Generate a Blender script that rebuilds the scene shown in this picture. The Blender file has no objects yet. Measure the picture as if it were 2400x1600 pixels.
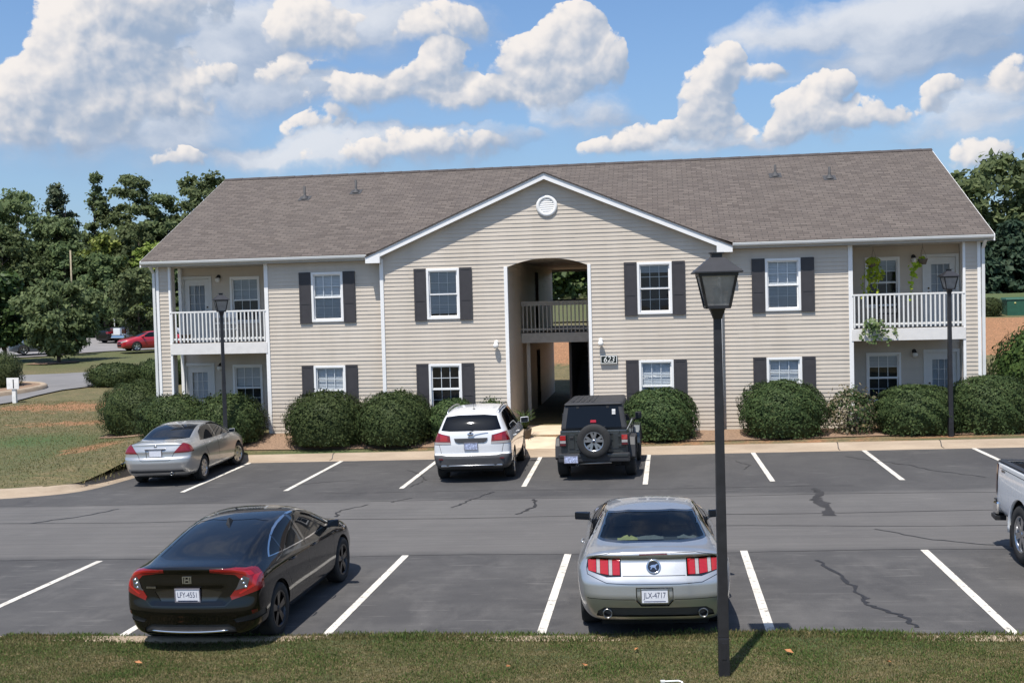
import bpy, bmesh, math, random
import numpy as np
from mathutils import Vector, Matrix
from mathutils.bvhtree import BVHTree
R = math.radians
rng = np.random.default_rng(7)
random.seed(7)
scene = bpy.context.scene
COL = scene.collection

# ------------------------------------------------------------------ tagging
def tag(o, label=None, cat=None, group=None, kind=None):
    if label: o['label'] = label
    if cat: o['category'] = cat
    if group: o['group'] = group
    if kind: o['kind'] = kind
    return o
def empty(name, loc=(0, 0, 0), rot=(0, 0, 0), parent=None):
    o = bpy.data.objects.new(name, None); COL.objects.link(o)
    o.location = loc; o.rotation_euler = rot; o.empty_display_size = .2
    if parent: o.parent = parent
    return o
def link_mesh(name, me, mat=None, parent=None, smooth=False):
    o = bpy.data.objects.new(name, me); COL.objects.link(o)
    if mat is not None:
        for m in (mat if isinstance(mat, (list, tuple)) else [mat]): me.materials.append(m)
    if parent: o.parent = parent
    if smooth: me.polygons.foreach_set('use_smooth', [True] * len(me.polygons))
    return o
def copy_tree(o, parent=None):
    c = o.copy(); COL.objects.link(c)
    if parent: c.parent = parent
    for ch in o.children: copy_tree(ch, c)
    return c

SEPARATE = {'downspout', 'corner_trim', 'foundation', 'gable_return', 'ground_slab', 'wheel_well', 'breezeway_post', 'unit_door', 'soffit', 'tailgate_hinge', 'window_hinge', 'bumper_cap', 'lamp_bulb', 'side_window', 'tailgate_pressing', 'roof_rib', 'drip_edge', 'rake_board', 'rail_cap', 'bumper_pad', 'corner_pier', 'end_soffit', 'white_sticker', 'shutter_rail', 'door_gap'}
# ------------------------------------------------------------------ mesh builder
class MB:
    def __init__(s): s.v = []; s.f = []; s.sm = []; s.mi = []; s.cur = 0
    def add(s, vs, fs, smooth=False):
        b = len(s.v); s.v += [tuple(p) for p in vs]
        for f in fs: s.f.append([b + i for i in f]); s.sm.append(smooth); s.mi.append(s.cur)
        return s
    def box(s, x0, x1, y0, y1, z0, z1):
        return s.add([(x0,y0,z0),(x1,y0,z0),(x1,y1,z0),(x0,y1,z0),(x0,y0,z1),(x1,y0,z1),(x1,y1,z1),(x0,y1,z1)],
                     [(0,3,2,1),(4,5,6,7),(0,1,5,4),(1,2,6,5),(2,3,7,6),(3,0,4,7)])
    def hexa(s, lo, hi):
        return s.add(list(lo) + list(hi), [(0,3,2,1),(4,5,6,7),(0,1,5,4),(1,2,6,5),(2,3,7,6),(3,0,4,7)])
    def quad(s, *p): return s.add(p, [tuple(range(len(p)))])
    def prism(s, poly, axis, a, b):
        n = len(poly)
        def P(u, v, w): return {'x': (w, u, v), 'y': (u, w, v), 'z': (u, v, w)}[axis]
        vs = [P(u, v, a) for u, v in poly] + [P(u, v, b) for u, v in poly]
        fs = [tuple(range(n))[::-1], tuple(range(n, 2 * n))] + [(i, (i + 1) % n, n + (i + 1) % n, n + i) for i in range(n)]
        return s.add(vs, fs)
    def tube(s, pts, r, n=8, cap=True):
        pts = [Vector(p) for p in pts]; rs = r if isinstance(r, (list, tuple)) else [r] * len(pts)
        vs = []; fs = []; prev = None
        for i, p in enumerate(pts):
            d = (pts[min(i + 1, len(pts) - 1)] - pts[max(i - 1, 0)]).normalized()
            a = prev if prev is not None else (Vector((0, 0, 1)) if abs(d.z) < .9 else Vector((1, 0, 0)))
            u = (a - d * a.dot(d)).normalized(); w = d.cross(u); prev = u
            for k in range(n):
                t = 2 * math.pi * k / n; vs.append(p + (u * math.cos(t) + w * math.sin(t)) * rs[i])
        for i in range(len(pts) - 1):
            for k in range(n): fs.append((i*n+k, i*n+(k+1)%n, (i+1)*n+(k+1)%n, (i+1)*n+k))
        if cap: fs += [tuple(range(n))[::-1], tuple(range((len(pts)-1)*n, len(pts)*n))]
        return s.add(vs, fs, True)
    def lathe(s, prof, axis='z', c=(0, 0, 0), n=24, smooth=True, a0=0., a1=2*math.pi):
        vs = []; fs = []; full = abs(a1 - a0 - 2 * math.pi) < 1e-6; m = n if full else n + 1
        for k in range(m):
            t = a0 + (a1 - a0) * k / n; ct, st = math.cos(t), math.sin(t)
            for r, h in prof:
                p = {'z': (r*ct, r*st, h), 'x': (h, r*ct, r*st), 'y': (r*ct, h, r*st)}[axis]
                vs.append((p[0]+c[0], p[1]+c[1], p[2]+c[2]))
        q = len(prof)
        for k in range(n):
            k2 = (k + 1) % m
            for j in range(q - 1): fs.append((k*q+j, k2*q+j, k2*q+j+1, k*q+j+1))
        return s.add(vs, fs, smooth)
    def islands(s):
        p = list(range(len(s.v)))
        def find(a):
            while p[a] != a: p[a] = p[p[a]]; a = p[a]
            return a
        key = {}
        for i, v in enumerate(s.v):
            k = (round(v[0], 4), round(v[1], 4), round(v[2], 4))
            if k in key: p[find(i)] = find(key[k])
            else: key[k] = i
        for f in s.f:
            for q in f[1:]: p[find(q)] = find(f[0])
        out = {}
        for f, sm in zip(s.f, s.sm): out.setdefault(find(f[0]), []).append((f, sm))
        res = []
        for g in out.values():
            m = MB(); mp = {}
            for f, sm in g:
                for q in f:
                    if q not in mp: mp[q] = len(m.v); m.v.append(s.v[q])
                m.f.append([mp[q] for q in f]); m.sm.append(sm); m.mi.append(0)
            res.append(m)
        return res
    def build(s, name, mat, parent=None, bevel=0, world=False, fix=True):
        if name in SEPARATE:
            L_ = s.islands()
            if len(L_) > 1: return [m._build(name, mat, parent, bevel, world, fix) for m in L_][0]
        return s._build(name, mat, parent, bevel, world, fix)
    def _build(s, name, mat, parent=None, bevel=0, world=False, fix=True):
        me = bpy.data.meshes.new(name)
        v = s.v
        if world and parent is not None:
            l = parent.location; v = [(x - l.x, y - l.y, z - l.z) for x, y, z in v]
        me.from_pydata(v, [], s.f); me.polygons.foreach_set('use_smooth', s.sm); me.polygons.foreach_set('material_index', s.mi)
        if fix or bevel:
            bm = bmesh.new(); bm.from_mesh(me)
            if bevel:
                bmesh.ops.remove_doubles(bm, verts=bm.verts, dist=1e-5)
                es = [e for e in bm.edges if len(e.link_faces) == 2 and e.calc_face_angle(0) > .5]
                bmesh.ops.bevel(bm, geom=es, offset=bevel, segments=2, affect='EDGES', profile=.6, clamp_overlap=True)
            if fix: bmesh.ops.recalc_face_normals(bm, faces=bm.faces)
            bm.to_mesh(me); bm.free()
        me.update()
        return link_mesh(name, me, mat, parent)

def np_mesh(name, verts, faces_quads, mat, parent=None, smooth=False, attrs=None):
    me = bpy.data.meshes.new(name); nv = len(verts); nf = len(faces_quads); k = faces_quads.shape[1]
    me.vertices.add(nv); me.vertices.foreach_set('co', np.asarray(verts, np.float32).ravel())
    me.loops.add(nf * k); me.loops.foreach_set('vertex_index', faces_quads.astype(np.int32).ravel())
    me.polygons.add(nf); me.polygons.foreach_set('loop_start', np.arange(0, nf * k, k, dtype=np.int32))
    if smooth: me.polygons.foreach_set('use_smooth', np.ones(nf, bool))
    for nm, arr in (attrs or {}).items():
        a = me.attributes.new(nm, 'FLOAT', 'POINT'); a.data.foreach_set('value', np.asarray(arr, np.float32).ravel())
    me.update(calc_edges=True); me.validate()
    return link_mesh(name, me, mat, parent)

def text_mesh(name, txt, size, mat, parent, loc, rot, extrude=.002, spacing=1., shear=0., sx=1.):
    cu = bpy.data.curves.new('lettering', 'FONT'); cu.body = txt; cu.size = size; cu.extrude = extrude
    cu.align_x = 'CENTER'; cu.align_y = 'CENTER'; cu.space_character = spacing; cu.shear = shear
    t = bpy.data.objects.new('lettering_tmp', cu); COL.objects.link(t)
    dg = bpy.context.evaluated_depsgraph_get(); me = bpy.data.meshes.new_from_object(t.evaluated_get(dg))
    bpy.data.objects.remove(t); bpy.data.curves.remove(cu)
    me.materials.clear()
    o = link_mesh(name, me, mat, parent); o.location = loc; o.rotation_euler = rot; o.scale = (sx, 1, 1)
    return o

# ------------------------------------------------------------------ materials
class NT:
    def __init__(s, name):
        s.m = bpy.data.materials.new(name); s.m.use_nodes = True; s.t = s.m.node_tree; s.n = s.t.nodes; s.l = s.t.links
        s.n.clear(); s.out = s.n.new('ShaderNodeOutputMaterial'); s.p = s.n.new('ShaderNodeBsdfPrincipled')
        s.l.new(s.p.outputs[0], s.out.inputs[0])
    def node(s, typ, **kw):
        nd = s.n.new(typ)
        for k, v in kw.items(): setattr(nd, k, v)
        return nd
    def set(s, sock, v):
        if hasattr(v, 'is_linked') or isinstance(v, bpy.types.NodeSocket): s.l.new(v, sock)
        else:
            try: sock.default_value = v
            except Exception: sock.default_value = tuple(v)
    def math(s, op, a, b=0, c=0, clamp=False):
        nd = s.node('ShaderNodeMath', operation=op, use_clamp=clamp)
        for i, x in enumerate((a, b, c)): s.set(nd.inputs[i], x)
        return nd.outputs[0]
    def mix(s, fac, a, b, blend='MIX'):
        nd = s.node('ShaderNodeMix', data_type='RGBA', blend_type=blend)
        s.set(nd.inputs[0], fac)
        s.set(nd.inputs[6], a if not (isinstance(a, tuple) and len(a) == 3) else a + (1,))
        s.set(nd.inputs[7], b if not (isinstance(b, tuple) and len(b) == 3) else b + (1,))
        return nd.outputs[2]
    def coord(s, which='Object'):
        return s.node('ShaderNodeTexCoord').outputs[which]
    def mapped(s, vec, scale=(1, 1, 1), loc=(0, 0, 0)):
        nd = s.node('ShaderNodeMapping'); s.l.new(vec, nd.inputs[0]); nd.inputs['Scale'].default_value = scale; nd.inputs['Location'].default_value = loc
        return nd.outputs[0]
    def noise(s, vec, scale, detail=4, rough=.55, dist=0):
        nd = s.node('ShaderNodeTexNoise'); s.l.new(vec, nd.inputs['Vector'])
        nd.inputs['Scale'].default_value = scale; nd.inputs['Detail'].default_value = detail; nd.inputs['Roughness'].default_value = rough; nd.inputs['Distortion'].default_value = dist
        return nd.outputs[0]
    def ramp(s, fac, stops, interp='LINEAR'):
        nd = s.node('ShaderNodeValToRGB'); s.l.new(fac, nd.inputs[0]); cr = nd.color_ramp; cr.interpolation = interp
        while len(cr.elements) < len(stops): cr.elements.new(.5)
        for e, (p, c) in zip(cr.elements, stops): e.position = p; e.color = (c, c, c, 1) if isinstance(c, (int, float)) else tuple(c) + (1,)
        return nd.outputs[0]
    def bump(s, h, strength=.3, dist=.02):
        nd = s.node('ShaderNodeBump'); s.l.new(h, nd.inputs['Height']); nd.inputs['Strength'].default_value = strength; nd.inputs['Distance'].default_value = dist
        s.l.new(nd.outputs[0], s.p.inputs['Normal']); return nd
    def P(s, **kw):
        for k, v in kw.items(): s.set(s.p.inputs[k.replace('_', ' ')], v + (1,) if isinstance(v, tuple) and len(v) == 3 else v)
        return s

def simple(name, col, rough=.6, metal=0., var=.12, nscale=6., bump=0., bscale=60., coat=0., spec=.5):
    t = NT(name); vec = t.coord()
    f = t.noise(vec, nscale, 5)
    lo = tuple(c * (1 - var) for c in col); hi = tuple(min(1, c * (1 + var)) for c in col)
    t.P(Base_Color=t.mix(t.ramp(f, [(.3, 0.), (.7, 1.)]), lo, hi), Roughness=rough, Metallic=metal)
    t.p.inputs['Specular IOR Level'].default_value = spec
    if coat: t.p.inputs['Coat Weight'].default_value = coat; t.p.inputs['Coat Roughness'].default_value = .04
    if bump: t.bump(t.noise(vec, bscale, 3), bump, .01)
    return t.m

M = {}
def paint(name, col, metal=.0, rough=.35, flake=0., dirty=.35, dusty=.06):
    t = NT(name); vec = t.coord()
    dust = t.ramp(t.noise(vec, 3.5, 6, .6), [(.35, 0.), (.75, 1.)])
    low = t.node('ShaderNodeSeparateXYZ'); t.l.new(vec, low.inputs[0])
    dirt = t.math('MULTIPLY', t.ramp(low.outputs[2], [(0.15, 1.), (.55, 0.)]), dust)
    c = t.mix(t.math('MULTIPLY', dust, dusty), col, tuple(min(1, x + .05) for x in col))
    c = t.mix(t.math('MULTIPLY', dirt, dirty), c, (.16, .14, .12))
    t.P(Base_Color=c, Metallic=metal, Roughness=t.math('ADD', rough, t.math('MULTIPLY', dust, .06)))
    t.p.inputs['Coat Weight'].default_value = 1.; t.p.inputs['Coat Roughness'].default_value = .03
    if flake:
        t.bump(t.noise(vec, 900, 1), flake, .001)
    return t.m
def mk_mats():
    M['white'] = simple('white_paint', (.72, .71, .68), .45, var=.05, nscale=3)
    M['trim'] = simple('white_trim', (.80, .79, .77), .5, var=.04, nscale=2.)
    M['gutter'] = simple('gutter_metal', (.66, .66, .64), .4, var=.06, nscale=2.)
    M['fascia'] = simple('fascia_board', (.68, .655, .625), .55, var=.05)
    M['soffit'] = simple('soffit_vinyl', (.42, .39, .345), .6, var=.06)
    M['shutter'] = simple('shutter_vinyl', (.040, .037, .040), .55, var=.12, nscale=4)
    M['door'] = simple('door_paint', (.62, .62, .60), .4, var=.03)
    M['dark'] = simple('dark_interior', (.012, .012, .014), .8, var=.2)
    M['curtain'] = simple('pale_curtain', (.78, .82, .88), .8, var=.1)
    M['blind'] = simple('blind_slats', (.50, .53, .56), .5, var=.04)
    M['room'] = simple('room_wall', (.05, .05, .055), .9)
    M['muntin'] = simple('muntin_vinyl', (.86, .86, .86), .4, var=.02)
    M['black_metal'] = simple('black_metal', (.018, .018, .021), .42, var=.25, nscale=8, bump=.05, bscale=120)
    M['pipe'] = simple('vent_pipe', (.045, .045, .048), .7)
    M['deck'] = simple('deck_boards', (.25, .23, .20), .8)
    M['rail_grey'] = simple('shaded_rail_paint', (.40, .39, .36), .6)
    M['globe'] = simple('opal_glass', (.72, .70, .66), .25, var=.02)
    M['brass'] = simple('dark_brass', (.12, .09, .05), .35, metal=1.)
    M['rubber'] = simple('tyre_rubber', (.018, .018, .018), .85, var=.25, nscale=12, bump=.2, bscale=150)
    M['plastic'] = simple('black_plastic', (.022, .022, .024), .55, var=.15, bump=.05, bscale=300)
    M['greyplastic'] = simple('grey_cladding', (.055, .055, .058), .6, var=.1, bump=.05, bscale=300)
    M['gloss_black'] = simple('gloss_black_trim', (.006, .006, .007), .08, var=.1, coat=1.)
    M['chrome'] = simple('chrome', (.75, .75, .76), .09, metal=1., var=.02)
    M['alloy'] = simple('alloy_rim', (.52, .53, .55), .28, metal=1., var=.05, nscale=20)
    M['dark_alloy'] = simple('dark_alloy_rim', (.06, .06, .065), .3, metal=1., var=.1)
    M['steel'] = simple('exhaust_steel', (.35, .34, .33), .3, metal=1.)
    M['under'] = simple('underbody', (.008, .008, .008), .9)
    M['seat'] = simple('seat_cloth', (.05, .05, .052), .9)
    M['seat_grey'] = simple('grey_seat_cloth', (.18, .18, .175), .9)
    M['mint'] = simple('mint_cloth', (.30, .62, .55), .8)
    M['straw'] = simple('yellow_cloth', (.45, .42, .16), .8)
    M['plate'] = simple('plate_white', (.68, .69, .74), .35, var=.05, nscale=30)
    M['plate_far'] = simple('blurred_plate', (.36, .40, .55), .4, var=.75, nscale=26)
    M['plate_ink'] = simple('plate_ink', (.03, .04, .10), .5)
    M['plate_frame'] = simple('plate_frame_grey', (.20, .19, .22), .4)
    M['sign_green'] = simple('sign_green_black', (.010, .016, .013), .4)
    M['sign_white'] = simple('sign_lettering', (.78, .78, .74), .5)
    M['white_plastic'] = simple('white_plastic', (.78, .77, .74), .45)
    M['leaf_dead'] = simple('dead_leaf', (.38, .16, .06), .8)
    M['concrete'] = simple('concrete_walk', (.56, .44, .315), .9, var=.14, nscale=2.5, bump=.15, bscale=60)
    M['green_box'] = simple('utility_green', (.018, .085, .052), .5, var=.15)
    M['terracotta'] = simple('dark_pot', (.10, .075, .05), .8)
    M['mulch'] = simple('mulch', (.215, .138, .088), .95, var=.4, nscale=25, bump=.6, bscale=70)
    M['wood_pole'] = simple('wood_pole', (.30, .25, .17), .85, var=.2)
    M['pink'] = simple('pink_bundle', (.55, .25, .25), .8)
    M['p_black'] = paint('black_car_paint', (.0018, .0018, .0021), 0., .25, 0., .03, .01)
    M['p_black'].node_tree.nodes['Principled BSDF'].inputs['Specular IOR Level'].default_value = .05
    M['p_silver'] = paint('silver_car_paint', (.46, .47, .48), .75, .33, .05)
    M['p_silver2'] = paint('champagne_silver_paint', (.50, .495, .48), .72, .34, .05)
    M['p_white'] = paint('white_car_paint', (.70, .71, .72), 0., .25)
    M['p_grey'] = paint('granite_car_paint', (.034, .040, .042), .35, .32, .05)
    M['p_red'] = paint('red_car_paint', (.40, .012, .022), .1, .3)
    M['p_blue'] = paint('slate_blue_car_paint', (.10, .13, .17), .5, .3)
    # tail lamp: red lens
    def lens(name, col, rough=.08, em=0):
        t = NT(name); vec = t.coord()
        w = t.node('ShaderNodeTexWave', wave_type='BANDS', bands_direction='Z'); t.l.new(vec, w.inputs[0]); w.inputs['Scale'].default_value = 22
        t.P(Base_Color=t.mix(t.math('MULTIPLY', w.outputs[1], .55), col, tuple(c * .45 for c in col)), Roughness=rough)
        t.p.inputs['Coat Weight'].default_value = 1.; t.p.inputs['Coat Roughness'].default_value = .02
        if em: t.p.inputs['Emission Color'].default_value = col + (1,); t.p.inputs['Emission Strength'].default_value = em
        return t.m
    M['red_lens'] = lens('red_lens', (.20, .003, .006))
    M['bright_lens'] = lens('bright_red_lens', (.40, .008, .010))
    M['dark_lens'] = lens('dark_red_lens', (.10, .004, .007))
    M['clear_lens'] = lens('clear_lens', (.40, .37, .36))
    M['smoke_lens'] = lens('smoked_clear_lens', (.06, .06, .07), .05)
    # tinted, opaque looking glass
    def tint(name, col):
        t = NT(name); t.P(Base_Color=col, Roughness=.015); t.p.inputs['IOR'].default_value = 1.45; t.p.inputs['Specular IOR Level'].default_value = .42
        f = t.noise(t.coord(), 2.2, 4); t.set(t.p.inputs['Roughness'], t.math('MULTIPLY', f, .05)); return t.m
    M['tint'] = tint('tinted_glass', (.007, .010, .016))
    M['tint2'] = tint('dark_tinted_glass', (.004, .0045, .0055))
    # see-through glass: fresnel reflection over a tinted transparency
    def clear(name, tr, boost=1.0):
        t = NT(name); t.n.remove(t.p)
        tb = t.node('ShaderNodeBsdfTransparent'); tb.inputs[0].default_value = tr + (1,)
        gl = t.node('ShaderNodeBsdfGlossy'); gl.inputs['Roughness'].default_value = .01
        fr = t.node('ShaderNodeFresnel'); fr.inputs[0].default_value = 1.5
        wob = t.node('ShaderNodeBump'); wob.inputs['Strength'].default_value = .12; wob.inputs['Distance'].default_value = .02
        t.l.new(t.noise(t.coord(), 1.6, 2), wob.inputs['Height']); t.l.new(wob.outputs[0], gl.inputs['Normal'])
        mx = t.node('ShaderNodeMixShader'); t.l.new(t.math('MULTIPLY', fr.outputs[0], boost, clamp=True), mx.inputs[0])
        t.l.new(tb.outputs[0], mx.inputs[1]); t.l.new(gl.outputs[0], mx.inputs[2]); t.l.new(mx.outputs[0], t.out.inputs[0]); return t.m
    M['pane'] = clear('window_pane', (.93, .95, .96), 1.3)
    M['car_glass'] = clear('car_glass', (.50, .58, .60), .85)
    t = NT('frosted_lamp_glass'); t.P(Base_Color=t.mix(t.ramp(t.noise(t.coord(), 7, 4), [(.35, 0.), (.7, 1.)]), (.26, .25, .24), (.36, .35, .33)), Roughness=.35); tb = t.node('ShaderNodeBsdfTransparent'); mx = t.node('ShaderNodeMixShader'); mx.inputs[0].default_value = .82; t.l.new(tb.outputs[0], mx.inputs[1]); t.l.new(t.p.outputs[0], mx.inputs[2]); t.l.new(mx.outputs[0], t.out.inputs[0]); M['lamp_glass'] = t.m
    # vinyl siding
    t = NT('vinyl_siding'); vec = t.coord()
    stain = t.ramp(t.noise(t.mapped(vec, (1., 1., .12)), 1.6, 5, .6), [(.35, 0.), (.75, 1.)])
    c = t.mix(stain, (.515, .45, .37), (.60, .53, .445))
    g = t.node('ShaderNodeNewGeometry'); c = t.mix(t.math('MULTIPLY', g.outputs['Random Per Island'], .35), c, (.47, .41, .34))
    fine = t.noise(t.mapped(vec, (3, 3, 60)), 4, 2)
    t.P(Base_Color=c, Roughness=.5); t.bump(fine, .05, .004); M['siding'] = t.m
    # asphalt shingles
    t = NT('roof_shingles'); vec = t.coord('UV')
    bk = t.node('ShaderNodeTexBrick'); t.l.new(vec, bk.inputs[0]); bk.offset = .5; bk.squash = 1
    bk.inputs['Color1'].default_value = (.0, .0, .0, 1); bk.inputs['Color2'].default_value = (1, 1, 1, 1); bk.inputs['Mortar'].default_value = (.25, .25, .25, 1)
    bk.inputs['Scale'].default_value = 1.; bk.inputs['Brick Width'].default_value = .33; bk.inputs['Row Height'].default_value = .145; bk.inputs['Mortar Size'].default_value = .007; bk.inputs['Bias'].default_value = 0
    n2 = t.noise(vec, 1.1, 6, .6); n3 = t.noise(vec, 38, 2, .6)
    base = t.mix(bk.outputs[0], (.088, .070, .058), (.168, .138, .116))
    base = t.mix(t.ramp(n2, [(.35, 0.), (.7, 1.)]), base, t.mix(.5, base, (.125, .103, .090)))
    streak = t.ramp(t.noise(t.mapped(vec, (2.2, .22, 1)), 1.3, 5, .6), [(.55, 0.), (.8, 1.)])
    base = t.mix(t.math('MULTIPLY', streak, .3), base, (.075, .066, .06))
    base = t.mix(t.math('MULTIPLY', n3, .45), base, (.07, .058, .052))
    base = t.mix(bk.outputs[1], base, (.035, .03, .027))
    t.P(Base_Color=base, Roughness=.95)
    sep = t.node('ShaderNodeSeparateXYZ'); t.l.new(vec, sep.inputs[0])
    row = t.math('FRACT', t.math('DIVIDE', sep.outputs[1], .145))
    hgt = t.math('ADD', t.math('SUBTRACT', 1., row), t.math('MULTIPLY', bk.outputs[0], .5))
    hgt = t.math('ADD', hgt, t.math('MULTIPLY', n3, .7))
    t.bump(hgt, 1., .035); M['shingle'] = t.m
    M['ridge'] = simple('ridge_cap', (.055, .045, .042), .9, var=.2, nscale=8)
    # asphalt
    t = NT('asphalt'); vec = t.coord(); sep = t.node('ShaderNodeSeparateXYZ'); t.l.new(vec, sep.inputs[0])
    wob = t.math('MULTIPLY', t.math('SUBTRACT', t.noise(vec, .9, 4), .5), .5)
    yy = t.math('ADD', sep.outputs[1], wob)
    def band(lo, hi, s): return t.math('MULTIPLY', t.math('DIVIDE', t.math('SUBTRACT', yy, lo), s, clamp=True), t.math('DIVIDE', t.math('SUBTRACT', hi, yy), s, clamp=True), clamp=True)
    lane = band(17.5, 23.05, .35); lane2 = band(17.55, 21.0, .1)
    big = t.ramp(t.noise(t.mapped(vec, (.6, .35, 1)), .9, 6, .62), [(.35, 0.), (.68, 1.)])
    blot = t.ramp(t.noise(t.mapped(vec, (1.3, .7, 1), (3, 7, 0)), 1.1, 7, .65), [(.5, 0.), (.72, 1.)])
    dark = t.mix(big, (.042, .040, .040), (.064, .061, .059))
    near = t.math('DIVIDE', t.math('SUBTRACT', 17.4, yy), .3, clamp=True)
    dark = t.mix(t.math('MULTIPLY', blot, t.math('MULTIPLY_ADD', near, .5, .22)), dark, (.115, .108, .102))
    pale_patch = t.ramp(t.noise(t.mapped(vec, (.9, 1.6, 1), (5, 9, 0)), .55, 6, .68), [(.42, 0.), (.66, 1.)]); dark = t.mix(t.math('MULTIPLY', pale_patch, t.math('MULTIPLY', near, .55)), dark, (.095, .090, .086))  # lighter asphalt patches scattered over the near row
    oil = t.ramp(t.noise(t.mapped(vec, (1, 1, 1), (11, 2, 0)), .8, 5, .6), [(.62, 0.), (.74, 1.)])
    dark = t.mix(t.math('MULTIPLY', oil, .6), dark, (.020, .019, .020))
    light = t.mix(big, (.092, .087, .083), (.115, .109, .103)); light = t.mix(t.math('MULTIPLY', lane2, .25), light, (.10, .092, .086))
    c = t.mix(lane, dark, light)
    # narrow drag lines left by the paver and tyres, along the lane
    drag = t.ramp(t.noise(t.mapped(vec, (.12, 5., 1)), 1.5, 4, .6), [(.4, 0.), (.65, 1.)])
    c = t.mix(t.math('MULTIPLY', drag, .30), c, (.050, .048, .048))
    scr = t.ramp(t.noise(t.mapped(vec, (1.1, 9., 1), (4, 1, 0)), 1.2, 3, .5), [(.62, 0.), (.72, 1.)])
    c = t.mix(t.math('MULTIPLY', scr, .38), c, (.17, .16, .15))
    grit = t.node('ShaderNodeTexVoronoi'); t.l.new(vec, grit.inputs[0]); grit.inputs['Scale'].default_value = 90
    c = t.mix(t.math('MULTIPLY', t.ramp(grit.outputs['Distance'], [(.05, 1.), (.35, 0.)]), .35), c, (.17, .16, .15))
    spk = t.node('ShaderNodeTexVoronoi'); t.l.new(vec, spk.inputs[0]); spk.inputs['Scale'].default_value = 4.
    c = t.mix(t.ramp(spk.outputs['Distance'], [(.018, .8), (.03, 0.)]), c, (.34, .32, .29))
    t.P(Base_Color=c, Roughness=.86); t.bump(grit.outputs['Distance'], .35, .006); M['asphalt'] = t.m
    M['crack'] = simple('tar_crack', (.020, .019, .020), .6, var=.3, nscale=9)
    M['seam'] = simple('paving_seam', (.030, .028, .028), .8, var=.4, nscale=3)
    M['patch'] = simple('tar_patch', (.026, .024, .024), .75, var=.3, nscale=5)
    M['far_asphalt'] = simple('far_asphalt', (.20, .19, .185), .9, var=.12, nscale=.6)
    M['road'] = simple('driveway_asphalt', (.165, .158, .155), .9, var=.14, nscale=.5)
    # worn road paint
    t = NT('parking_paint'); vec = t.coord()
    w = t.ramp(t.noise(vec, 14, 6, .7), [(.36, 0.), (.46, 1.)]); w2 = t.ramp(t.noise(vec, 2.2, 3), [(.3, .6), (.6, 1.)])
    t.P(Base_Color=t.mix(t.math('MULTIPLY', w, w2), (.20, .185, .165), (.66, .62, .545)), Roughness=.8); M['paint'] = t.m
    # kerb
    t = NT('kerb_concrete'); vec = t.coord()
    st = t.ramp(t.noise(t.mapped(vec, (.5, 2, 3)), 1.6, 6, .65), [(.3, 0.), (.75, 1.)]); fn = t.noise(vec, 30, 3)
    c = t.mix(st, (.27, .205, .145), (.42, .335, .245)); c = t.mix(t.math('MULTIPLY', fn, .4), c, (.22, .17, .12))
    t.P(Base_Color=c, Roughness=.9); t.bump(fn, .2, .01); M['kerb'] = t.m
    # lawn with dry grass and clay showing through (masks stored per vertex say where)
    t = NT('lawn'); vec = t.coord()
    def at(n):
        a = t.node('ShaderNodeAttribute'); a.attribute_name = n; return a.outputs['Fac']
    n1 = t.noise(vec, .45, 6, .62); n2 = t.noise(t.mapped(vec, (1, 1, 1), (9, 4, 0)), 1.7, 6, .65); n3 = t.noise(vec, 14, 5, .7); n4 = t.noise(t.mapped(vec, (.6, 2.2, 1)), 2.4, 5, .7)
    grass = t.mix(t.ramp(n1, [(.35, 0.), (.65, 1.)]), (.110, .112, .036), (.145, .122, .052))
    grass = t.mix(t.math('MULTIPLY', at('green'), t.ramp(n2, [(.3, .6), (.6, 1.)])), grass, (.055, .120, .026))
    dry = t.ramp(t.math('ADD', n4, t.math('MULTIPLY', t.math('SUBTRACT', at('dry'), .5), .55)), [(.42, 0.), (.62, 1.)])
    grass = t.mix(t.math('MULTIPLY', dry, .85), grass, (.235, .172, .085))
    clay = t.ramp(t.math('ADD', n2, t.math('SUBTRACT', at('clay'), .5)), [(.42, 0.), (.62, 1.)])
    c = t.mix(clay, grass, t.mix(n4, (.36, .155, .070), (.44, .23, .115)))
    c = t.mix(t.ramp(n3, [(.42, .55), (.62, 0.)]), c, (.030, .034, .014))
    t.P(Base_Color=c, Roughness=.95); t.bump(t.math('ADD', n3, n4), .9, .06); M['lawn'] = t.m
    # foliage: each leaf is its own island and takes its own shade
    def foliage(name, a, b, c3, trans=.25, spec=.25):
        t = NT(name); g = t.node('ShaderNodeNewGeometry')
        oi = t.node('ShaderNodeObjectInfo')
        col = t.ramp(g.outputs['Random Per Island'], [(0., a), (.55, b), (1., c3)])
        hue = t.node('ShaderNodeHueSaturation'); t.l.new(col, hue.inputs['Color'])
        t.set(hue.inputs['Hue'], t.math('ADD', .485, t.math('MULTIPLY', oi.outputs['Random'], .03))); t.set(hue.inputs['Value'], t.math('ADD', .82, t.math('MULTIPLY', oi.outputs['Random'], .36)))
        t.P(Base_Color=hue.outputs[0], Roughness=.55); t.p.inputs['Specular IOR Level'].default_value = spec
        tr = t.node('ShaderNodeBsdfTranslucent'); t.l.new(hue.outputs[0], tr.inputs[0])
        mx = t.node('ShaderNodeMixShader'); mx.inputs[0].default_value = trans
        t.l.new(t.p.outputs[0], mx.inputs[1]); t.l.new(tr.outputs[0], mx.inputs[2]); t.l.new(mx.outputs[0], t.out.inputs[0]); return t.m
    M['leaf_forest'] = foliage('forest_leaves', (.095, .125, .060), (.150, .195, .085), (.205, .245, .110), .48, .12)
    M['leaf_pale'] = foliage('pale_forest_leaves', (.100, .135, .082), (.140, .180, .102), (.18, .215, .128), .42, .15)
    M['leaf_lime'] = foliage('yellow_green_leaves', (.12, .17, .03), (.18, .235, .045), (.25, .29, .07))
    M['leaf_dark'] = foliage('dark_leaves', (.066, .092, .042), (.112, .146, .062), (.160, .195, .080), .44, .12)
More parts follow.
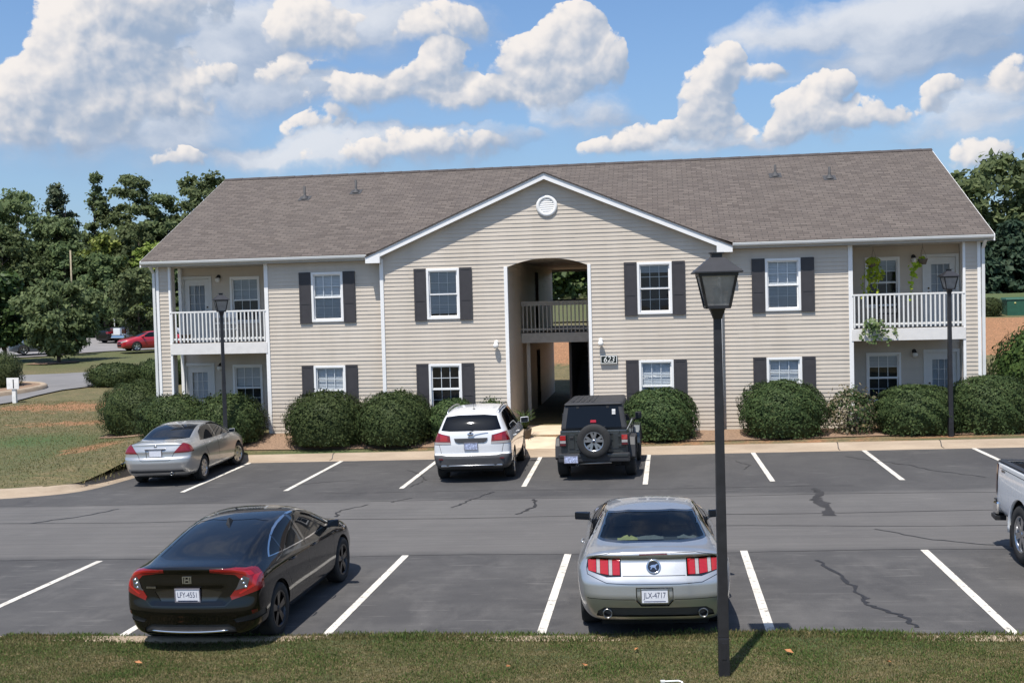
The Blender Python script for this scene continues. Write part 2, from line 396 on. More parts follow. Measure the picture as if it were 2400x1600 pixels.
    M['leaf_shrub'] = foliage('shrub_leaves', (.032, .050, .020), (.052, .078, .029), (.090, .118, .044), .22, .08)
    M['leaf_shrub_back'] = foliage('back_shrub_leaves', (.026, .040, .016), (.044, .060, .022), (.070, .085, .030), .2, .08)
    M['leaf_broad'] = foliage('broad_shrub_leaves', (.030, .055, .016), (.050, .085, .022), (.090, .13, .035), .2)
    M['leaf_conifer'] = foliage('conifer_needles', (.026, .050, .034), (.044, .074, .046), (.070, .102, .060), .2, .1)
    M['leaf_vine'] = foliage('lime_vine_leaves', (.25, .34, .02), (.36, .46, .03), (.48, .55, .05), .35)
    M['leaf_ivy'] = foliage('ivy_leaves', (.06, .10, .03), (.10, .15, .05), (.20, .24, .10), .2)
    M['leaf_brown'] = foliage('brown_twigs', (.09, .075, .045), (.13, .105, .065), (.18, .14, .09), .1)
    M['blade'] = foliage('grass_blades', (.105, .108, .042), (.160, .152, .064), (.26, .195, .10), .35, .08)
    M['blade_green'] = foliage('clover_blades', (.076, .122, .034), (.110, .165, .046), (.165, .205, .066), .35, .08)
    M['bark'] = simple('bark', (.075, .058, .045), .9, var=.35, nscale=10, bump=.5, bscale=40)
    M['core'] = simple('shrub_core', (.016, .020, .010), 1., var=.3)
mk_mats()
# ------------------------------------------------------------------ terrain
def L(x, y): return .0173 * x - .004 * (y - 15)
def ss(a, b, x):
    t = np.clip((np.asarray(x, float) - a) / (b - a), 0, 1); return t * t * (3 - 2 * t)
KP = [(-60, 22.6), (-28, 23.2), (-20, 23.55), (-16.6, 23.95), (-15.2, 24.35), (-14.55, 24.75), (-14.25, 25.3), (-14.1, 26.4), (-14.0, 28.0), (-13.85, 28.9), (-13.5, 29.3), (-12.8, 29.46), (-11.7, 29.44), (-4.5, 29.27), (8, 29.0), (30, 28.5), (70, 27.6)]
KX = np.array([p[0] for p in KP]); KY = np.array([p[1] for p in KP])
def ky(x): return np.interp(x, KX, KY)
def H0(x, y):
    zl = np.interp(y, [22, 28, 31, 90, 260], [-.16, -.10, -.02, 1.75, 5]) + .0173 * np.clip(np.asarray(x) + 14, -25, 0) * (1 - ss(30, 60, y))
    zr = np.interp(y, [28, 32, 45, 50, 58, 75, 260], [.16, .28, .35, 1.0, 2.7, 3.9, 8])
    t = np.where(np.asarray(y) < 46, ss(-19, -14.5, x), ss(-18, -8, x))
    return zl * (1 - t) + zr * t
def H(x, y):
    x = np.asarray(x, float); y = np.asarray(y, float)
    e = L(x, y) + .15; d = y - ky(x)
    und = .05 * np.sin(x * .7 + 1) * np.sin(y * .5) * ss(3, 8, d) * (1 - ss(-17, -15.6, x) * (1 - ss(46, 48, y)))
    return e + (H0(x, y) - e) * ss(.3, 2.3, d) + und
def HF(x, y):      # lawn in front of the lot
    return L(x, y) + .035 + .025 * np.sin(x * 1.3) * np.sin(y * 2.1) + .02 * np.sin(x * .4 + 1)

def grid_mesh(name, X, Y, Z, mat, attrs=None, smooth=True):
    n, m = X.shape
    v = np.stack([X.ravel(), Y.ravel(), Z.ravel()], 1)
    i = np.arange(n * m).reshape(n, m)
    f = np.stack([i[:-1, :-1].ravel(), i[1:, :-1].ravel(), i[1:, 1:].ravel(), i[:-1, 1:].ravel()], 1)
    return np_mesh(name, v, f, mat, smooth=smooth, attrs=attrs)
def blob(x, y, cx, cy, rx, ry): return np.exp(-(((x - cx) / rx) ** 2 + ((y - cy) / ry) ** 2))

xs = np.concatenate([np.linspace(-420, -62, 24), np.arange(-60, -24, 1.), np.arange(-24, -16.5, .5), np.arange(-16.5, -11.5, .1), np.arange(-11.5, 14, .5), np.arange(14, 40, 1.), np.linspace(41, 420, 30)])
sy = np.concatenate([[0., .1, .3, .6, 1., 1.5, 2., 2.5], np.arange(3, 16, .6), np.arange(16, 70, 1.3), np.linspace(72, 800, 60)])
X = np.repeat(xs[:, None], len(sy), 1); KG = np.minimum(12, np.abs(np.gradient(ky(xs), xs))); KG = np.convolve(np.pad(KG, 2, mode='edge'), np.ones(5) / 5, 'valid'); Y = ky(xs)[:, None] + (.42 * np.sqrt(1 + KG ** 2))[:, None] + sy[None, :]; Z = H(X, Y)
clay = .9 * ss(-9, -6, X) * ss(49.5, 52, Y) * (1 - ss(57.5, 60, Y)) + .50 * blob(X, Y, -25, 42.5, 5.5, 1.6) + .40 * blob(X, Y, -21.5, 37.5, 3.0, 1.2) + .46 * blob(X, Y, -20, 48, 6, 1.6) + .5 * blob(X, Y, -17.3, 30.8, 1.0, 1.5)
clay = clay + .42 * ss(-11, -5, X) * (Y < 32) * ss(0, .2, Y - ky(X)) * .6 + .24 * (Y < 46)
green = .95 * blob(X, Y, -20.6, 33.0, 2.6, 1.5) + .5 * blob(X, Y, -18.3, 30.2, 1.5, 1.5) + .9 * blob(X, Y, -9.8, 29.9, 2.2, .35) + .7 * ss(59, 64, Y) * ss(-5, 5, X) + .3 * ss(60, 66, Y) * (1 - ss(-5, 5, X)) + .25 * blob(X, Y, -18, 27, 3, 1.5)
dry = .50 - .5 * green + .25 * (Y < 33) * ss(-9, -5, X) - .25 * ss(58, 62, Y)
grid_mesh('ground', X, Y, Z, M['lawn'], {'clay': np.clip(clay, 0, 1), 'green': np.clip(green, 0, 1), 'dry': np.clip(dry, 0, 1)})['kind'] = 'structure'

# front lawn the camera stands over
xs = np.concatenate([np.linspace(-420, -24, 20), np.arange(-22, -10, .6), np.arange(-10, 7, .14), np.arange(7, 24, .6), np.linspace(25, 420, 20)])
YE = 13.02
ys = np.concatenate([np.linspace(-400, 4, 20), np.arange(4.6, 10, .5), np.arange(10, YE, .12), [YE]])
X, Y = np.meshgrid(xs, ys, indexing='ij'); Z = HF(X, Y)
gr = .55 * blob(X, Y, -4, 12.8, 1.6, .45) + .7 * blob(X, Y, 1.5, 12.6, 1.3, .5) + .5 * blob(X, Y, 4.2, 12.8, 2, .4) + .35 * blob(X, Y, -1.4, 12.2, 1, .5) + .4 * blob(X, Y, -7, 12.7, 1.2, .4)
front = grid_mesh('grass_verge', X, Y, Z, M['lawn'], {'clay': .16 + 0 * X, 'green': np.clip(gr + .12, 0, 1), 'dry': np.clip(.55 - .35 * gr, 0, 1)}); front['kind'] = 'structure'

# the parking lot: one sheet in its own tilted plane
def lot_pts():
    up = [(x, float(ky(x)) + .02) for x in KX]
    return [(-60, YE), (70, YE)] + up[::-1]
bm = bmesh.new(); vs = [bm.verts.new((x, y, L(x, y))) for x, y in lot_pts()]; bm.faces.new(vs); bmesh.ops.triangulate(bm, faces=bm.faces); bmesh.ops.recalc_face_normals(bm, faces=bm.faces)
me = bpy.data.meshes.new('parking_lot'); bm.to_mesh(me); bm.free(); lot = link_mesh('parking_lot', me, M['asphalt']); lot['kind'] = 'structure'
if me.polygons[0].normal.z < 0: me.flip_normals()

def ribbon(name, pts, w, mat, dz, parent=lot, wob=0.):
    pts = [Vector((p[0], p[1], 0)) for p in pts]; n = len(pts); vs = []; fs = []
    for i, p in enumerate(pts):
        d = (pts[min(i + 1, n - 1)] - pts[max(i - 1, 0)]).normalized(); q = Vector((-d.y, d.x, 0))
        ww = (w[i] if isinstance(w, (list, tuple)) else w) * (1 + wob * (random.random() - .5))
        for s in (-.5, .5):
            a = p + q * ww * s; vs.append((a.x, a.y, L(a.x, a.y) + dz))
        if i: fs.append((2*i-2, 2*i-1, 2*i+1, 2*i))
    b = MB(); b.add(vs, fs); o = b.build(name, mat, parent, fix=False)
    if o.data.polygons[0].normal.z < 0: o.data.flip_normals()
    return o
def wiggle(pts, n, amp):
    out = []
    for (a, b) in zip(pts[:-1], pts[1:]):
        for k in range(n):
            t = k / n; out.append((a[0] + (b[0]-a[0])*t + random.uniform(-amp, amp), a[1] + (b[1]-a[1])*t + random.uniform(-amp, amp)))
    out.append(pts[-1]); return out
# painted stall lines
near_row = [((-12.5, 13.06), (-12.45, 17.4)), ((-9.75, 13.06), (-9.71, 17.41)), ((-7.06, 13.05), (-7.05, 17.45)), ((-4.31, 13.11), (-4.32, 17.57)), ((-1.55, 13.15), (-1.58, 17.54)), ((1.256, 13.2), (1.259, 17.64)), ((4.04, 13.11), (4.04, 17.56)), ((6.8, 13.1), (6.82, 17.6)), ((9.6, 13.1), (9.6, 17.6))]
far_row = [((-11.49, 24.5), (-11.70, 29.42)), ((-8.86, 24.39), (-8.97, 29.36)), ((-6.06, 24.42), (-6.15, 29.3)), ((-3.17, 24.34), (-3.32, 29.24)), ((-.41, 24.31), (-.38, 29.18)), ((2.40, 24.38), (2.36, 29.12)), ((5.14, 24.22), (5.19, 29.06)), ((7.9, 24.2), (7.9, 29.)), ((10.7, 24.2), (10.7, 28.93))]
for a, b in near_row + far_row:
    ribbon('painted_line', [(a[0] + (b[0]-a[0])*t, a[1] + (b[1]-a[1])*t) for t in np.linspace(0, 1, 9)], .115, M['paint'], .004, wob=.03)
def seam(y0, y1, x0=-30, x1=20, w=.03, mat='seam'):
    pts = []; n = 60
    for k in range(n + 1):
        t = k / n; x = x0 + (x1 - x0) * t; pts.append((x, y0 + (y1 - y0) * t + .06 * math.sin(x * .9 + y0) + random.uniform(-.012, .012)))
    ribbon('paving_seam', pts, w, M[mat], .003, wob=.8)
seam(21.08, 20.5, w=.04); seam(23.25, 22.35, w=.03); seam(17.42, 17.62, w=.035); seam(19.6, 18.7, x0=.9, w=.04); seam(24.0, 23.6, -8, 4, .018)
def crack(pts, w=.05, n=7, amp=.045, mat='crack', nm='asphalt_crack'): ribbon(nm, wiggle(pts, n, amp), w, M[mat], .0055, wob=.9)
crack([(-6.6, 21.05), (-6.75, 21.7), (-6.3, 22.4)], .05); crack([(-5.9, 22.6), (-5.5, 23.1)], .04)
crack([(-4.35, 21.9), (-4.1, 22.8), (-3.75, 23.7)], .05); crack([(-2.87, 21.06), (-2.6, 21.9), (-2.75, 22.7)], .06)
crack([(-5.9, 24.6), (-5.75, 25.6), (-6.1, 26.6), (-6.6, 27.3)], .03)
crack([(3.17, 23.44), (3.2, 22.9), (3.02, 22.15), (3.1, 21.3), (3.02, 20.4)], [.05, .07, .10, .13, .12, .10, .12, .15, .14, .17, .15, .16, .18, .16, .2, .22, .2, .23, .22, .2, .18, .18, .2, .2, .2, .22, .22, .2, .2, .2], amp=.03, mat='patch', nm='tar_patch')
crack([(2.34, 16.97), (2.55, 15.8), (2.62, 14.8), (2.64, 14.4), (2.95, 13.9), (3.0, 13.45)], .055, amp=.05)
crack([(4.6, 28.0), (5.0, 27.2), (5.7, 26.4), (6.1, 25.4), (6.9, 24.4)], .03, amp=.04)
crack([(1.8, 27.6), (2.1, 26.9), (1.9, 26.2)], .025); crack([(-13.2, 20.9), (-12.4, 21.6), (-12.0, 22.4)], .05)
crack([(3.6, 19.2), (4.3, 18.3), (5.6, 17.6)], .03); crack([(-9.2, 25.0), (-8.3, 25.6), (-7.4, 25.8)], .025)

# rolled kerb with gutter, swept along the far edge
def sweep(name, path, prof, mat, zf, n=None, parent=None):
    pts = [Vector((p[0], p[1])) for p in path]; vs = []; fs = []; q = len(prof)
    for i, p in enumerate(pts):
        d = (pts[min(i + 1, len(pts) - 1)] - pts[max(i - 1, 0)]).normalized(); nrm = Vector((-d.y, d.x))
        for o, h in prof:
            a = p + nrm * o; vs.append((a.x, a.y, zf(p.x, p.y) + h))
        if i:
            for j in range(q - 1): fs.append(((i-1)*q+j, i*q+j, i*q+j+1, (i-1)*q+j+1))
    b = MB(); b.add(vs, fs, True); o = b.build(name, mat, parent); return o
def densify(P, step):
    out = []
    for a, b in zip(P[:-1], P[1:]):
        n = max(1, int(math.hypot(b[0]-a[0], b[1]-a[1]) / step))
        out += [(a[0] + (b[0]-a[0])*k/n, a[1] + (b[1]-a[1])*k/n) for k in range(n)]
    return out + [P[-1]]
def smooth_path(P, it=3):
    for _ in range(it):
        Q = [P[0]]
        for a, b in zip(P[:-1], P[1:]): Q += [(a[0]*.75+b[0]*.25, a[1]*.75+b[1]*.25), (a[0]*.25+b[0]*.75, a[1]*.25+b[1]*.75)]
        P = Q + [P[-1]]
    return P
kpath = densify(smooth_path([(x, y) for x, y in KP], 2), 1.2)
KPROF = [(-.10, -.05), (-.08, .006), (.22, .012), (.27, .03), (.33, .12), (.38, .15), (.50, .158), (.53, .15), (.55, -.1)]
ge = sweep('grass_edge', kpath, [(.50, .146), (.9, .152), (1.5, .10)], M['lawn'], L); ge['kind'] = 'structure'
kerb = sweep('kerb', kpath, KPROF, M['kerb'], L); kerb['kind'] = 'structure'
jb = MB()          # expansion joints of the kerb
for x in (-17.2, -9.35, -1.85, 1.45, 4.6, 7.2, 10):
    y = float(ky(x)); z = L(x, y); pr = [(.0, .012), (.22, .016), (.27, .034), (.33, .124), (.38, .154), (.50, .162)]
    for (o0, h0), (o1, h1) in zip(pr[:-1], pr[1:]): jb.quad((x-.012, y+o0, z+h0+.001), (x+.012, y+o0, z+h0+.001), (x+.012, y+o1, z+h1+.001), (x-.012, y+o1, z+h1+.001))
jb.build('kerb_joint', M['crack'], kerb, fix=False)
# thin kerb top showing along the front lawn
fk = sweep('verge_kerb', densify([(-60, YE - .02), (70, YE - .02)], 3), [(-.16, -.1), (-.16, .035), (.0, .045), (.02, .03), (.03, -.1)], M['kerb'], L); fk['kind'] = 'structure'

# walk from the lot to the breezeway, and the breezeway floor
b = MB(); b.hexa([(-4.35, 29.62, L(-4, 29.6)+.02), (-2.05, 29.62, L(-2, 29.6)+.02), (-2.12, 31.62, .16), (-4.40, 31.62, .16)], [(-4.35, 29.62, L(-4, 29.6)+.165), (-2.05, 29.62, L(-2, 29.6)+.165), (-2.12, 31.62, .285), (-4.40, 31.62, .285)])
w = b.build('walkway', M['concrete']); w['kind'] = 'structure'
b = MB(); b.box(9.2, 14.2, 32.3, 33.3, -.2, .34); w = b.build('side_walkway', M['concrete']); w['kind'] = 'structure'

# far driveway, far lot, planted island on the left
def drape(name, poly, mat, dz=.05, step=1.2):
    bm = bmesh.new(); vs = [bm.verts.new((x, y, 0)) for x, y in poly]; bm.faces.new(vs); bmesh.ops.triangulate(bm, faces=bm.faces)
    x0, x1 = min(p[0] for p in poly), max(p[0] for p in poly); y0, y1 = min(p[1] for p in poly), max(p[1] for p in poly)
    for k in np.arange(x0, x1, step): bmesh.ops.bisect_plane(bm, geom=bm.verts[:] + bm.edges[:] + bm.faces[:], plane_co=(k, 0, 0), plane_no=(1, 0, 0))
    for k in np.arange(y0, y1, step): bmesh.ops.bisect_plane(bm, geom=bm.verts[:] + bm.edges[:] + bm.faces[:], plane_co=(0, k, 0), plane_no=(0, 1, 0))
    for v in bm.verts: v.co.z = float(H(v.co.x, v.co.y)) + dz
    me = bpy.data.meshes.new(name); bm.to_mesh(me); bm.free(); o = link_mesh(name, me, mat)
    if me.polygons[0].normal.z < 0: me.flip_normals()
    o['kind'] = 'structure'; return o
drape('driveway', [(-60, 33), (-34, 38.0), (-29.6, 41.8), (-28.6, 44.2), (-28.75, 46.5), (-28.7, 48.6), (-27.8, 50.4), (-26.4, 52.6), (-23, 54.0), (-17, 55.2), (-16, 60.5), (-24, 60.0), (-29, 58.6), (-33.5, 56.9), (-38, 55.6), (-60, 50)], M['road'], .06)
drape('far_parking_lot', [(-78, 62), (-52, 68.2), (-45, 70.2), (-40, 74.4), (-34, 77.2), (-16, 82), (-16, 98), (-42, 98), (-56, 94), (-78, 92)], M['far_asphalt'], .07, 1.6)
isl = [(-38, 44.6), (-31.5, 45.2), (-30.2, 46.8), (-30.0, 48.6), (-30.5, 49.9), (-31.8, 51.0), (-34.5, 51.4), (-38, 50.6)]
isl = smooth_path(isl + [isl[0]], 2)[:-1]
o = drape('island_bed', isl, M['mulch'], .22); 
kp = densify(isl + [isl[0]], .5)
sweep('island_kerb', kp, [(-.32, -.1), (-.3, .2), (-.22, .26), (-.05, .26), (.0, .2), (.02, -.1)], M['kerb'], lambda x, y: float(H(x, y)))['kind'] = 'structure'
# mulch beds against the building
def bed(name, poly, dz=.03):
    o = drape(name, smooth_path(poly + [poly[0]], 2)[:-1], M['mulch'], dz, .5); return o
bed('mulch_bed', [(-12.2, 30.35), (-9, 30.2), (-7, 30.2), (-5.2, 30.1), (-4.55, 30.4), (-4.5, 31.7), (-15.2, 31.75), (-15.5, 30.7), (-13.9, 30.15)])
bed('mulch_bed', [(-1.9, 30.25), (3.0, 30.1), (5.5, 30.4), (8.8, 30.35), (10.4, 31.0), (11.8, 33.5), (11, 36), (9.0, 34), (9.0, 31.7), (-1.9, 31.7)])
bed('mulch_bed', [(-18.6, 33.5), (-15.6, 32.3), (-15.5, 35.5), (-18.2, 36.6)])
# ring of mulch round the far ornamental tree
bed('mulch_ring', [(-40.6, 64.4), (-38.6, 63.6), (-37.0, 65.2), (-38.4, 66.8), (-40.4, 66.4)], .06)
# ------------------------------------------------------------------ the apartment building
XC, YW, YG, YB = -3.27, 31.79, 31.57, 44.9
ZB = .27
XL, XR = -15.46, 8.88
REC = 33.3
B = empty('apartment_building', (XC, YW, ZB))
tag(B, 'two storey beige apartment building with a brown shingle roof and arched breezeway', 'building')
LIP, CH = .0145, .1165
def siding(name, iv, z0, z1, breaks, place, parent=B, grp=None):
    """lap siding: every course leans out to a lip at its lower edge; iv(z) gives the clear intervals at height z"""
    b = MB(); zs = {round(z0, 5), round(z1, 5)} | {round(z, 5) for z in breaks if z0 < z < z1}
    k0 = ZB; n = int((z1 - k0) / CH) + 2
    zs |= {round(k0 + k * CH, 5) for k in range(n) if z0 < k0 + k * CH < z1}
    zs = sorted(zs)
    for za, zb in zip(zs[:-1], zs[1:]):
        if zb - za < 1e-4: continue
        k = math.floor((za - k0 + 1e-4) / CH); zk = k0 + k * CH
        da = LIP * (1 - (za - zk) / CH); db = LIP * (1 - min(1, (zb - zk) / CH))
        A = iv(za + 1e-4); C = iv(zb - 1e-4)
        if len(A) != len(C): A = C = iv((za + zb) / 2)
        for (a0, a1), (c0, c1) in zip(A, C):
            if a1 - a0 < .002 and c1 - c0 < .002: continue
            J = [a0] + [x for x in np.arange(math.floor(a0 / 3.66) * 3.66 + (k * 1.37) % 3.66, a1, 3.66) if a0 + .25 < x < a1 - .25 and c0 + .25 < x < c1 - .25] + [a1]     # panel joints, staggered course by course
            for q in range(len(J) - 1):
                p0, p1 = J[q], J[q + 1]; t0 = p0 if q else c0; t1 = p1 if q < len(J) - 2 else c1; e = .0025 * (q % 2)
                b.quad(place(p0, da + e, za), place(p1, da + e, za), place(t1, db + e, zb), place(t0, db + e, zb))
                if abs(za - zk) < 1e-3: b.quad(place(p0, 0, za), place(p1, 0, za), place(p1, da + e, za), place(p0, da + e, za))
    return b.build(name, M['siding'], parent, world=True, fix=False)
def minus(a, b, holes):
    out = [(a, b)]
    for h0, h1 in sorted(holes):
        nx = []
        for p, q in out:
            if h1 <= p or h0 >= q: nx.append((p, q)); continue
            if h0 > p: nx.append((p, h0))
            if h1 < q: nx.append((h1, q))
        out = nx
    return out
def wall_front(name, x0, x1, Y, z0, z1, holes, parent=B):
    br = [z for h in holes for z in h[2:]]
    return siding(name, lambda z: minus(x0, x1, [(h[0], h[1]) for h in holes if h[2] < z < h[3]]), z0, z1, br, lambda s, d, z: (s, Y - d, z), parent)
WZ = [(3.685, 5.185), (.85, 2.35)]       # upper and lower window heights
WW = 1.0
def win_hole(cx): return [(cx - WW/2 + .02, cx + WW/2 - .02, z0 + .02, z1 - .02) for z0, z1 in WZ]
ZT = 5.50
wing_c = [XC - 6.74, XC + 6.78]; gab_c = [XC - 3.11, XC + 3.13]
wall_front('wall', -11.94, -8.26, YW, ZB, ZT, win_hole(wing_c[0]))
wall_front('wall', 1.72, 5.39, YW, ZB, ZT, win_hole(wing_c[1]))
wall_front('wall', XL, -15.06, YW, ZB, ZT, []); wall_front('wall', 8.47, XR, YW, ZB, ZT, [])
# gable wall with the arch
AX0, AX1, ASP, AAP = -4.44, -2.07, 5.165, 5.40
arc_c = (AX0 + AX1) / 2; half = (AX1 - AX0) / 2; rise = AAP - ASP; Rr = (half**2 + rise**2) / (2 * rise)
def arch_half(z):
    if z <= ASP: return half
    if z >= AAP: return 0
    return math.sqrt(max(0, Rr**2 - (z - (AAP - Rr))**2))
GP = 7.62
def gable_iv(z):
    a, b = -8.26, 1.72
    if z > 5.45:
        w = (7.74 - z) / .422; a, b = max(a, XC - w), min(b, XC + w)
    holes = []
    for c in gab_c: holes += [(h[0], h[1]) for h in win_hole(c) if h[2] < z < h[3]]
    if z < AAP: hw = arch_half(z); holes.append((arc_c - hw, arc_c + hw))
    return minus(a, b, holes)
siding('gable_wall', gable_iv, ZB, 7.73, [z for h in win_hole(0) for z in h[2:]] + list(np.linspace(ASP, AAP, 14)) + [5.45], lambda s, d, z: (s, YG - d, z))
b = MB()           # returns of the gable wall and building end walls, back wall
b.quad((-8.26, YG, ZB), (-8.26, YW, ZB), (-8.26, YW, ZT), (-8.26, YG, ZT)); b.quad((1.72, YG, ZB), (1.72, YW, ZB), (1.72, YW, ZT), (1.72, YG, ZT))
b.build('gable_return', M['siding'], B, world=True)
# recess walls behind the balconies
dims = [(-15.46, -11.94, -14.86, -13.22), (5.39, 8.88, 8.22, 6.56)]
DW, DH = 1.04, 2.12
for x0, x1, dc, wc in dims:
    hs = []
    for zf in (3.11, .30): hs.append((dc - DW/2 + .02, dc + DW/2 - .02, zf, zf + DH - .02))
    hs += win_hole(wc)
    wall_front('recess_wall', x0, x1, REC, ZB, ZT, hs)
siding('recess_wall', lambda z: [(YW, REC)], ZB, ZT, [], lambda s, d, z: (-11.94 - d, s, z)); siding('recess_wall', lambda z: [(YW, REC)], ZB, ZT, [], lambda s, d, z: (5.39 + d, s, z))
for xe, sg in ((XL, -1), (XR, 1)):
    siding('end_wall', lambda z: [(REC, 44.9)] if z < 5.5 else [(31.9 + (z - 5.5) / .472 * 1.0, 44.9 - (z - 5.5) / .472)], ZB, 8.4, [5.5], lambda s, d, z: (xe + sg * d, s, z))
    b = MB(); xin = xe - sg * .40
    b.quad((xe, YW, ZB), (xe, YW + .35, ZB), (xe, YW + .35, ZT), (xe, YW, ZT)); b.quad((xin, YW, ZB), (xin, YW + .35, ZB), (xin, YW + .35, ZT), (xin, YW, ZT)); b.quad((xe, YW + .35, ZB), (xin, YW + .35, ZB), (xin, YW + .35, ZT), (xe, YW + .35, ZT))
    b.build('corner_pier', M['siding'], B, world=True)
siding('back_wall', lambda z: minus(XL, XR, [(AX0, AX1)] if .3 < z < 2.75 or 3.1 < z < 5.35 else []), ZB, ZT, [.3, 2.75, 3.1, 5.35], lambda s, d, z: (s, YB + d, z))
# white trims
b = MB()
for xa, xb, y in ((-15.50, -15.41, YW), (8.83, 8.92, YW), (-12.0, -11.88, YW), (5.33, 5.45, YW), (-15.10, -15.03, YW), (8.44, 8.51, YW)): b.box(xa, xb, y - .035, y + .06, ZB, ZT)
for xa, xb in ((-8.30, -8.19), (1.65, 1.76)): b.box(xa, xb, YG - .035, YG + .09, ZB, ZT + .02)
for xa, xb in ((AX0 - .1, AX0 + .005), (AX1 - .005, AX1 + .09)): b.box(xa, xb, YG - .04, YG + .10, ZB, ASP + .02)
for xa in (-15.44, 8.76): b.box(xa, xa + .1, REC - .11, REC - .012, ZB, ZT)
b.build('corner_trim', M['trim'], B, world=True, bevel=.006)
# foundation strip
b = MB(); b.box(-11.95, -8.2, YW - .0, YW + .2, -.4, ZB - .002); b.box(1.7, 5.4, YW - .0, YW + .2, -.4, ZB - .002); b.box(-8.27, AX0, YG - .0, YG + .2, -.4, ZB - .002); b.box(AX1, 1.72, YG, YG + .2, -.4, ZB - .002)
b.box(XL, -15.06, YW, YW + .35, -.5, ZB - .002); b.box(8.47, XR, YW, YW + .35, -.4, ZB - .002)
b.build('foundation', M['concrete'], B, world=True)
# ---- breezeway
PZ = 34.35
b = MB(); b.box(AX0, AX1, YG + .05, YB, .0, .287); b.box(XL + .02, -11.95, YW + .02, REC + .02, -.3, .262); b.box(5.4, XR - .02, YW + .02, REC + .02, -.3, .262)
b.build('ground_slab', M['concrete'], B, world=True)
siding('breezeway_wall', lambda z: minus(YG + .05, YB, [(38.6, 39.7)] if (z < 2.4 or 3.1 < z < 5.2) else []), .287, 5.44, [2.4, 3.1, 5.2], lambda s, d, z: (AX0 + d, s, z))
siding('breezeway_wall', lambda z: [(YG + .05, YB)], .287, 5.44, [], lambda s, d, z: (AX1 - d, s, z))
b = MB(); b.box(AX0 - .2, AX0 - .12, 38.6, 39.7, .287, 2.4); b.box(AX0 - .2, AX0 - .12, 38.6, 39.7, 3.1, 5.2); b.build('unit_door', M['shutter'], B, world=True)
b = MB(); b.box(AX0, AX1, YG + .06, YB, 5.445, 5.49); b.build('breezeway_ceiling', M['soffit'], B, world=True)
b = MB(); b.box(AX0 + .02, AX1 - .02, PZ, 37.6, 2.95, 3.115); b.box(AX0 + .02, -3.1, 37.61, YB - .02, 2.95, 3.115); b.build('breezeway_deck', M['deck'], B, world=True)
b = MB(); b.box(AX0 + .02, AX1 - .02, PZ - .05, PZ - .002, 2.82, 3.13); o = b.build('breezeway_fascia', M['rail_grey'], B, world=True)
def railing(name, x0, x1, y, zf, mat, n, parent, bal=.036, top=.09, world=True, zt=1.03):
    b = MB(); b.box(x0, x1, y - .06, y + .03, zf + zt - .05, zf + zt); b.box(x0, x1, y - .02, y + .02, zf + .10, zf + .16)
    for k in range(n):
        x = x0 + (k + .5) * (x1 - x0) / n; b.box(x - bal/2, x + bal/2, y - .062, y - .024, zf + .03, zf + zt - .06)
    return b.build(name, mat, parent, world=world, bevel=.004)
def rail_world(name, x0, x1, y, zf, mat, n, bal=.036, zt=1.03): return railing(name, x0, x1, y, zf, mat, n, B, bal, zt=zt)
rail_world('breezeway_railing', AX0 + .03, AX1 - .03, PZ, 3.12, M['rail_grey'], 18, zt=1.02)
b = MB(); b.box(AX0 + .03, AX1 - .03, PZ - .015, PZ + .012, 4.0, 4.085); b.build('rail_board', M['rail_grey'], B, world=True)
rail_world('back_railing', AX0 + .03, AX1 - .03, YB - .1, 3.12, M['shutter'], 14, zt=1.10)
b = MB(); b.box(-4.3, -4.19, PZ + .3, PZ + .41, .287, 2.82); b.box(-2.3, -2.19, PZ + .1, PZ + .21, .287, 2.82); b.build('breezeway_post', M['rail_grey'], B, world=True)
# stair flight going up towards the back, closed underneath
b = MB(); b.prism([(35.6, .29), (36.2, .29), (43.0, 2.95), (43.0, 3.1), (42.6, 3.1), (35.6, .5)], 'x', -3.02, -2.10)
for k in range(15): b.box(-3.02, -2.10, 35.7 + k * .45, 36.2 + k * .45, .36 + k * .18, .46 + k * .18)
b.prism([(35.2, .3), (43.2, .3), (43.2, 2.94), (35.2, 2.94)], 'x', -2.98, -2.90)
b.build('staircase', M['shutter'], B, world=True)
# ---- balconies
for x0, x1 in ((-15.09, -11.95), (5.40, 8.50)):
    b = MB(); b.box(x0 + .05, x1 - .05, YW + .06, REC - .01, 2.86, 3.10); o = b.build('balcony_floor', M['deck'], B, world=True)
    b = MB(); b.box(x0, x1, YW - .05, YW + .05, 2.77, 3.112); f = b.build('balcony_fascia', M['fascia'], B, world=True, bevel=.006)
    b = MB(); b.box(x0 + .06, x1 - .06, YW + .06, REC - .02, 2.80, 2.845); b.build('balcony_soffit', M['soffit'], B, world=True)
    rail_world('balcony_railing', x0 + .02, x1 - .02, YW + .01, 3.112, M['white'], 25, .042, .99)
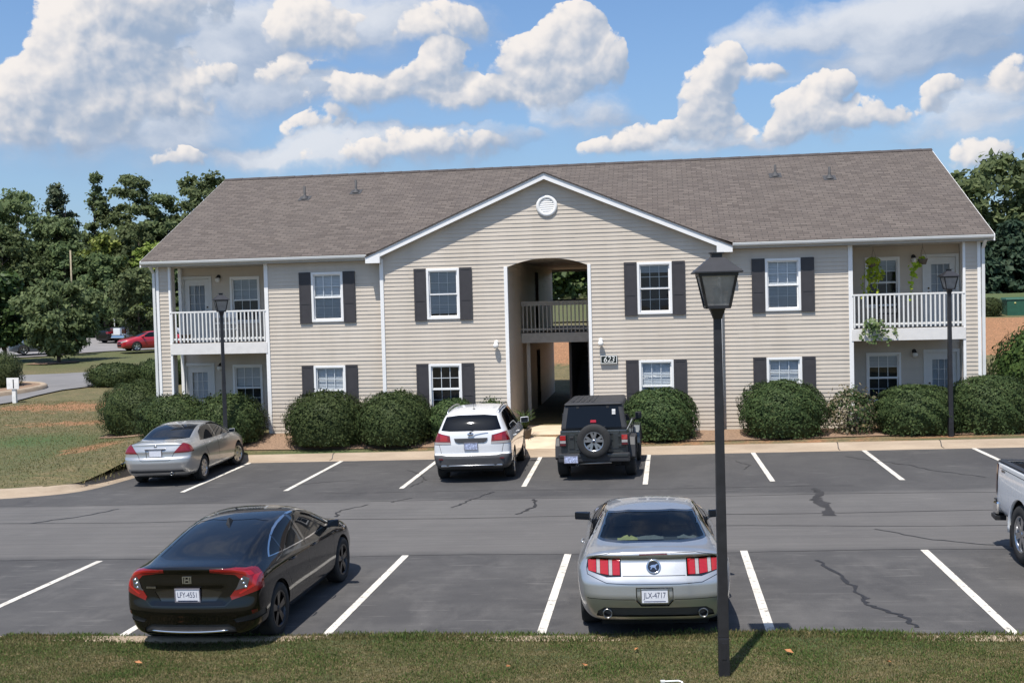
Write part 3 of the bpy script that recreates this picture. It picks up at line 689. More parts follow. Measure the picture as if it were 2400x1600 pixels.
# ---- windows and doors
def window(cx, z0, z1, Y, blind=.5, dark=False, curtain=False, col='blind'):
    w = WW / 2; b = MB(); fr = .068
    for a in ((-w, -w + fr, z0, z1), (w - fr, w, z0, z1), (-w + fr, w - fr, z0, z0 + fr), (-w + fr, w - fr, z1 - fr, z1)): b.box(cx + a[0], cx + a[1], Y - .045, Y + .09, a[2], a[3])
    zm = (z0 + z1) / 2
    f = b.build('window', M['trim'], B, world=True, bevel=.006)
    def sub(mb, nm, mat, bev=0):
        mb.v = [(x - B.location.x, y - B.location.y, z - B.location.z) for x, y, z in mb.v]; return mb.build(nm, mat, f, bevel=bev)
    b = MB()
    for za, zb, yo in ((zm - .03, z1 - fr, .012), (z0 + fr, zm + .03, .036)):
        xa, xb = cx - w + fr, cx + w - fr; s = .036
        for q in ((xa, xa + s, za, zb), (xb - s, xb, za, zb), (xa + s, xb - s, za, za + s), (xa + s, xb - s, zb - s, zb)): b.box(q[0], q[1], Y + yo, Y + yo + .03, q[2], q[3])
    sub(b, 'sash', M['trim'])
    b = MB()
    for za, zb, yo in ((zm - .03 + .036, z1 - fr - .036, .026), (z0 + fr + .036, zm + .03 - .036, .052)):
        xa, xb = cx - w + fr + .036, cx + w - fr - .036; g = .009 if yo < .03 else .0075
        for k in (1, 2): x = xa + (xb - xa) * k / 3; b.box(x - g, x + g, Y + yo, Y + yo + .012, za, zb)
        for k in (1,): z = za + (zb - za) * k / 2; b.box(xa, xb, Y + yo + .001, Y + yo + .011, z - g, z + g)
    sub(b, 'muntin_grid', M['muntin'])
    b = MB()
    for za, zb, yo in ((zm, z1 - fr, .022), (z0 + fr, zm, .048)):
        xa, xb = cx - w + fr, cx + w - fr; b.quad((xa, Y + yo, za), (xb, Y + yo, za), (xb, Y + yo, zb), (xa, Y + yo, zb))
    o = sub(b, 'pane', M['pane'])
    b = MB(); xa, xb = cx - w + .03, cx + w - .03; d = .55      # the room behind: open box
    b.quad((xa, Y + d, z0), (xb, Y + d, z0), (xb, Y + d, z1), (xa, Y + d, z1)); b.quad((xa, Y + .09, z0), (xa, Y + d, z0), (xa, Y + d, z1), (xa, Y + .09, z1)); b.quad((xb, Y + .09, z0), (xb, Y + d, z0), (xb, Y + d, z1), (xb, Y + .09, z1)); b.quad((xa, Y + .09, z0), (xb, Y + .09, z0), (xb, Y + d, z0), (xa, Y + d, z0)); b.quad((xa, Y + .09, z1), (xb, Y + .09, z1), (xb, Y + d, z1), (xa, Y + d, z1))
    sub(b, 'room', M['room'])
    if blind > 0:
        b = MB(); zt = z1 - fr - .01; zb = z1 - fr - blind * (z1 - z0 - 2 * fr); n = int((zt - zb) / .045)
        for k in range(n):
            z = zt - k * .045; b.quad((xa + .05, Y + .072, z - .042 + random.uniform(-.004, .004)), (xb - .05, Y + .072, z - .042), (xb - .05, Y + .088, z), (xa + .05, Y + .088, z))
        sub(b, 'blind', M[col])
    if curtain:
        b = MB(); n = 14
        for k in range(n):
            xk = xa + .05 + (xb - xa - .1) * k / n; xk2 = xa + .05 + (xb - xa - .1) * (k + 1) / n
            b.quad((xk, Y + .16 + .03 * (k % 2), z0 + .05), (xk2, Y + .16 + .03 * ((k + 1) % 2), z0 + .05), (xk2, Y + .16 + .03 * ((k + 1) % 2), zm + curtain), (xk, Y + .16 + .03 * (k % 2), zm + curtain + random.uniform(-.03, .03)))
        sub(b, 'curtain', M['curtain'])
    return f
def shutters(cx, Y, z0, z1):
    for s in (-1, 1):
        a = cx + s * (WW / 2 + .006); c = cx + s * (WW / 2 + .376); x0, x1 = min(a, c), max(a, c); b = MB()
        b.box(x0, x1, Y - .05, Y - .012, z0 - .04, z1 + .015); bo = b.build('shutter', M['shutter'], B, world=True, bevel=.006)
        b = MB()
        for zz in (z0 - .04, z0 + (z1 - z0) * .36, z1 - .055): b.box(x0 + .0015, x1 - .0015, Y - .058, Y - .049, zz + .002, zz + .068)
        for xx in (x0, x1 - .055): b.box(xx + .0015, xx + .0535, Y - .0565, Y - .0485, z0 - .03, z1 + .005)
        b.v = [(x - B.location.x, y - B.location.y, z - B.location.z) for x, y, z in b.v]; b.build('shutter_rail', M['shutter'], bo)
U, Lw = WZ
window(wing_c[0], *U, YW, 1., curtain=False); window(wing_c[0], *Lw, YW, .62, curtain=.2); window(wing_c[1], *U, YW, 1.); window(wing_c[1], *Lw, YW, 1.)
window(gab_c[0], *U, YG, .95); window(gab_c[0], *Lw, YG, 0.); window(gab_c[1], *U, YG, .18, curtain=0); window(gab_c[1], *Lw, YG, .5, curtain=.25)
for c in wing_c: shutters(c, YW, *U); shutters(c, YW, *Lw)
for c in gab_c: shutters(c, YG, *U); shutters(c, YG, *Lw)
for x0, x1, dc, wc in dims:
    for (z0, z1), zf in ((U, 3.11), (Lw, .30)):
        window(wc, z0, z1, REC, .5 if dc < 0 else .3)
        b = MB(); w = DW / 2; zt = zf + DH
        for q in ((-w, -w + .09, zf, zt), (w - .09, w, zf, zt), (-w + .09, w - .09, zt - .09, zt)): b.box(dc + q[0], dc + q[1], REC - .04, REC + .1, q[2], q[3])
        d = b.build('door', M['door'], B, world=True, bevel=.005)
        def sub(mb, nm, mat, bev=0): mb.v = [(x - B.location.x, y - B.location.y, z - B.location.z) for x, y, z in mb.v]; return mb.build(nm, mat, d, bevel=bev)
        b = MB(); xa, xb = dc - w + .09, dc + w - .09; g0, g1 = dc - .26, dc + .26; h0, h1 = zf + .95, zt - .30
        for q in ((xa, g0, zf + .01, zt - .095), (g1, xb, zf + .01, zt - .095), (g0, g1, zf + .01, h0), (g0, g1, h1, zt - .095)): b.box(q[0], q[1], REC + .012, REC + .055, q[2], q[3])
        sub(b, 'door_panel', M['door'])
        b = MB()
        for k in (1, 2): x = g0 + (g1 - g0) * k / 3; b.box(x - .008, x + .008, REC + .02, REC + .04, h0, h1)
        for k in (1, 2): z = h0 + (h1 - h0) * k / 3; b.box(g0, g1, REC + .021, REC + .039, z - .008, z + .008)
        sub(b, 'muntin_grid', M['door'])
        b = MB(); b.quad((g0, REC + .034, h0), (g1, REC + .034, h0), (g1, REC + .034, h1), (g0, REC + .034, h1)); sub(b, 'pane', M['pane'])
        b = MB()
        for k in range(24): z = h1 - k * .042; b.quad((g0, REC + .075, z - .04), (g1, REC + .075, z - .04), (g1, REC + .085, z), (g0, REC + .085, z)) if z - .04 > h0 else None
        b.quad((g0, REC + .2, h0), (g1, REC + .2, h0), (g1, REC + .2, h1), (g0, REC + .2, h1)); sub(b, 'blind', M['blind'])
        hx = xb - .09 if dc < 0 else xa + .09
        b = MB(); b.lathe([(0, -.075), (.03, -.07), (.035, -.05), (.02, -.03), (.032, -.012), (.034, 0)], 'y', (hx, REC + .012, zf + .98), 14); b.lathe([(0, -.02), (.025, -.02), (.03, 0)], 'y', (hx, REC + .012, zf + 1.12), 12); sub(b, 'handle', M['brass'])
# wall lights: bracket with an opal globe
def wall_light(x, y, z, r=.085):
    b = MB(); b.lathe([(0, -.03), (.06, -.03), (.065, -.005), (.065, 0)], 'y', (x, y, z + .10), 16); b.tube([(x, y - .02, z + .10), (x, y - .10, z + .12), (x, y - .12, z + .07)], .012); b.lathe([(.0, .10), (.05, .095), (.06, .06)], 'z', (x, y - .12, z), 16)
    o = b.build('wall_light', M['black_metal'] if y > 32 else M['white'], B, world=True)
    g = MB(); g.lathe([(r * math.sin(t), .0 - r * math.cos(t)) for t in np.linspace(0, math.pi * .86, 10)], 'z', (x, y - .12, z), 20); g.v = [(a - B.location.x, c - B.location.y, d - B.location.z) for a, c, d in g.v]; g.build('globe', M['globe'], o)
wall_light(-4.816, YG - .012, 2.86); wall_light(-1.73, YG - .012, 2.86)
for x, z in ((-14.09, 5.10), (-14.12, 2.26), (7.45, 5.07), (7.44, 2.28)): wall_light(x, REC - .012, z)
# number plaque
b = MB(); b.box(-1.755, -1.26, YG - .075, YG - .015, 2.265, 2.515); s = b.build('number_sign', M['sign_green'], B, world=True, bevel=.01)
b = MB()
for q in ((-1.745, -1.27, 2.272, 2.290), (-1.745, -1.27, 2.490, 2.508), (-1.745, -1.727, 2.291, 2.489), (-1.288, -1.27, 2.291, 2.489)): b.box(q[0], q[1], YG - .084, YG - .074, q[2], q[3])
b.v = [(a - B.location.x, c - B.location.y, d - B.location.z) for a, c, d in b.v]; b.build('sign_border', M['sign_white'], s)
text_mesh('house_number', '623', .235, M['sign_white'], s, (-1.505 - B.location.x, YG - .078 - B.location.y, 2.39 - B.location.z), (R(90), 0, 0), .004, 1.02, shear=.2, sx=.92)
# round gable vent
b = MB(); b.lathe([(.20, -.012), (.215, -.045), (.30, -.045), (.315, -.012)], 'y', (XC + .05, YG - .01, 6.92), 40); v = b.build('round_vent', M['trim'], B, world=True)
b = MB()
for k in range(7):
    z = 6.92 - .18 + k * .06; hw = math.sqrt(max(0, .215**2 - (z - 6.92)**2)); b.quad((XC + .05 - hw, YG - .045, z - .028), (XC + .05 + hw, YG - .045, z - .028), (XC + .05 + hw, YG - .02, z + .03), (XC + .05 - hw, YG - .02, z + .03))
b.v = [(a - B.location.x, c - B.location.y, d - B.location.z) for a, c, d in b.v]; b.build('vent_louvre', M['trim'], v)
# ---- roof
EY, EZ, RY, RZ = 31.52, 5.685, 38.4, 8.95
SL = (RZ - EZ) / (RY - EY)
RX0, RX1 = -15.87, 9.22
GX0, GX1, GPX, GZ0, GZ1, GY = -8.67, 2.08, -3.27, 5.60, 7.88, 31.33
def roof_face(b, pts, uvs): b.append((pts, uvs))
faces = []
ln = math.hypot(RY - EY, RZ - EZ)
yv = EY + (GZ1 - EZ) / SL
lnv = math.hypot(yv - EY, GZ1 - EZ)
faces.append(([(RX0, EY, EZ), (GX0, EY, EZ), (GPX, yv, GZ1), (GX1, EY, EZ), (RX1, EY, EZ), (RX1, RY, RZ), (RX0, RY, RZ)], [(RX0, 0), (GX0, 0), (GPX, lnv), (GX1, 0), (RX1, 0), (RX1, ln), (RX0, ln)]))
faces.append(([(RX0, RY, RZ), (RX1, RY, RZ), (RX1, 2 * RY - EY, EZ), (RX0, 2 * RY - EY, EZ)], [(RX0, ln), (RX1, ln), (RX1, 0), (RX0, 0)]))
gl = math.hypot(GPX - GX0, GZ1 - GZ0)
faces.append(([(GX0, GY, GZ0), (GPX, GY, GZ1), (GPX, yv + .05, GZ1), (GX0, EY + .02, GZ0)], [(GY, 0), (GY, gl), (yv, gl), (EY, 0)]))
faces.append(([(GPX, GY, GZ1), (GX1, GY, GZ0), (GX1, EY + .02, GZ0), (GPX, yv + .05, GZ1)], [(GY, gl), (GY, 0), (EY, 0), (yv, gl)]))
me = bpy.data.meshes.new('roof'); vs = []; fs = []
for p, u in faces: fs.append(tuple(range(len(vs), len(vs) + len(p)))); vs += [(a - B.location.x, c - B.location.y, d - B.location.z) for a, c, d in p]
me.from_pydata(vs, [], fs); uvl = me.uv_layers.new(name='UVMap'); flat = [u for p, us in faces for u in us]
for i, u in enumerate(flat): uvl.data[i].uv = u
roof = link_mesh('roof', me, M['shingle'], B)
bm = bmesh.new(); bm.from_mesh(me); bmesh.ops.triangulate(bm, faces=bm.faces); bm.to_mesh(me); bm.free()
def subR(mb, nm, mat, bev=0): mb.v = [(x - B.location.x, y - B.location.y, z - B.location.z) for x, y, z in mb.v]; return mb.build(nm, mat, roof, bevel=bev)
b = MB()          # ridge caps
n = 75
for k in range(n):
    x0 = RX0 + (RX1 - RX0) * k / n; x1 = RX0 + (RX1 - RX0) * (k + 1) / n + .02; h = .012 + .006 * (k % 2)
    b.quad((x0, RY - .15, RZ - .15 * SL + h), (x1, RY - .15, RZ - .15 * SL + h + .004), (x1, RY, RZ + h + .02), (x0, RY, RZ + h + .016)); b.quad((x0, RY + .15, RZ - .15 * SL + h), (x1, RY + .15, RZ - .15 * SL + h + .004), (x1, RY, RZ + h + .02), (x0, RY, RZ + h + .016))
subR(b, 'ridge_cap', M['ridge'])
# vent pipes
for i, (x, y) in enumerate(((-12.1, 36.2), (-10.38, 36.6), (3.85, 36.55), (5.52, 36.15))):
    z = EZ + SL * (y - EY); b = MB(); b.lathe([(.16, -.03), (.10, .05), (.055, .11), (.04, .13), (.04, .42 if i < 2 else .36), (.03, .42 if i < 2 else .36), (.03, .2)], 'z', (x, y, z), 14); b.quad((x - .2, y - .2, z - .2 * SL + .012), (x + .2, y - .2, z - .2 * SL + .012), (x + .2, y + .2, z + .2 * SL + .012), (x - .2, y + .2, z + .2 * SL + .012)); subR(b, 'vent_pipe', M['pipe'])
# rake boards of the front gable, dark shingle edge above, eave returns
b = MB(); t = .20
for xa, xb in ((GX0, GPX), (GPX, GX1)):
    za, zb = (GZ0, GZ1) if xa == GX0 else (GZ1, GZ0)
    b.hexa([(xa, GY + .002, za - t), (xb, GY + .002, zb - t), (xb, GY + .04, zb - t), (xa, GY + .04, za - t)], [(xa, GY + .002, za - .025), (xb, GY + .002, zb - .025), (xb, GY + .04, zb - .025), (xa, GY + .04, za - .025)])
b.hexa([(GX0 - .001, GY - .004, GZ0 - .20), (GX0 + .44, GY - .004, GZ0 - .20), (GX0 + .44, GY + .22, GZ0 - .20), (GX0 - .001, GY + .22, GZ0 - .20)], [(GX0 - .001, GY - .004, GZ0 - .02), (GX0 + .44, GY - .004, GZ0 + .12), (GX0 + .44, GY + .22, GZ0 + .12), (GX0 - .001, GY + .22, GZ0 - .02)])
b.hexa([(GX1 - .44, GY - .004, GZ0 - .20), (GX1 + .001, GY - .004, GZ0 - .20), (GX1 + .001, GY + .22, GZ0 - .20), (GX1 - .44, GY + .22, GZ0 - .20)], [(GX1 - .44, GY - .004, GZ0 + .12), (GX1 + .001, GY - .004, GZ0 - .02), (GX1 + .001, GY + .22, GZ0 - .02), (GX1 - .44, GY + .22, GZ0 + .12)])
b.build('rake_board', M['trim'], B, world=True)
b = MB()
for xa, xb in ((GX0, GPX), (GPX, GX1)):
    za, zb = (GZ0, GZ1) if xa == GX0 else (GZ1, GZ0)
    b.hexa([(xa, GY - .03, za - .024), (xb, GY - .03, zb - .024), (xb, GY + .06, zb - .024), (xa, GY + .06, za - .024)], [(xa, GY - .03, za + .012), (xb, GY - .03, zb + .012), (xb, GY + .06, zb + .008), (xa, GY + .06, za + .008)])
subR(b, 'drip_edge', M['ridge'])
b = MB()     # sloping soffit under the gable overhang
for xa, xb in ((GX0, GPX), (GPX, GX1)):
    za, zb = (GZ0, GZ1) if xa == GX0 else (GZ1, GZ0)
    b.quad((xa, GY + .04, za - .19), (xb, GY + .04, zb - .19), (xb, YG + .02, zb - .19), (xa, YG + .02, za - .19))
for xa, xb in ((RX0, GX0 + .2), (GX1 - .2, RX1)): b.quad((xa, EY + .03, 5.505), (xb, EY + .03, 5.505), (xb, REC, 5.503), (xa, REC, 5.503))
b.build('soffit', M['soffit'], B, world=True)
# gutters and eave fascia
for xa, xb in ((RX0 + .03, GX0 - .02), (GX1 + .02, RX1 - .03)):
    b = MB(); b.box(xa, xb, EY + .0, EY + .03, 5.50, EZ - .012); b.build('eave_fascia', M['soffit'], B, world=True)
    b = MB(); pr = [(EY - .005, 5.56), (EY - .07, 5.565), (EY - .105, 5.60), (EY - .115, 5.655), (EY - .10, 5.66), (EY - .09, 5.61), (EY - .06, 5.58), (EY - .012, 5.575), (EY - .012, 5.65), (EY - .005, 5.65)]
    b.prism(pr, 'x', xa, xb); b.build('gutter', M['gutter'], B, world=True)
for x, s in ((RX0, -1), (RX1, 1)):      # end rakes
    b = MB()
    for ya, yb, za, zb in ((EY, RY, EZ, RZ), (RY, 2 * RY - EY, RZ, EZ)): b.hexa([(x - .02, ya, za - .19), (x + .02, ya, za - .19), (x + .02, yb, zb - .19), (x - .02, yb, zb - .19)], [(x - .02, ya, za - .012), (x + .02, ya, za - .012), (x + .02, yb, zb - .012), (x - .02, yb, zb - .012)])
    b.build('end_rake', M['trim'], B, world=True)
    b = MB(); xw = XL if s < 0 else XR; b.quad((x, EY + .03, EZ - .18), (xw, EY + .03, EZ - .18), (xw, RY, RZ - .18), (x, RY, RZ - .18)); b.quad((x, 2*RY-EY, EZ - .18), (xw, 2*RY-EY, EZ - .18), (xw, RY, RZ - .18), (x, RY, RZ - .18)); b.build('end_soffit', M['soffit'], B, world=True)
# downspouts
b = MB()
for x, s in ((-15.56, 1), (8.98, -1), (-8.42, 0), (1.86, 0)):
    if s: b.box(x - .04, x + .04, YW - .07, YW + .01, .15, 5.30); b.hexa([(x - .04, YW - .07, 5.30), (x + .04, YW - .07, 5.30), (x + .04, YW + .01, 5.30), (x - .04, YW + .01, 5.30)], [(x - .04, EY - .06, 5.52), (x + .04, EY - .06, 5.52), (x + .04, EY + .02, 5.52), (x - .04, EY + .02, 5.52)])
b.build('downspout', M['gutter'], B, world=True)
# ------------------------------------------------------------------ foliage
def leaf_quads(P, N, size, asp=.55, jit=.5, droop=0., seed=0):
    """one bent diamond leaf per point; N leans the leaf face, the rest is random"""
    r = np.random.default_rng(seed); n = len(P)
    nr = N + r.normal(size=(n, 3)) * jit; nr /= np.linalg.norm(nr, axis=1, keepdims=True) + 1e-9
    a = r.normal(size=(n, 3)); a -= nr * (a * nr).sum(1, keepdims=True); a /= np.linalg.norm(a, axis=1, keepdims=True) + 1e-9
    a[:, 2] -= droop; b = np.cross(nr, a)
    s = size * r.uniform(.65, 1.35, (n, 1))
    tip = P + a * s; base = P - a * s
    l = P + b * s * asp; q = P - b * s * asp
    V = np.stack([base, l, tip, q], 1).reshape(-1, 3)
    return V, np.arange(4 * n).reshape(n, 4)
def sphere_pts(n, r):
    v = r.normal(size=(n, 3)); return v / np.linalg.norm(v, axis=1, keepdims=True)

def shrub_shape(rx, ry, h, seed, n, leaf, mat, name='foliage', parent=None, power=2.6, bumps=9, ragged=.0, core=True, corem=None, hole=0., flat=.0, extra_twigs=0):
    r = np.random.default_rng(seed)
    # clipped dome: superellipsoid with lumps, leaves over its skin and just inside
    d = sphere_pts(n, r); d[:, 2] = np.abs(d[:, 2]) * 1.0
    lo = r.random(n) < .25; d[lo, 2] *= -.55
    d /= np.linalg.norm(d, axis=1, keepdims=True)
    e = (np.abs(d[:, 0]) ** power + np.abs(d[:, 1]) ** power + np.abs(d[:, 2]) ** power) ** (-1 / power)
    c = sphere_pts(bumps, r); amp = r.uniform(-.13, .09, bumps)
    lump = sum(amp[i] * np.exp(-((d - c[i]) ** 2).sum(1) / .16) for i in range(bumps))
    f1 = r.uniform(4, 9, (6, 3)); ph = r.uniform(0, 6, 6); fine = sum(np.sin(d @ f1[i] * 1.6 + ph[i]) for i in range(6)) * .018
    dens = r.random(n); rad = e * (1 + lump + fine) * (1 - .22 * dens ** 2.2 + ragged * .32 * np.minimum(np.abs(r.normal(size=n)), 1.6) * (r.random(n) < .22))
    keep = np.ones(n, bool)
    if hole:
        hc = sphere_pts(7, r)
        for q in hc: keep &= ~((((d - q) ** 2).sum(1) < hole ** 2) & (r.random(n) < .8))
    P = d * rad[:, None] * np.array([rx, ry, h * .62]); P[:, 2] += h * .38
    P[:, 2] = np.where(P[:, 2] < .03, .03 + .1 * r.random(n), P[:, 2]); P = P[keep]; N = d[keep] + np.array([0, 0, .25])
    V, F = leaf_quads(P, N, leaf, .5, .75, seed=seed)
    o = np_mesh(name, V, F, mat, parent)
    if core:
        m = 26; u = np.linspace(0, 2 * np.pi, m, endpoint=False); w = np.linspace(-.9, np.pi / 2, 12)
        U, W = np.meshgrid(u, w, indexing='ij'); D = np.stack([np.cos(U) * np.cos(W), np.sin(U) * np.cos(W), np.sin(W)], -1).reshape(-1, 3)
        ee = (np.abs(D) ** power).sum(1) ** (-1 / power); lu = sum(amp[i] * np.exp(-((D - c[i]) ** 2).sum(1) / .16) for i in range(bumps))
        Q = D * (ee * (1 + lu) * .84)[:, None] * np.array([rx, ry, h * .62]); Q[:, 2] = np.maximum(Q[:, 2] + h * .38, .02)
        i = np.arange(m * 12).reshape(m, 12); i2 = np.roll(i, -1, 0)
        Fq = np.stack([i[:, :-1].ravel(), i2[:, :-1].ravel(), i2[:, 1:].ravel(), i[:, 1:].ravel()], 1)
        np_mesh('inner_growth', Q, Fq, corem or M['leaf_dark'], parent, smooth=True)
    return o
def stems(parent, n, h, r0, spread, mat='bark', name='stem', seed=1):
    r = np.random.default_rng(seed); b = MB()
    for k in range(n):
        a = r.uniform(0, 6.28); x, y = r.normal(0, .05, 2)
        b.tube([(x, y, -.05), (x + spread * .4 * math.cos(a), y + spread * .4 * math.sin(a), h * .5), (x + spread * math.cos(a), y + spread * math.sin(a), h)], [r0, r0 * .7, r0 * .35], 6)
    return b.build(name, M[mat], parent, fix=False)
def shrub(x, y, rx, ry, h, seed, label, n=9000, leaf=.042, mat='leaf_shrub', group='clipped evergreen shrubs round the building', zoff=0, **kw):
    o = empty('shrub', (x, y, float(H(x, y)) + zoff - .02)); tag(o, label, 'shrub', group)
    shrub_shape(rx, ry, h, seed, n, leaf, M[mat], parent=o, **kw); stems(o, 6, h * .5, .025, rx * .35, seed=seed)
    return o
shrub(-17.6, 34.6, 1.35, 1.2, 1.75, 11, 'round shrub beyond the left corner of the apartment building', 11000)
shrub(-14.75, 31.1, 1.15, .9, 1.30, 12, 'broad shrub hiding the foot of the left patio door', 9000, ragged=.25)
shrub(-13.0, 31.1, 1.12, .9, 1.40, 13, 'shrub behind the lamp post by the silver four-door car', 10000, ragged=.3)
shrub(-9.85, 30.78, 1.22, .95, 1.50, 14, 'shrub touching the lower window of the left wing, left of its twin', 12000, ragged=.2)
shrub(-7.75, 30.75, 1.14, .95, 1.46, 15, 'round shrub below the left downspout of the gable front', 12000, ragged=.22)
shrub(-6.05, 30.95, .72, .7, 1.18, 16, 'smaller shrub showing just left of the white SUV', 7000)
shrub(-4.95, 30.95, .5, .5, 1.1, 17, 'low shrub behind the white SUV beside the breezeway', 4000, ragged=.5)
shrub(-.05, 30.75, 1.06, .9, 1.40, 18, 'round shrub right of the grey off-road vehicle', 11000)
shrub(3.36, 30.85, 1.22, .95, 1.52, 19, 'big dome shrub under the lower window of the right wing', 12000)
shrub(7.0, 31.0, 1.18, .9, 1.34, 21, 'wide shrub in front of the right patio window', 12000)
shrub(8.98, 31.2, 1.2, 1.0, 1.52, 22, 'dome shrub right of the right-hand lamp post', 12000)
o = shrub(5.25, 31.05, .66, .6, 1.22, 20, 'thin gappy shrub with bare brown twigs between two full ones', 2800, core=False, hole=.42, ragged=.5, power=2.)
shrub_shape(.80, .62, 1.22, 88, 900, .05, M['leaf_brown'], 'dead_twigs', o, 2., ragged=.6, core=False)
shrub(11.85, 34.8, 1.75, 1.6, 2.75, 23, 'tall broadleaf shrub at the right corner of the building', 11000, .075, 'leaf_broad', ragged=.25, power=2.2)
for i, (x, y, rx, h) in enumerate(((-26.9, 50.6, 1.6, 1.15), (-24.6, 50.9, 1.4, 1.3), (-22.6, 51.2, 1.4, 1.5))):
    shrub(x, y, rx, 1.1, h, 40 + i, ['low hedge shrub at the driveway bend, farthest from the building', 'hedge shrub between two others by the driveway bend', 'hedge shrub by the driveway bend nearest the building'][i], 4500, .06, 'leaf_shrub_back', group='hedge along the driveway')
shrub(-32.6, 49.0, 1.5, 1.3, 1.75, 45, 'round dark shrub on the kerbed island behind the white post', 6000, .06, 'leaf_dark', group='shrubs on the kerbed island', zoff=.2)
shrub(-34.9, 48.6, 1.3, 1.2, 1.25, 46, 'dark island shrub at the left edge of the photo', 4000, .06, 'leaf_dark', group='shrubs on the kerbed island', zoff=.2)
for i, (x, y) in enumerate(((15.3, 59.6), (17.0, 59.7))):
    shrub(x, y, .85 if i else .5, .7, .95 if i else 1.2, 48 + i, ['small brownish shrub on the clay bank close to the building', 'low brownish shrub left of the green utility box'][i], 2200, .06, 'leaf_shrub_back', group='little shrubs on the clay bank')

# ---- trees
def crown_mesh(name, seed, h, rad, n_cl, per, leaf, mat, parent, shape='round', trunk_h=.25, airy=0.):
    """clumps of leaves at branch ends spread through the crown volume"""
    r = np.random.default_rng(seed); C = []; tries = 0
    while len(C) < n_cl and tries < n_cl * 40:
        tries += 1
        z = r.random(); a = r.uniform(0, 2 * np.pi)
        if shape == 'round': prof = np.sin(np.pi * np.clip(z * .92 + .05, 0, 1)) ** .55
        elif shape == 'tall': prof = (np.sin(np.pi * np.clip(z ** .8 * .9 + .08, 0, 1)) ** .8) * (.8 + .25 * np.sin(z * 9 + seed))
        elif shape == 'cone': prof = (1 - z) ** .8 + .04
        elif shape == 'shelf': prof = .9 - .5 * z
        else: prof = 1.
        lob = 1 + .28 * np.sin(a * 2 + seed) * np.sin(z * 7 + seed * 1.7) + .15 * np.sin(a * 3 + seed * 2)
        q = r.random() ** (.42 if shape != 'cone' else .3)
        rr = rad * prof * q * lob
        C.append((rr * np.cos(a), rr * np.sin(a), h * (trunk_h + (1 - trunk_h) * z), q))
    C = np.array(C); P = []; N = []
    for (x, y, z, q) in C:
        m = max(8, int(per * r.uniform(.5, 1.3))); d = sphere_pts(m, r)
        cr = max(.62, rad * r.uniform(.16, .30) * (.8 if airy else 1)); rr = cr * np.minimum(1.5, np.abs(r.normal(.62, .34, (m, 1))))
        sc = np.array([1, 1, .62]) if shape != 'cone' else np.array([1.15, 1.15, .28])
        p = d * rr * sc + np.array([x, y, z])
        if shape == 'cone': p[:, 2] -= .22 * (np.hypot(p[:, 0], p[:, 1]))
        P.append(p); N.append(d * .6 + np.array([x, y, 0]) / (rad + 1e-6) * .4 + np.array([0, 0, .55]))
    P = np.concatenate(P); N = np.concatenate(N)
    V, F = leaf_quads(P, N, leaf, .6, .55, droop=.25, seed=seed + 1)
    return np_mesh(name, V, F, mat, parent), C
def tree(x, y, h, rad, seed, label, mat='leaf_forest', shape='round', n_cl=70, per=75, leaf=.26, trunk_h=.22, tr=.2, group='forest trees beyond the far parking lot', z=None, airy=0., name='tree', cat='tree', dead=False):
    o = empty(name, (x, y, (float(H(x, y)) if z is None else z) - .05)); tag(o, label, cat, group)
    cr, C = crown_mesh('crown', seed, h, rad, n_cl, per, leaf, M[mat], o, shape, trunk_h, airy)
    r = np.random.default_rng(seed + 5); b = MB(); lean = r.normal(0, .02 * h, 2)
    top = (lean[0], lean[1], h * (.86 if shape != 'cone' else .97))
    b.tube([(0, 0, -.2), (0, 0, .1), (lean[0] * .4, lean[1] * .4, h * .4), top], [tr * 1.4, tr, tr * .7, tr * .15], 9)
    for k in r.choice(len(C), min(len(C), 16), replace=False):
        x1, y1, z1, q = C[k]; z0 = max(h * trunk_h * .8, z1 - .45 * math.hypot(x1, y1) - .6)
        t = min(1, z0 / top[2]); bx, by = lean[0] * t, lean[1] * t
        b.tube([(bx, by, z0), ((bx + x1) * .5, (by + y1) * .5, (z0 + z1) * .5 - .1), (x1, y1, z1)], [tr * .45 * (1 - .5 * t), tr * .25, tr * .08], 5)
    b.build('trunk', M['bark'], o, fix=False)
    return o
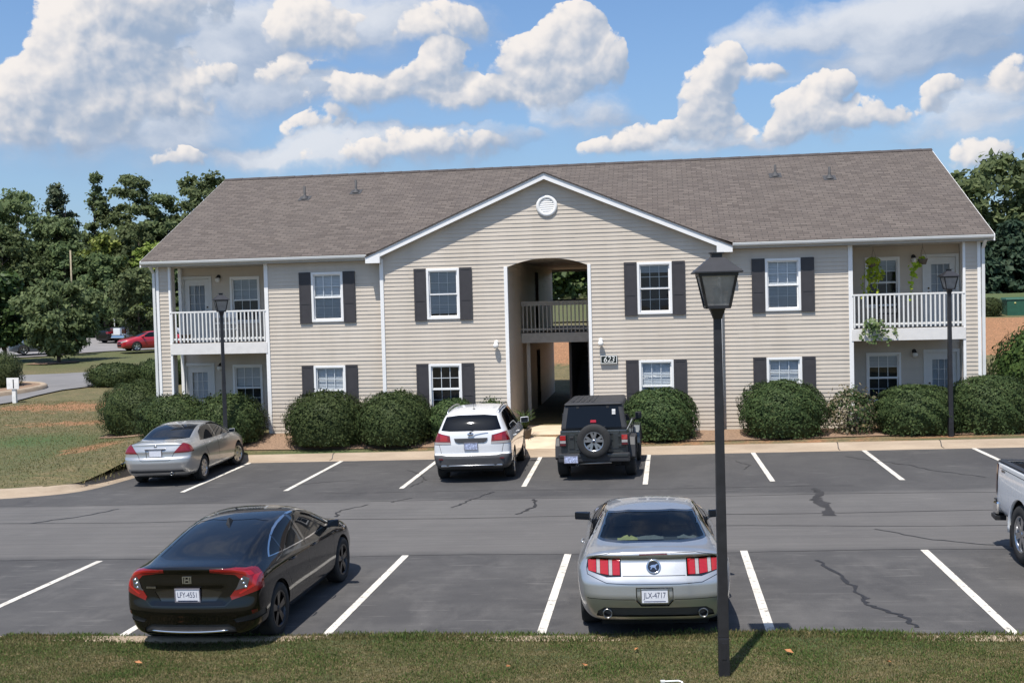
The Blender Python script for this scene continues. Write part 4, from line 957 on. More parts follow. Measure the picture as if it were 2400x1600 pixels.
FT = [  # x, y, height, radius, shape, material, label
    (-62.6, 99, 14.3, 4.6, 'round', 'leaf_forest', 'leafy forest tree with a dense crown at the far left edge', 80, 0),
    (-59.4, 101, 15.2, 3.0, 'tall', 'leaf_pale', 'tall pale forest tree with a thin see-through crown', 46, 1),
    (-56.4, 103, 16.2, 1.7, 'tall', 'leaf_forest', 'narrow forest tree whose leaning top stands highest', 42, 1),
    (-53.0, 104, 15.7, 3.6, 'round', 'leaf_forest', 'forest tree with a wide rounded top right of the narrow leaning one', 74, 0),
    (-49.8, 104, 13.9, 2.9, 'round', 'leaf_forest', 'forest tree filling the dip before the roof edge', 64, 0),
    (-46.4, 106, 16.2, 3.8, 'round', 'leaf_forest', 'tall forest tree rising right behind the sloping roof edge', 80, 0),
    (-42.5, 108, 15.0, 4.0, 'round', 'leaf_forest', 'forest tree mostly hidden behind the left end of the roof', 60, 0),
    (-57.5, 98, 11.5, 3.4, 'round', 'leaf_forest', 'mid height forest tree below the pale thin one', 64, 0),
    (-61.5, 95, 10.5, 3.8, 'round', 'leaf_dark', 'dark lower forest tree by the left edge', 60, 0),
    (-52.4, 96.5, 9.6, 2.0, 'round', 'leaf_lime', 'yellow-green tree glowing among the darker forest', 40, 1),
    (-49.5, 98, 10.5, 2.9, 'round', 'leaf_forest', 'forest tree just right of the yellow-green one', 60, 0),
    (-47.3, 96.5, 8.7, 2.0, 'round', 'leaf_lime', 'smaller yellow-green tree low against the roof edge', 30, 1),
    (-44.5, 98, 9.0, 3.2, 'round', 'leaf_dark', 'dark forest tree behind the eave corner', 60, 0),
    (-55.5, 95.5, 9.0, 3.0, 'round', 'leaf_dark', 'dark tree standing behind the bare wooden pole', 50, 0),
    (-63.5, 93, 8.5, 3.6, 'round', 'leaf_dark', 'dark undergrowth tree at the left margin', 55, 0),
    (-51.5, 95.0, 7.5, 3.0, 'round', 'leaf_dark', 'dark undergrowth tree below the yellow-green one', 55, 0),
    (-58.5, 94.5, 8.0, 3.2, 'round', 'leaf_dark', 'dark undergrowth tree behind the slate blue car', 50, 0),
]
for i, (x, y, h, rd, shp, mt, lb, nc, airy) in enumerate(FT):
    tree(x, y, h, rd, 100 + i * 3, lb, mt, shp, int(nc * 1.5), 120 if not airy else 70, .20, .05 if not airy else .2, .22, airy=airy)
tree(-38.9, 65.6, 5.2, 2.5, 201, 'bushy ornamental tree standing in a mulch ring on the grass', 'leaf_forest', 'round', 120, 110, .14, .16, .13, 'young trees round the far parking lot')
tree(-42.6, 84.0, 6.3, 2.1, 202, 'ornamental tree close to the white downspout, above the red car', 'leaf_forest', 'round', 80, 100, .15, .14, .1, 'young trees round the far parking lot')
tree(-42.9, 66.0, 5.8, 1.5, 203, 'sunlit tree at the left edge in front of the slate blue car', 'leaf_broad', 'round', 70, 90, .17, .22, .13, 'young trees round the far parking lot')
tree(-45.4, 65.5, 7.0, 2.4, 207, 'dark tree leaning in from the left edge over the lawn', 'leaf_forest', 'round', 70, 80, .17, .16, .13, 'young trees round the far parking lot')
tree(-41.0, 71.2, 3.2, .9, 204, 'little tree with a thin pale trunk by the far parking lot', 'leaf_dark', 'round', 20, 60, .13, .45, .07, 'young trees round the far parking lot')
RT = [
    (25.6, 86, 9.9, 4.4, 'round', 'leaf_forest', 'big round tree with a dense crown right of the roof', 110, 0),
    (22.6, 88, 9.2, 2.4, 'round', 'leaf_forest', 'tree just peeping over the right end of the roof', 50, 0),
    (31.5, 90, 11.2, 4.6, 'round', 'leaf_forest', 'large tree cut off by the right edge of the photo', 80, 0),
    (-6.8, 86, 5.6, 2.6, 'round', 'leaf_broad', 'sunlit tree seen through the arch', 70, 0),
    (-9.5, 90, 5.6, 2.6, 'round', 'leaf_forest', 'darker tree seen through the arch on the left', 60, 0),
    (-4.5, 92, 5.6, 2.6, 'round', 'leaf_forest', 'tree behind the arch, mostly hidden by the wall', 50, 0),
]
for i, (x, y, h, rd, shp, mt, lb, nc, airy) in enumerate(RT):
    tree(x, y, h, rd, 300 + i * 3, lb, mt, shp, nc, 85, .24, .14, .2, group='trees on the rise behind the building')
tree(21.6, 79, 5.2, 2.4, 401, 'dark spruce with drooping branches behind the right corner', 'leaf_conifer', 'cone', 130, 60, .2, .03, .14, 'evergreens on the rise', name='conifer')
tree(24.6, 80, 5.0, 2.6, 402, 'wide dark evergreen above the green utility box', 'leaf_conifer', 'cone', 130, 60, .2, .03, .14, 'evergreens on the rise', name='conifer')
tree(28.0, 82, 5.6, 2.8, 403, 'evergreen at the right edge behind the green utility box', 'leaf_conifer', 'cone', 110, 60, .2, .03, .14, 'evergreens on the rise', name='conifer')
# the wood behind, a mass nobody could count
r = np.random.default_rng(5); P = []; N = []
for k in range(1150):
    if k < 850: x = r.uniform(-95, -34); y = r.uniform(107, 122); zb = 1.6; hh = r.uniform(5, 12.)
    else: x = r.uniform(-16, 75); y = r.uniform(98, 118); zb = 4.6; hh = r.uniform(2, 4.6)
    m = 60; d = sphere_pts(m, r); P.append(d * r.uniform(1.2, 2.4) * np.array([1, 1, .9]) + np.array([x, y, zb + hh * r.random() ** .75])); N.append(d + np.array([0, 0, .4]))
V, F = leaf_quads(np.concatenate(P), np.concatenate(N), .5, .6, .6, .2, 9)
tag(np_mesh('distant_woods', V, F, M['leaf_forest']), 'deep wood closing the view behind the nearer trees', 'woods', kind='stuff')

# ---- lawn blades in front, standing on the verge
def blades(n, x0, x1, y0, y1, h, w, name, mat, seed, dens=None):
    r = np.random.default_rng(seed); x = r.uniform(x0, x1, n); y = r.uniform(y0, y1, n)
    nz = np.sin(x * 2.3 + 1.7 * np.sin(y * 1.9)) * np.sin(y * 3.1 + x) * .5 + np.sin(x * 5.7 + 2 * np.sin(y * 4.1)) * .25 + r.normal(0, .35, n)
    k = nz > dens if dens is not None else np.ones(n, bool); x, y = x[k], y[k]; n = len(x)
    z = HF(x, y); a = r.uniform(0, 2 * np.pi, n); hh = h * r.uniform(.45, 1.25, n) * (1 + .9 * (y > 12.8)); ww = w * r.uniform(.6, 1.3, n); ln = r.uniform(.2, 1.0, n) * hh; b = r.uniform(0, 2 * np.pi, n)
    dx, dy = np.cos(a) * ww, np.sin(a) * ww; lx, ly = np.cos(b) * ln, np.sin(b) * ln
    V = np.stack([np.stack([x - dx, y - dy, z - .01], 1), np.stack([x + dx, y + dy, z - .01], 1), np.stack([x + dx * .6 + lx * .5, y + dy * .6 + ly * .5, z + hh * .65], 1), np.stack([x + lx, y + ly, z + hh], 1)], 1).reshape(-1, 3)
    o = np_mesh(name, V, np.arange(4 * n).reshape(n, 4), mat); return o
tag(blades(170000, -8.6, 4.9, 11.0, 13.06, .020, .0055, 'grass', M['blade'], 3), 'short dry mown grass in front of the parking lot', 'grass', kind='stuff')
tag(blades(120000, -8.6, 4.9, 11.0, 13.12, .026, .0075, 'grass', M['blade_green'], 4, .22), 'greener clover patches in the mown grass', 'grass', kind='stuff')
# coarser tufts on the left lawn
r = np.random.default_rng(8); n = 60000; x = r.uniform(-30, -13.6, n); y = r.uniform(24, 48, n)
ok = (y > ky(x) + .6) & ~((x > -16.5) & (y > 31)) & (y < 33 + (x + 30) * -.0 + 12) ; x, y = x[ok], y[ok]; n = len(x)
z = H(x, y); a = r.uniform(0, 6.28, n); hh = r.uniform(.015, .05, n); w = r.uniform(.008, .018, n); lx, ly = r.normal(0, .03, n), r.normal(0, .03, n)
V = np.stack([np.stack([x - np.cos(a) * w, y - np.sin(a) * w, z - .05], 1), np.stack([x + np.cos(a) * w, y + np.sin(a) * w, z - .05], 1), np.stack([x + lx + np.cos(a) * w * .4, y + ly, z + hh], 1), np.stack([x + lx - np.cos(a) * w * .4, y + ly, z + hh], 1)], 1).reshape(-1, 3)
tag(np_mesh('grass', V, np.arange(4 * n).reshape(n, 4), M['blade']), 'sparse dry grass on the sloping lawn left of the building', 'grass', kind='stuff')
# ------------------------------------------------------------------ vehicles
def pip(x, y, poly):
    c = False; n = len(poly); j = n - 1
    for i in range(n):
        xi, yi = poly[i]; xj, yj = poly[j]
        if (yi > y) != (yj > y) and x < (xj - xi) * (y - yi) / (yj - yi) + xi: c = not c
        j = i
    return c
AX = {'rear': (0, 2, Vector((0, -1, 0))), 'front': (0, 2, Vector((0, 1, 0))), 'right': (1, 2, Vector((1, 0, 0))), 'left': (1, 2, Vector((-1, 0, 0))), 'top': (0, 1, Vector((0, 0, 1)))}
class Shell:
    """a car body as one subdivided cage; panels, lamps and glass are cut out of it exactly along outlines"""
    def __init__(s, st, lvl=3, deform=None, crease=()):
        V = []; F = []; n = len(st)
        def ring(q):
            y, zb, wb, s1, s2, s3, t3, t2, t1, z0 = q
            h = [(0, zb), (.4 * wb, zb), (.8 * wb, zb), (wb, zb + .01), s1, s2, s3, t3, t2, t1, (0, z0)]
            return [(x, y, z) for x, z in h] + [(-x, y, z) for x, z in h[9:0:-1]]
        for q in st: V += ring(q)
        for i in range(n - 1):
            for k in range(20): F.append((i*20+k, i*20+(k+1) % 20, (i+1)*20+(k+1) % 20, (i+1)*20+k))
        def cap(i, sgn):
            base = i * 20; idx = lambda k: base + (k % 20)
            rows = {}
            for side in (1, -1):
                K = (lambda k: idx(k)) if side == 1 else (lambda k: idx(-k))
                bot = [K(0), K(1), K(2), K(3)]; top = [K(10), K(9), K(8), K(7)]; G = [bot]
                for r_, k in enumerate((4, 5, 6)):
                    row = []
                    for c in range(3):
                        if c == 0 and ('c', r_) in rows: row.append(rows[('c', r_)]); continue
                        t = (r_ + 1) / 4; a, b = V[bot[c]], V[top[c]]; zz = V[K(k)][2]; tt = (zz - a[2]) / max(1e-6, b[2] - a[2])
                        V.append((a[0] + (b[0] - a[0]) * tt, a[1], zz)); row.append(len(V) - 1)
                        if c == 0: rows[('c', r_)] = len(V) - 1
                    G.append(row + [K(k)])
                G.append(top)
                for a in range(4):
                    for c in range(3): F.append((G[a][c], G[a][c+1], G[a+1][c+1], G[a+1][c]))
        cap(0, -1); cap(n - 1, 1)
        me = bpy.data.meshes.new('cage'); me.from_pydata(V, [], F)
        bm = bmesh.new(); bm.from_mesh(me); bmesh.ops.recalc_face_normals(bm, faces=bm.faces)
        cl = bm.edges.layers.float.new('crease_edge')
        for e in bm.edges:
            a, b = sorted(v.index for v in e.verts)
            for ks, w in crease:
                if a < n * 20 and b < n * 20 and a % 20 == b % 20 and a % 20 in (ks, (20 - ks) % 20): e[cl] = w
        bm.to_mesh(me); bm.free()
        o = bpy.data.objects.new('cage', me); COL.objects.link(o); m = o.modifiers.new('s', 'SUBSURF'); m.levels = m.render_levels = lvl
        dg = bpy.context.evaluated_depsgraph_get(); sm = bpy.data.meshes.new_from_object(o.evaluated_get(dg)); bpy.data.objects.remove(o)
        s.bm = bmesh.new(); s.bm.from_mesh(sm)
        if deform:
            for v in s.bm.verts: v.co = Vector(deform(*v.co))
        s.bm.normal_update(); s.tree()
    def tree(s): s.bvh = BVHTree.FromBMesh(s.bm)
    def hit(s, view, a, b):
        d = AX[view][2]
        o = {'rear': Vector((a, -3, b)), 'front': Vector((a, 9, b)), 'right': Vector((3, a, b)), 'left': Vector((-3, a, b)), 'top': Vector((a, b, 5))}[view]
        r = s.bvh.ray_cast(o, -d); return r[0], r[1]
    def cut(s, poly, view, lim=None, nmin=.08):
        """knife the outline into the body and return the faces inside it"""
        ia, ib, d = AX[view]; bm = s.bm
        x0 = min(p[0] for p in poly) - 1e-4; x1 = max(p[0] for p in poly) + 1e-4; y0 = min(p[1] for p in poly) - 1e-4; y1 = max(p[1] for p in poly) + 1e-4
        def cand():
            out = []
            for f in bm.faces:
                if f.normal.dot(d) < nmin: continue
                c = f.calc_center_median()
                if lim and not lim(c): continue
                xs_ = [v.co[ia] for v in f.verts]; ys_ = [v.co[ib] for v in f.verts]
                if max(xs_) < x0 or min(xs_) > x1 or max(ys_) < y0 or min(ys_) > y1: continue
                out.append(f)
            return out
        n = len(poly); fs = cand()
        for i in range(n):
            a, b = poly[i], poly[(i + 1) % n]
            if abs(a[0] - b[0]) + abs(a[1] - b[1]) < 1e-6: continue
            es = set(); vs = set()
            for f in fs: es.update(f.edges); vs.update(f.verts)
            co = [0, 0, 0]; no = [0, 0, 0]; co[ia], co[ib] = a; no[ia], no[ib] = (b[1] - a[1]), -(b[0] - a[0])
            r_ = bmesh.ops.bisect_plane(bm, geom=fs + list(es) + list(vs), plane_co=co, plane_no=no, dist=1e-5)
            fs = list({f for f in r_['geom'] if isinstance(f, bmesh.types.BMFace)} | {f for f in fs if f.is_valid})
        bm.normal_update()
        return [f for f in cand() if pip(f.calc_center_median()[ia], f.calc_center_median()[ib], poly)]
    def take(s, faces, name, mat, parent, off=0., thick=0.):
        """lift faces out into a part of their own"""
        if not faces: print('EMPTY PART', name); return None
        vm = {}; V = []; F = []; N = []
        for f in faces:
            q = []
            for v in f.verts:
                if v not in vm: vm[v] = len(V); V.append(v.co + v.normal * off); N.append(v.normal.copy())
                q.append(vm[v])
            F.append(q)
        if thick:
            nv = len(V); cnt = {}
            for q in F:
                for i in range(len(q)): e = (q[i], q[(i+1) % len(q)]); cnt[e] = 1
            V2 = [v - n * thick for v, n in zip(V, N)]
            F += [(b, a, nv + a, nv + b) for (a, b) in list(cnt) if (b, a) not in cnt]; V = V + V2
        me = bpy.data.meshes.new(name); me.from_pydata([tuple(v) for v in V], [], F); o = link_mesh(name, me, mat, parent, True)
        bmesh.ops.delete(s.bm, geom=faces, context='FACES')
        return o
    def part(s, name, mat, parent, polys, view='rear', lim=None, off=0., thick=0., mirror=False, nmin=.08):
        fs = []; P = list(polys)
        if mirror: P += [[(-x, y) for x, y in p][::-1] for p in polys]
        for p in P: fs += s.cut(p, view, lim, nmin)
        return s.take(list(set(fs)), name, mat, parent, off, thick)
    def parts2(s, name, mat, parent, poly, view='rear', lim=None, off=0., thick=0., nmin=.08):
        out = []
        for p in (poly, [(-x, y) for x, y in poly][::-1]):
            out.append(s.take(s.cut(p, view, lim, nmin), name, mat, parent, off, thick))
        return out
    def line(s, pts, view, w, mat, parent, name='panel_gap', off=.0015, seg=.05):
        b = MB(); P = []
        for p, q in zip(pts[:-1], pts[1:]):
            m = max(1, int(math.hypot(q[0]-p[0], q[1]-p[1]) / seg)); P += [(p[0] + (q[0]-p[0])*k/m, p[1] + (q[1]-p[1])*k/m) for k in range(m)]
        P.append(pts[-1]); H_ = []
        for a, c in P:
            h, nn = s.hit(view, a, c)
            if h is None: return None
            H_.append((h, nn))
        vs = []; fs = []
        for i, (h, nn) in enumerate(H_):
            t = (H_[min(i+1, len(H_)-1)][0] - H_[max(i-1, 0)][0]); t = t.normalized() if t.length > 1e-6 else Vector((0, 0, 1)); q = nn.cross(t).normalized()
            vs += [h + nn * off - q * w / 2, h + nn * off + q * w / 2]
            if i: fs.append((2*i-2, 2*i-1, 2*i+1, 2*i))
        b.add(vs, fs, True); return b
    def lines(s, specs, w, mat, parent, name='panel_gap', off=.0015):
        for pts, view in specs:
            b = s.line(pts, view, w, mat, parent, name, off)
            if b: b.build(name, mat, parent, fix=False)
    def finish(s, mat, parent, name='body'):
        me = bpy.data.meshes.new(name); s.bm.to_mesh(me); s.bm.free(); return link_mesh(name, me, mat, parent, True)
def circ(cx, cy, r, n=28, a0=0, a1=2 * math.pi): return [(cx + r * math.cos(a0 + (a1 - a0) * k / n), cy + r * math.sin(a0 + (a1 - a0) * k / n)) for k in range(n)]

def wheel(parent, x, y, r, w, rim, spokes=5, mat='alloy', style='split', side=1, steer=0.):
    o = empty('wheel', (x, y, r), (0, 0, R(steer)), parent)
    b = MB(); b.lathe([(rim, -w*.46), (rim + .012, -w*.5), (r * .93, -w*.5), (r * .985, -w*.42), (r, -w*.3), (r, w*.3), (r*.985, w*.42), (r*.93, w*.5), (rim + .012, w*.5), (rim, w*.46)], 'x', (0, 0, 0), 40)
    b.build('tyre', M['rubber'], o, fix=False)
    b = MB(); f = side * w * .42
    b.lathe([(rim + .004, side*w*.47), (rim - .012, side*w*.48), (rim - .022, f - side*.02), (rim - .03, -side*w*.3), (.05, -side*w*.05)], 'x', (0, 0, 0), 36)
    for k in range(spokes):
        t0 = 2 * math.pi * k / spokes + .3
        for dt in ((-.13, .13) if style == 'split' else (0,)):
            hw = (.019 if style == 'split' else .034) * rim / .2
            def pt(rad, tt, sd): 
                a = t0 + tt; ca, sa = math.cos(a), math.sin(a); return (rad * ca - sd * sa, rad * sa + sd * ca)
            i0 = pt(.045, dt * .6, -hw * 1.2); i1 = pt(.045, dt * .6, hw * 1.2); o0 = pt(rim - .016, dt, -hw * (1.0 if style != 'fan' else 1.3)); o1 = pt(rim - .016, dt, hw * (1.0 if style != 'fan' else 1.3))
            lo = [(f - side*.035, *i0), (f - side*.035, *i1), (f - side*.028, *o1), (f - side*.028, *o0)]; hi = [(f - side*.004, *i0), (f - side*.004, *i1), (f + side*.004, *o1), (f + side*.004, *o0)]
            b.hexa(lo, hi)
    b.lathe([(.001, f + side*.006), (.035, f + side*.004), (.05, f - side*.01), (.05, f - side*.04)], 'x', (0, 0, 0), 18)
    b.build('rim', M[mat], o)
    b = MB(); b.lathe([(.002, -side*.03), (rim - .04, -side*.03)], 'x', (0, 0, 0), 24); b.lathe([(rim*.45, 0), (rim*.62, 0)], 'x', (0, 0, 0), 20); b.build('brake', M['under'], o)
    return o
def wells(shell, parent, ys, r, xin=.45, zc=None, mat='under', lim=.5):
    for yc, rr in ys:
        z = rr - .045 if zc is None else zc
        for view in ('right', 'left'):
            fs = shell.cut(circ(yc, z, r, 32), view, lambda c: abs(c.x) > lim, .02); bmesh.ops.delete(shell.bm, geom=fs, context='FACES')
def well_mesh(parent, ys, r, x0, x1, zc):
    b = MB()
    for yc in ys:
        for s in (-1, 1):
            pr = [(r * math.cos(t), r * math.sin(t)) for t in np.linspace(-.35, math.pi + .35, 24)]; vs = []; fs = []
            for k, (a, c) in enumerate(pr): vs += [(s * x0, yc + a, zc + c), (s * x1, yc + a, zc + c)]; fs += [(2*k-2, 2*k-1, 2*k+1, 2*k)] if k else []
            n0 = len(vs); vs.append((s * x0, yc, zc)); fs += [(2*k, 2*k+2, n0) for k in range(len(pr) - 1)]
            b.add(vs, fs, True)
    return b.build('wheel_well', M['under'], parent, fix=False)
def plate(parent, x, y, z, tilt, txt, frame=None, w=.305, h=.155, rz=0., mat='plate'):
    o = empty('number_plate_mount', (0, 0, 0)); bpy.data.objects.remove(o)
    b = MB(); b.box(-w/2, w/2, -.004, .004, -h/2, h/2); p = b.build('number_plate', M[mat], parent, bevel=.002); p.location = (x, y, z); p.rotation_euler = (R(tilt), 0, R(rz))
    if txt:
        text_mesh('plate_lettering', txt, .098, M['plate_ink'], p, (0, -.0042, .006), (R(90), 0, 0), .0008, 1.0, sx=.70)
        b = MB(); b.box(-w*.42, w*.42, -.0052, -.004, -h*.44, -h*.38); b.build('plate_band', M['plate_ink'], p)
    if frame:
        b = MB(); t = .011
        for q in ((-w/2 - t, w/2 + t, -h/2 - t, -h/2), (-w/2 - t, w/2 + t, h/2, h/2 + t), (-w/2 - t, -w/2, -h/2, h/2), (w/2, w/2 + t, -h/2, h/2)): b.box(q[0], q[1], -.009, .006, q[2], q[3])
        b.build('plate_frame', M[frame], p, bevel=.003)
    return p
def mirror(parent, x, y, z, mat, s, size=(.20, .13, .13), stalk='plastic'):
    w, d, h = size; b = MB(); a0 = x + s * .05; a1 = x + s * (.05 + w)
    lo = [(a0, y, z - h/2), (a1, y, z - h/2 + .015), (a1 - s*.05, y + d, z - h/2 + .04), (a0, y + d, z - h/2 + .025)]; hi = [(a0, y, z + h/2 - .02), (a1, y, z + h/2 - .005), (a1 - s*.05, y + d, z + h/2 - .03), (a0, y + d, z + h/2 - .03)]
    b.hexa(lo, hi); o = b.build('mirror', mat, parent, bevel=.022)
    b = MB(); b.hexa([(x - s*.08, y + .03, z - h/2 - .03), (a0 + s*.05, y + .03, z - h/2 + .005), (a0 + s*.05, y + .09, z - h/2 + .01), (x - s*.08, y + .12, z - h/2 - .03)], [(x - s*.08, y + .03, z - h/2 + .02), (a0 + s*.05, y + .03, z - h/2 + .035), (a0 + s*.05, y + .09, z - h/2 + .035), (x - s*.08, y + .12, z - h/2 + .02)]); b.build('mirror_stalk', M[stalk], parent)
    b = MB(); g = .016; b.quad((a0 + s*g, y - .003, z - h/2 + g), (a1 - s*g, y - .003, z - h/2 + g + .012), (a1 - s*g, y - .003, z + h/2 - g - .006), (a0 + s*g, y - .003, z + h/2 - g - .02)); b.build('mirror_glass', M['tint'], o, fix=False)
    return o
def place_vehicle(name, label, cat, x, y, head, group='vehicles in the parking lot', ref=0.):
    """origin at the rear bumper on the ground, +y forward; tilted with the lot"""
    z = L(x, y); o = empty(name, (x, y, z), (R(-.23), R(-1.0), R(head))); tag(o, label, cat, group); return o
def seats(parent, rows, mat='seat', z0=.35, w=.5, headrest=True, top=1.02, xs_=(-.37, .37)):
    for i, y in enumerate(rows):
        for x in xs_:
            b = MB(); b.hexa([(x - w/2, y, z0), (x + w/2, y, z0), (x + w/2, y + .14, z0), (x - w/2, y + .14, z0)], [(x - w/2 + .04, y - .16, top - .16), (x + w/2 - .04, y - .16, top - .16), (x + w/2 - .04, y - .04, top - .16), (x - w/2 + .04, y - .04, top - .16)])
            b.box(x - w/2, x + w/2, y + .02, y + .5, z0 - .12, z0 + .06)
            if headrest: b.box(x - .13, x + .13, y - .18, y - .07, top - .13, top + .07)
            b.build('seat', M[mat], parent, bevel=.03)
def oval(b, c, rx, rz, y0, y1, n=24, th=.006):
    b.lathe([(1 - th / rx, y0), (1, y0), (1, y1), (1 - th / rx, y1)], 'y', (0, 0, 0), n)

def dlo(S, o, outline, panes, bars, trim, glass, barmat=None, lim=.45):
    for v, sg in (('right', 1), ('left', -1)):
        t = S.take(S.cut(outline, v, lambda c: abs(c.x) > lim, .03), 'window_trim', trim, o)
        bm = bmesh.new(); bm.from_mesh(t.data); Q = Shell.__new__(Shell); Q.bm = bm; bm.normal_update()
        for nm, poly in panes: Q.take(Q.cut(poly, v, None, .02), nm, glass, o, -.004)
        for nm, poly in bars: Q.take(Q.cut(poly, v, None, .02), nm, barmat or M['gloss_black'], o, -.002)
        bm.to_mesh(t.data); bm.free()
def sub_cut(parts, cuts, view='rear'):
    for t in parts:
        if t is None: continue
        bm = bmesh.new(); bm.from_mesh(t.data); Q = Shell.__new__(Shell); Q.bm = bm; bm.normal_update(); sg = 1 if sum(v.co.x for v in bm.verts) > 0 else -1
        for nm, poly, mat, off in cuts: Q.take(Q.cut([(sg * x, y) for x, y in poly][::sg], view, None, .01), nm, mat, t, off)
        bm.to_mesh(t.data); bm.free()
# ================= black four-door car
def build_black_sedan():
    o = place_vehicle('black_sedan', 'glossy black four-door car with wraparound red tail lights, parked by the front grass', 'car', -5.80, 12.22, -.6)
    st = [ # y, zb, wb, S1, S2, S3, T3, T2, T1, z0
        (.00, .26, .60, (.70, .36), (.80, .60), (.80, .82), (.70, .985), (.52, 1.025), (.30, 1.045), 1.05),
        (.05, .22, .68, (.78, .34), (.86, .60), (.85, .84), (.73, 1.00), (.54, 1.045), (.30, 1.062), 1.066),
        (.22, .20, .74, (.85, .33), (.89, .62), (.86, .87), (.75, 1.01), (.56, 1.06), (.31, 1.078), 1.082),
        (.48, .20, .77, (.88, .32), (.90, .64), (.87, .89), (.775, 1.005), (.60, 1.075), (.34, 1.10), 1.106),
        (.78, .20, .79, (.885, .31), (.90, .65), (.872, .90), (.80, 1.00), (.62, 1.115), (.35, 1.165), 1.172),
        (1.20, .19, .80, (.885, .31), (.895, .65), (.872, .89), (.815, .985), (.635, 1.215), (.36, 1.275), 1.283),
        (1.62, .18, .80, (.875, .30), (.89, .64), (.87, .88), (.82, .97), (.635, 1.30), (.37, 1.355), 1.365),
        (2.05, .18, .80, (.87, .30), (.885, .63), (.87, .87), (.825, .955), (.635, 1.345), (.38, 1.402), 1.412),
        (2.55, .18, .80, (.87, .30), (.885, .62), (.87, .86), (.825, .945), (.63, 1.335), (.38, 1.398), 1.41),
        (2.95, .18, .80, (.87, .30), (.885, .61), (.87, .85), (.822, .935), (.645, 1.245), (.40, 1.315), 1.33),
        (3.35, .18, .79, (.87, .30), (.885, .60), (.87, .84), (.82, .93), (.69, 1.075), (.42, 1.12), 1.13),
        (3.62, .18, .78, (.88, .31), (.89, .60), (.865, .82), (.80, .915), (.70, .965), (.42, .995), 1.0),
        (4.05, .20, .76, (.87, .32), (.885, .60), (.84, .79), (.75, .87), (.62, .905), (.38, .925), .93),
        (4.42, .22, .66, (.78, .34), (.80, .58), (.74, .72), (.66, .79), (.54, .825), (.32, .845), .85),
        (4.60, .24, .50, (.58, .36), (.60, .54), (.56, .64), (.50, .70), (.42, .74), (.26, .755), .76),
        (4.64, .26, .44, (.50, .38), (.52, .53), (.48, .62), (.44, .67), (.36, .70), (.22, .715), .72)]
    def deform(x, y, z):
        y += .20 * max(0, 1 - y / 1.0) ** 1.5
        k = max(0, 1 - (y - .15) / .5)
        if k > 0:
            y += k * k * (.16 * (abs(x) / .85) ** 3 + .05 * max(0, (z - .62)) * 2 - .03 * math.exp(-((z - .52) / .1) ** 2) - .05 * math.exp(-((z - 1.05) / .06) ** 2))
            if abs(x) < .5 and .60 < z < .84: y += .03 * k ** 4 * min(1, (.5 - abs(x)) / .06) * min(1, (z - .60) / .03) * min(1, (.84 - z) / .05)
        return x, y, z
    S = Shell(st, 3, deform, crease=((7, .35), (8, .25), (6, .3)))
    wells(S, o, [(.99, .33), (3.69, .33)], .378, zc=.345)
    rear = lambda c: c.y < .75
    # rear window, a single dark sheet with a ceramic border
    up = lambda c: .45 < c.y < 1.9
    gl = S.cut([(-.55, 1.100), (-.40, 1.090), (.40, 1.090), (.55, 1.100), (.49, 1.335), (.30, 1.362), (-.30, 1.362), (-.49, 1.335)], 'rear', up, .05)
    S.take(gl, 'rear_window', M['tint'], o, -.004)
    dlo(S, o, [(.93, 1.02), (1.06, 1.085), (1.20, 1.150), (1.36, 1.214), (1.55, 1.272), (1.75, 1.312), (1.95, 1.337), (2.2, 1.351), (2.45, 1.347), (2.65, 1.324), (2.84, 1.28), (3.05, 1.19), (3.25, 1.08), (3.44, .965), (2.4, .965), (1.5, .992)],
        [('quarter_window', [(.985, 1.024), (1.10, 1.083), (1.22, 1.138), (1.36, 1.193), (1.36, 1.008)]), ('rear_side_window', [(1.385, 1.006), (1.385, 1.203), (1.55, 1.252), (1.75, 1.293), (1.95, 1.319), (2.08, 1.331), (2.14, .983)]), ('front_side_window', [(2.21, .982), (2.17, 1.336), (2.45, 1.331), (2.64, 1.307), (2.82, 1.264), (3.03, 1.175), (3.22, 1.07), (3.33, .984)])],
        [('window_divider', [(1.36, .99), (1.36, 1.205), (1.385, 1.213), (1.385, .99)]), ('door_pillar', [(2.14, .97), (2.08, 1.343), (2.17, 1.346), (2.21, .97)])], M['chrome'], M['tint2'])
    # windscreen
    S.take(S.cut([(-.62, 1.03), (.62, 1.03), (.56, 1.30), (.3, 1.365), (-.3, 1.365), (-.56, 1.30)], 'front', lambda c: 2.6 < c.y < 3.6, .05), 'windscreen', M['tint'], o, -.003)
    # tail lamps: a C that wraps the corner, clear lens in its hollow
    C_ = [(.30, 1.035), (.60, 1.036), (.80, 1.00), (.95, .96), (.95, .80), (.86, .745), (.56, .655), (.54, .70), (.62, .80), (.66, .90), (.60, .955), (.30, .995)]
    tl = S.parts2('tail_light', M['red_lens'], o, C_, 'rear', lambda c: c.y < .55, .004)
    sub_cut(tl, [('clear_lens', [(.60, .77), (.74, .80), (.765, .90), (.70, .935), (.665, .905)], M['smoke_lens'], .003), ('bright_strip', [(.36, 1.02), (.60, 1.018), (.76, .985), (.80, .94), (.77, .935), (.60, .985), (.36, 1.005)], M['bright_lens'], .002), ('bright_strip', [(.80, .93), (.84, .93), (.835, .81), (.66, .72), (.64, .735), (.79, .82)], M['bright_lens'], .002)])
    b = MB()
    for x in (-.70, .70):
        for k in range(3): h, _ = S.hit('rear', x + (.02 - .02 * k), .80 + .045 * k); b.lathe([(0, -.012), (.018, -.008), (.02, .0)], 'y', (h.x, h.y - .002, h.z), 12)
    b.build('lamp_bulb', M['chrome'], o)
    # lower bumper insert, chrome strip, corner slots with reflectors
    S.part('bumper_insert', M['plastic'], o, [[(-.50, .36), (.50, .36), (.585, .315), (.60, .24), (-.60, .24), (-.585, .315)]], 'rear', rear, -.012)
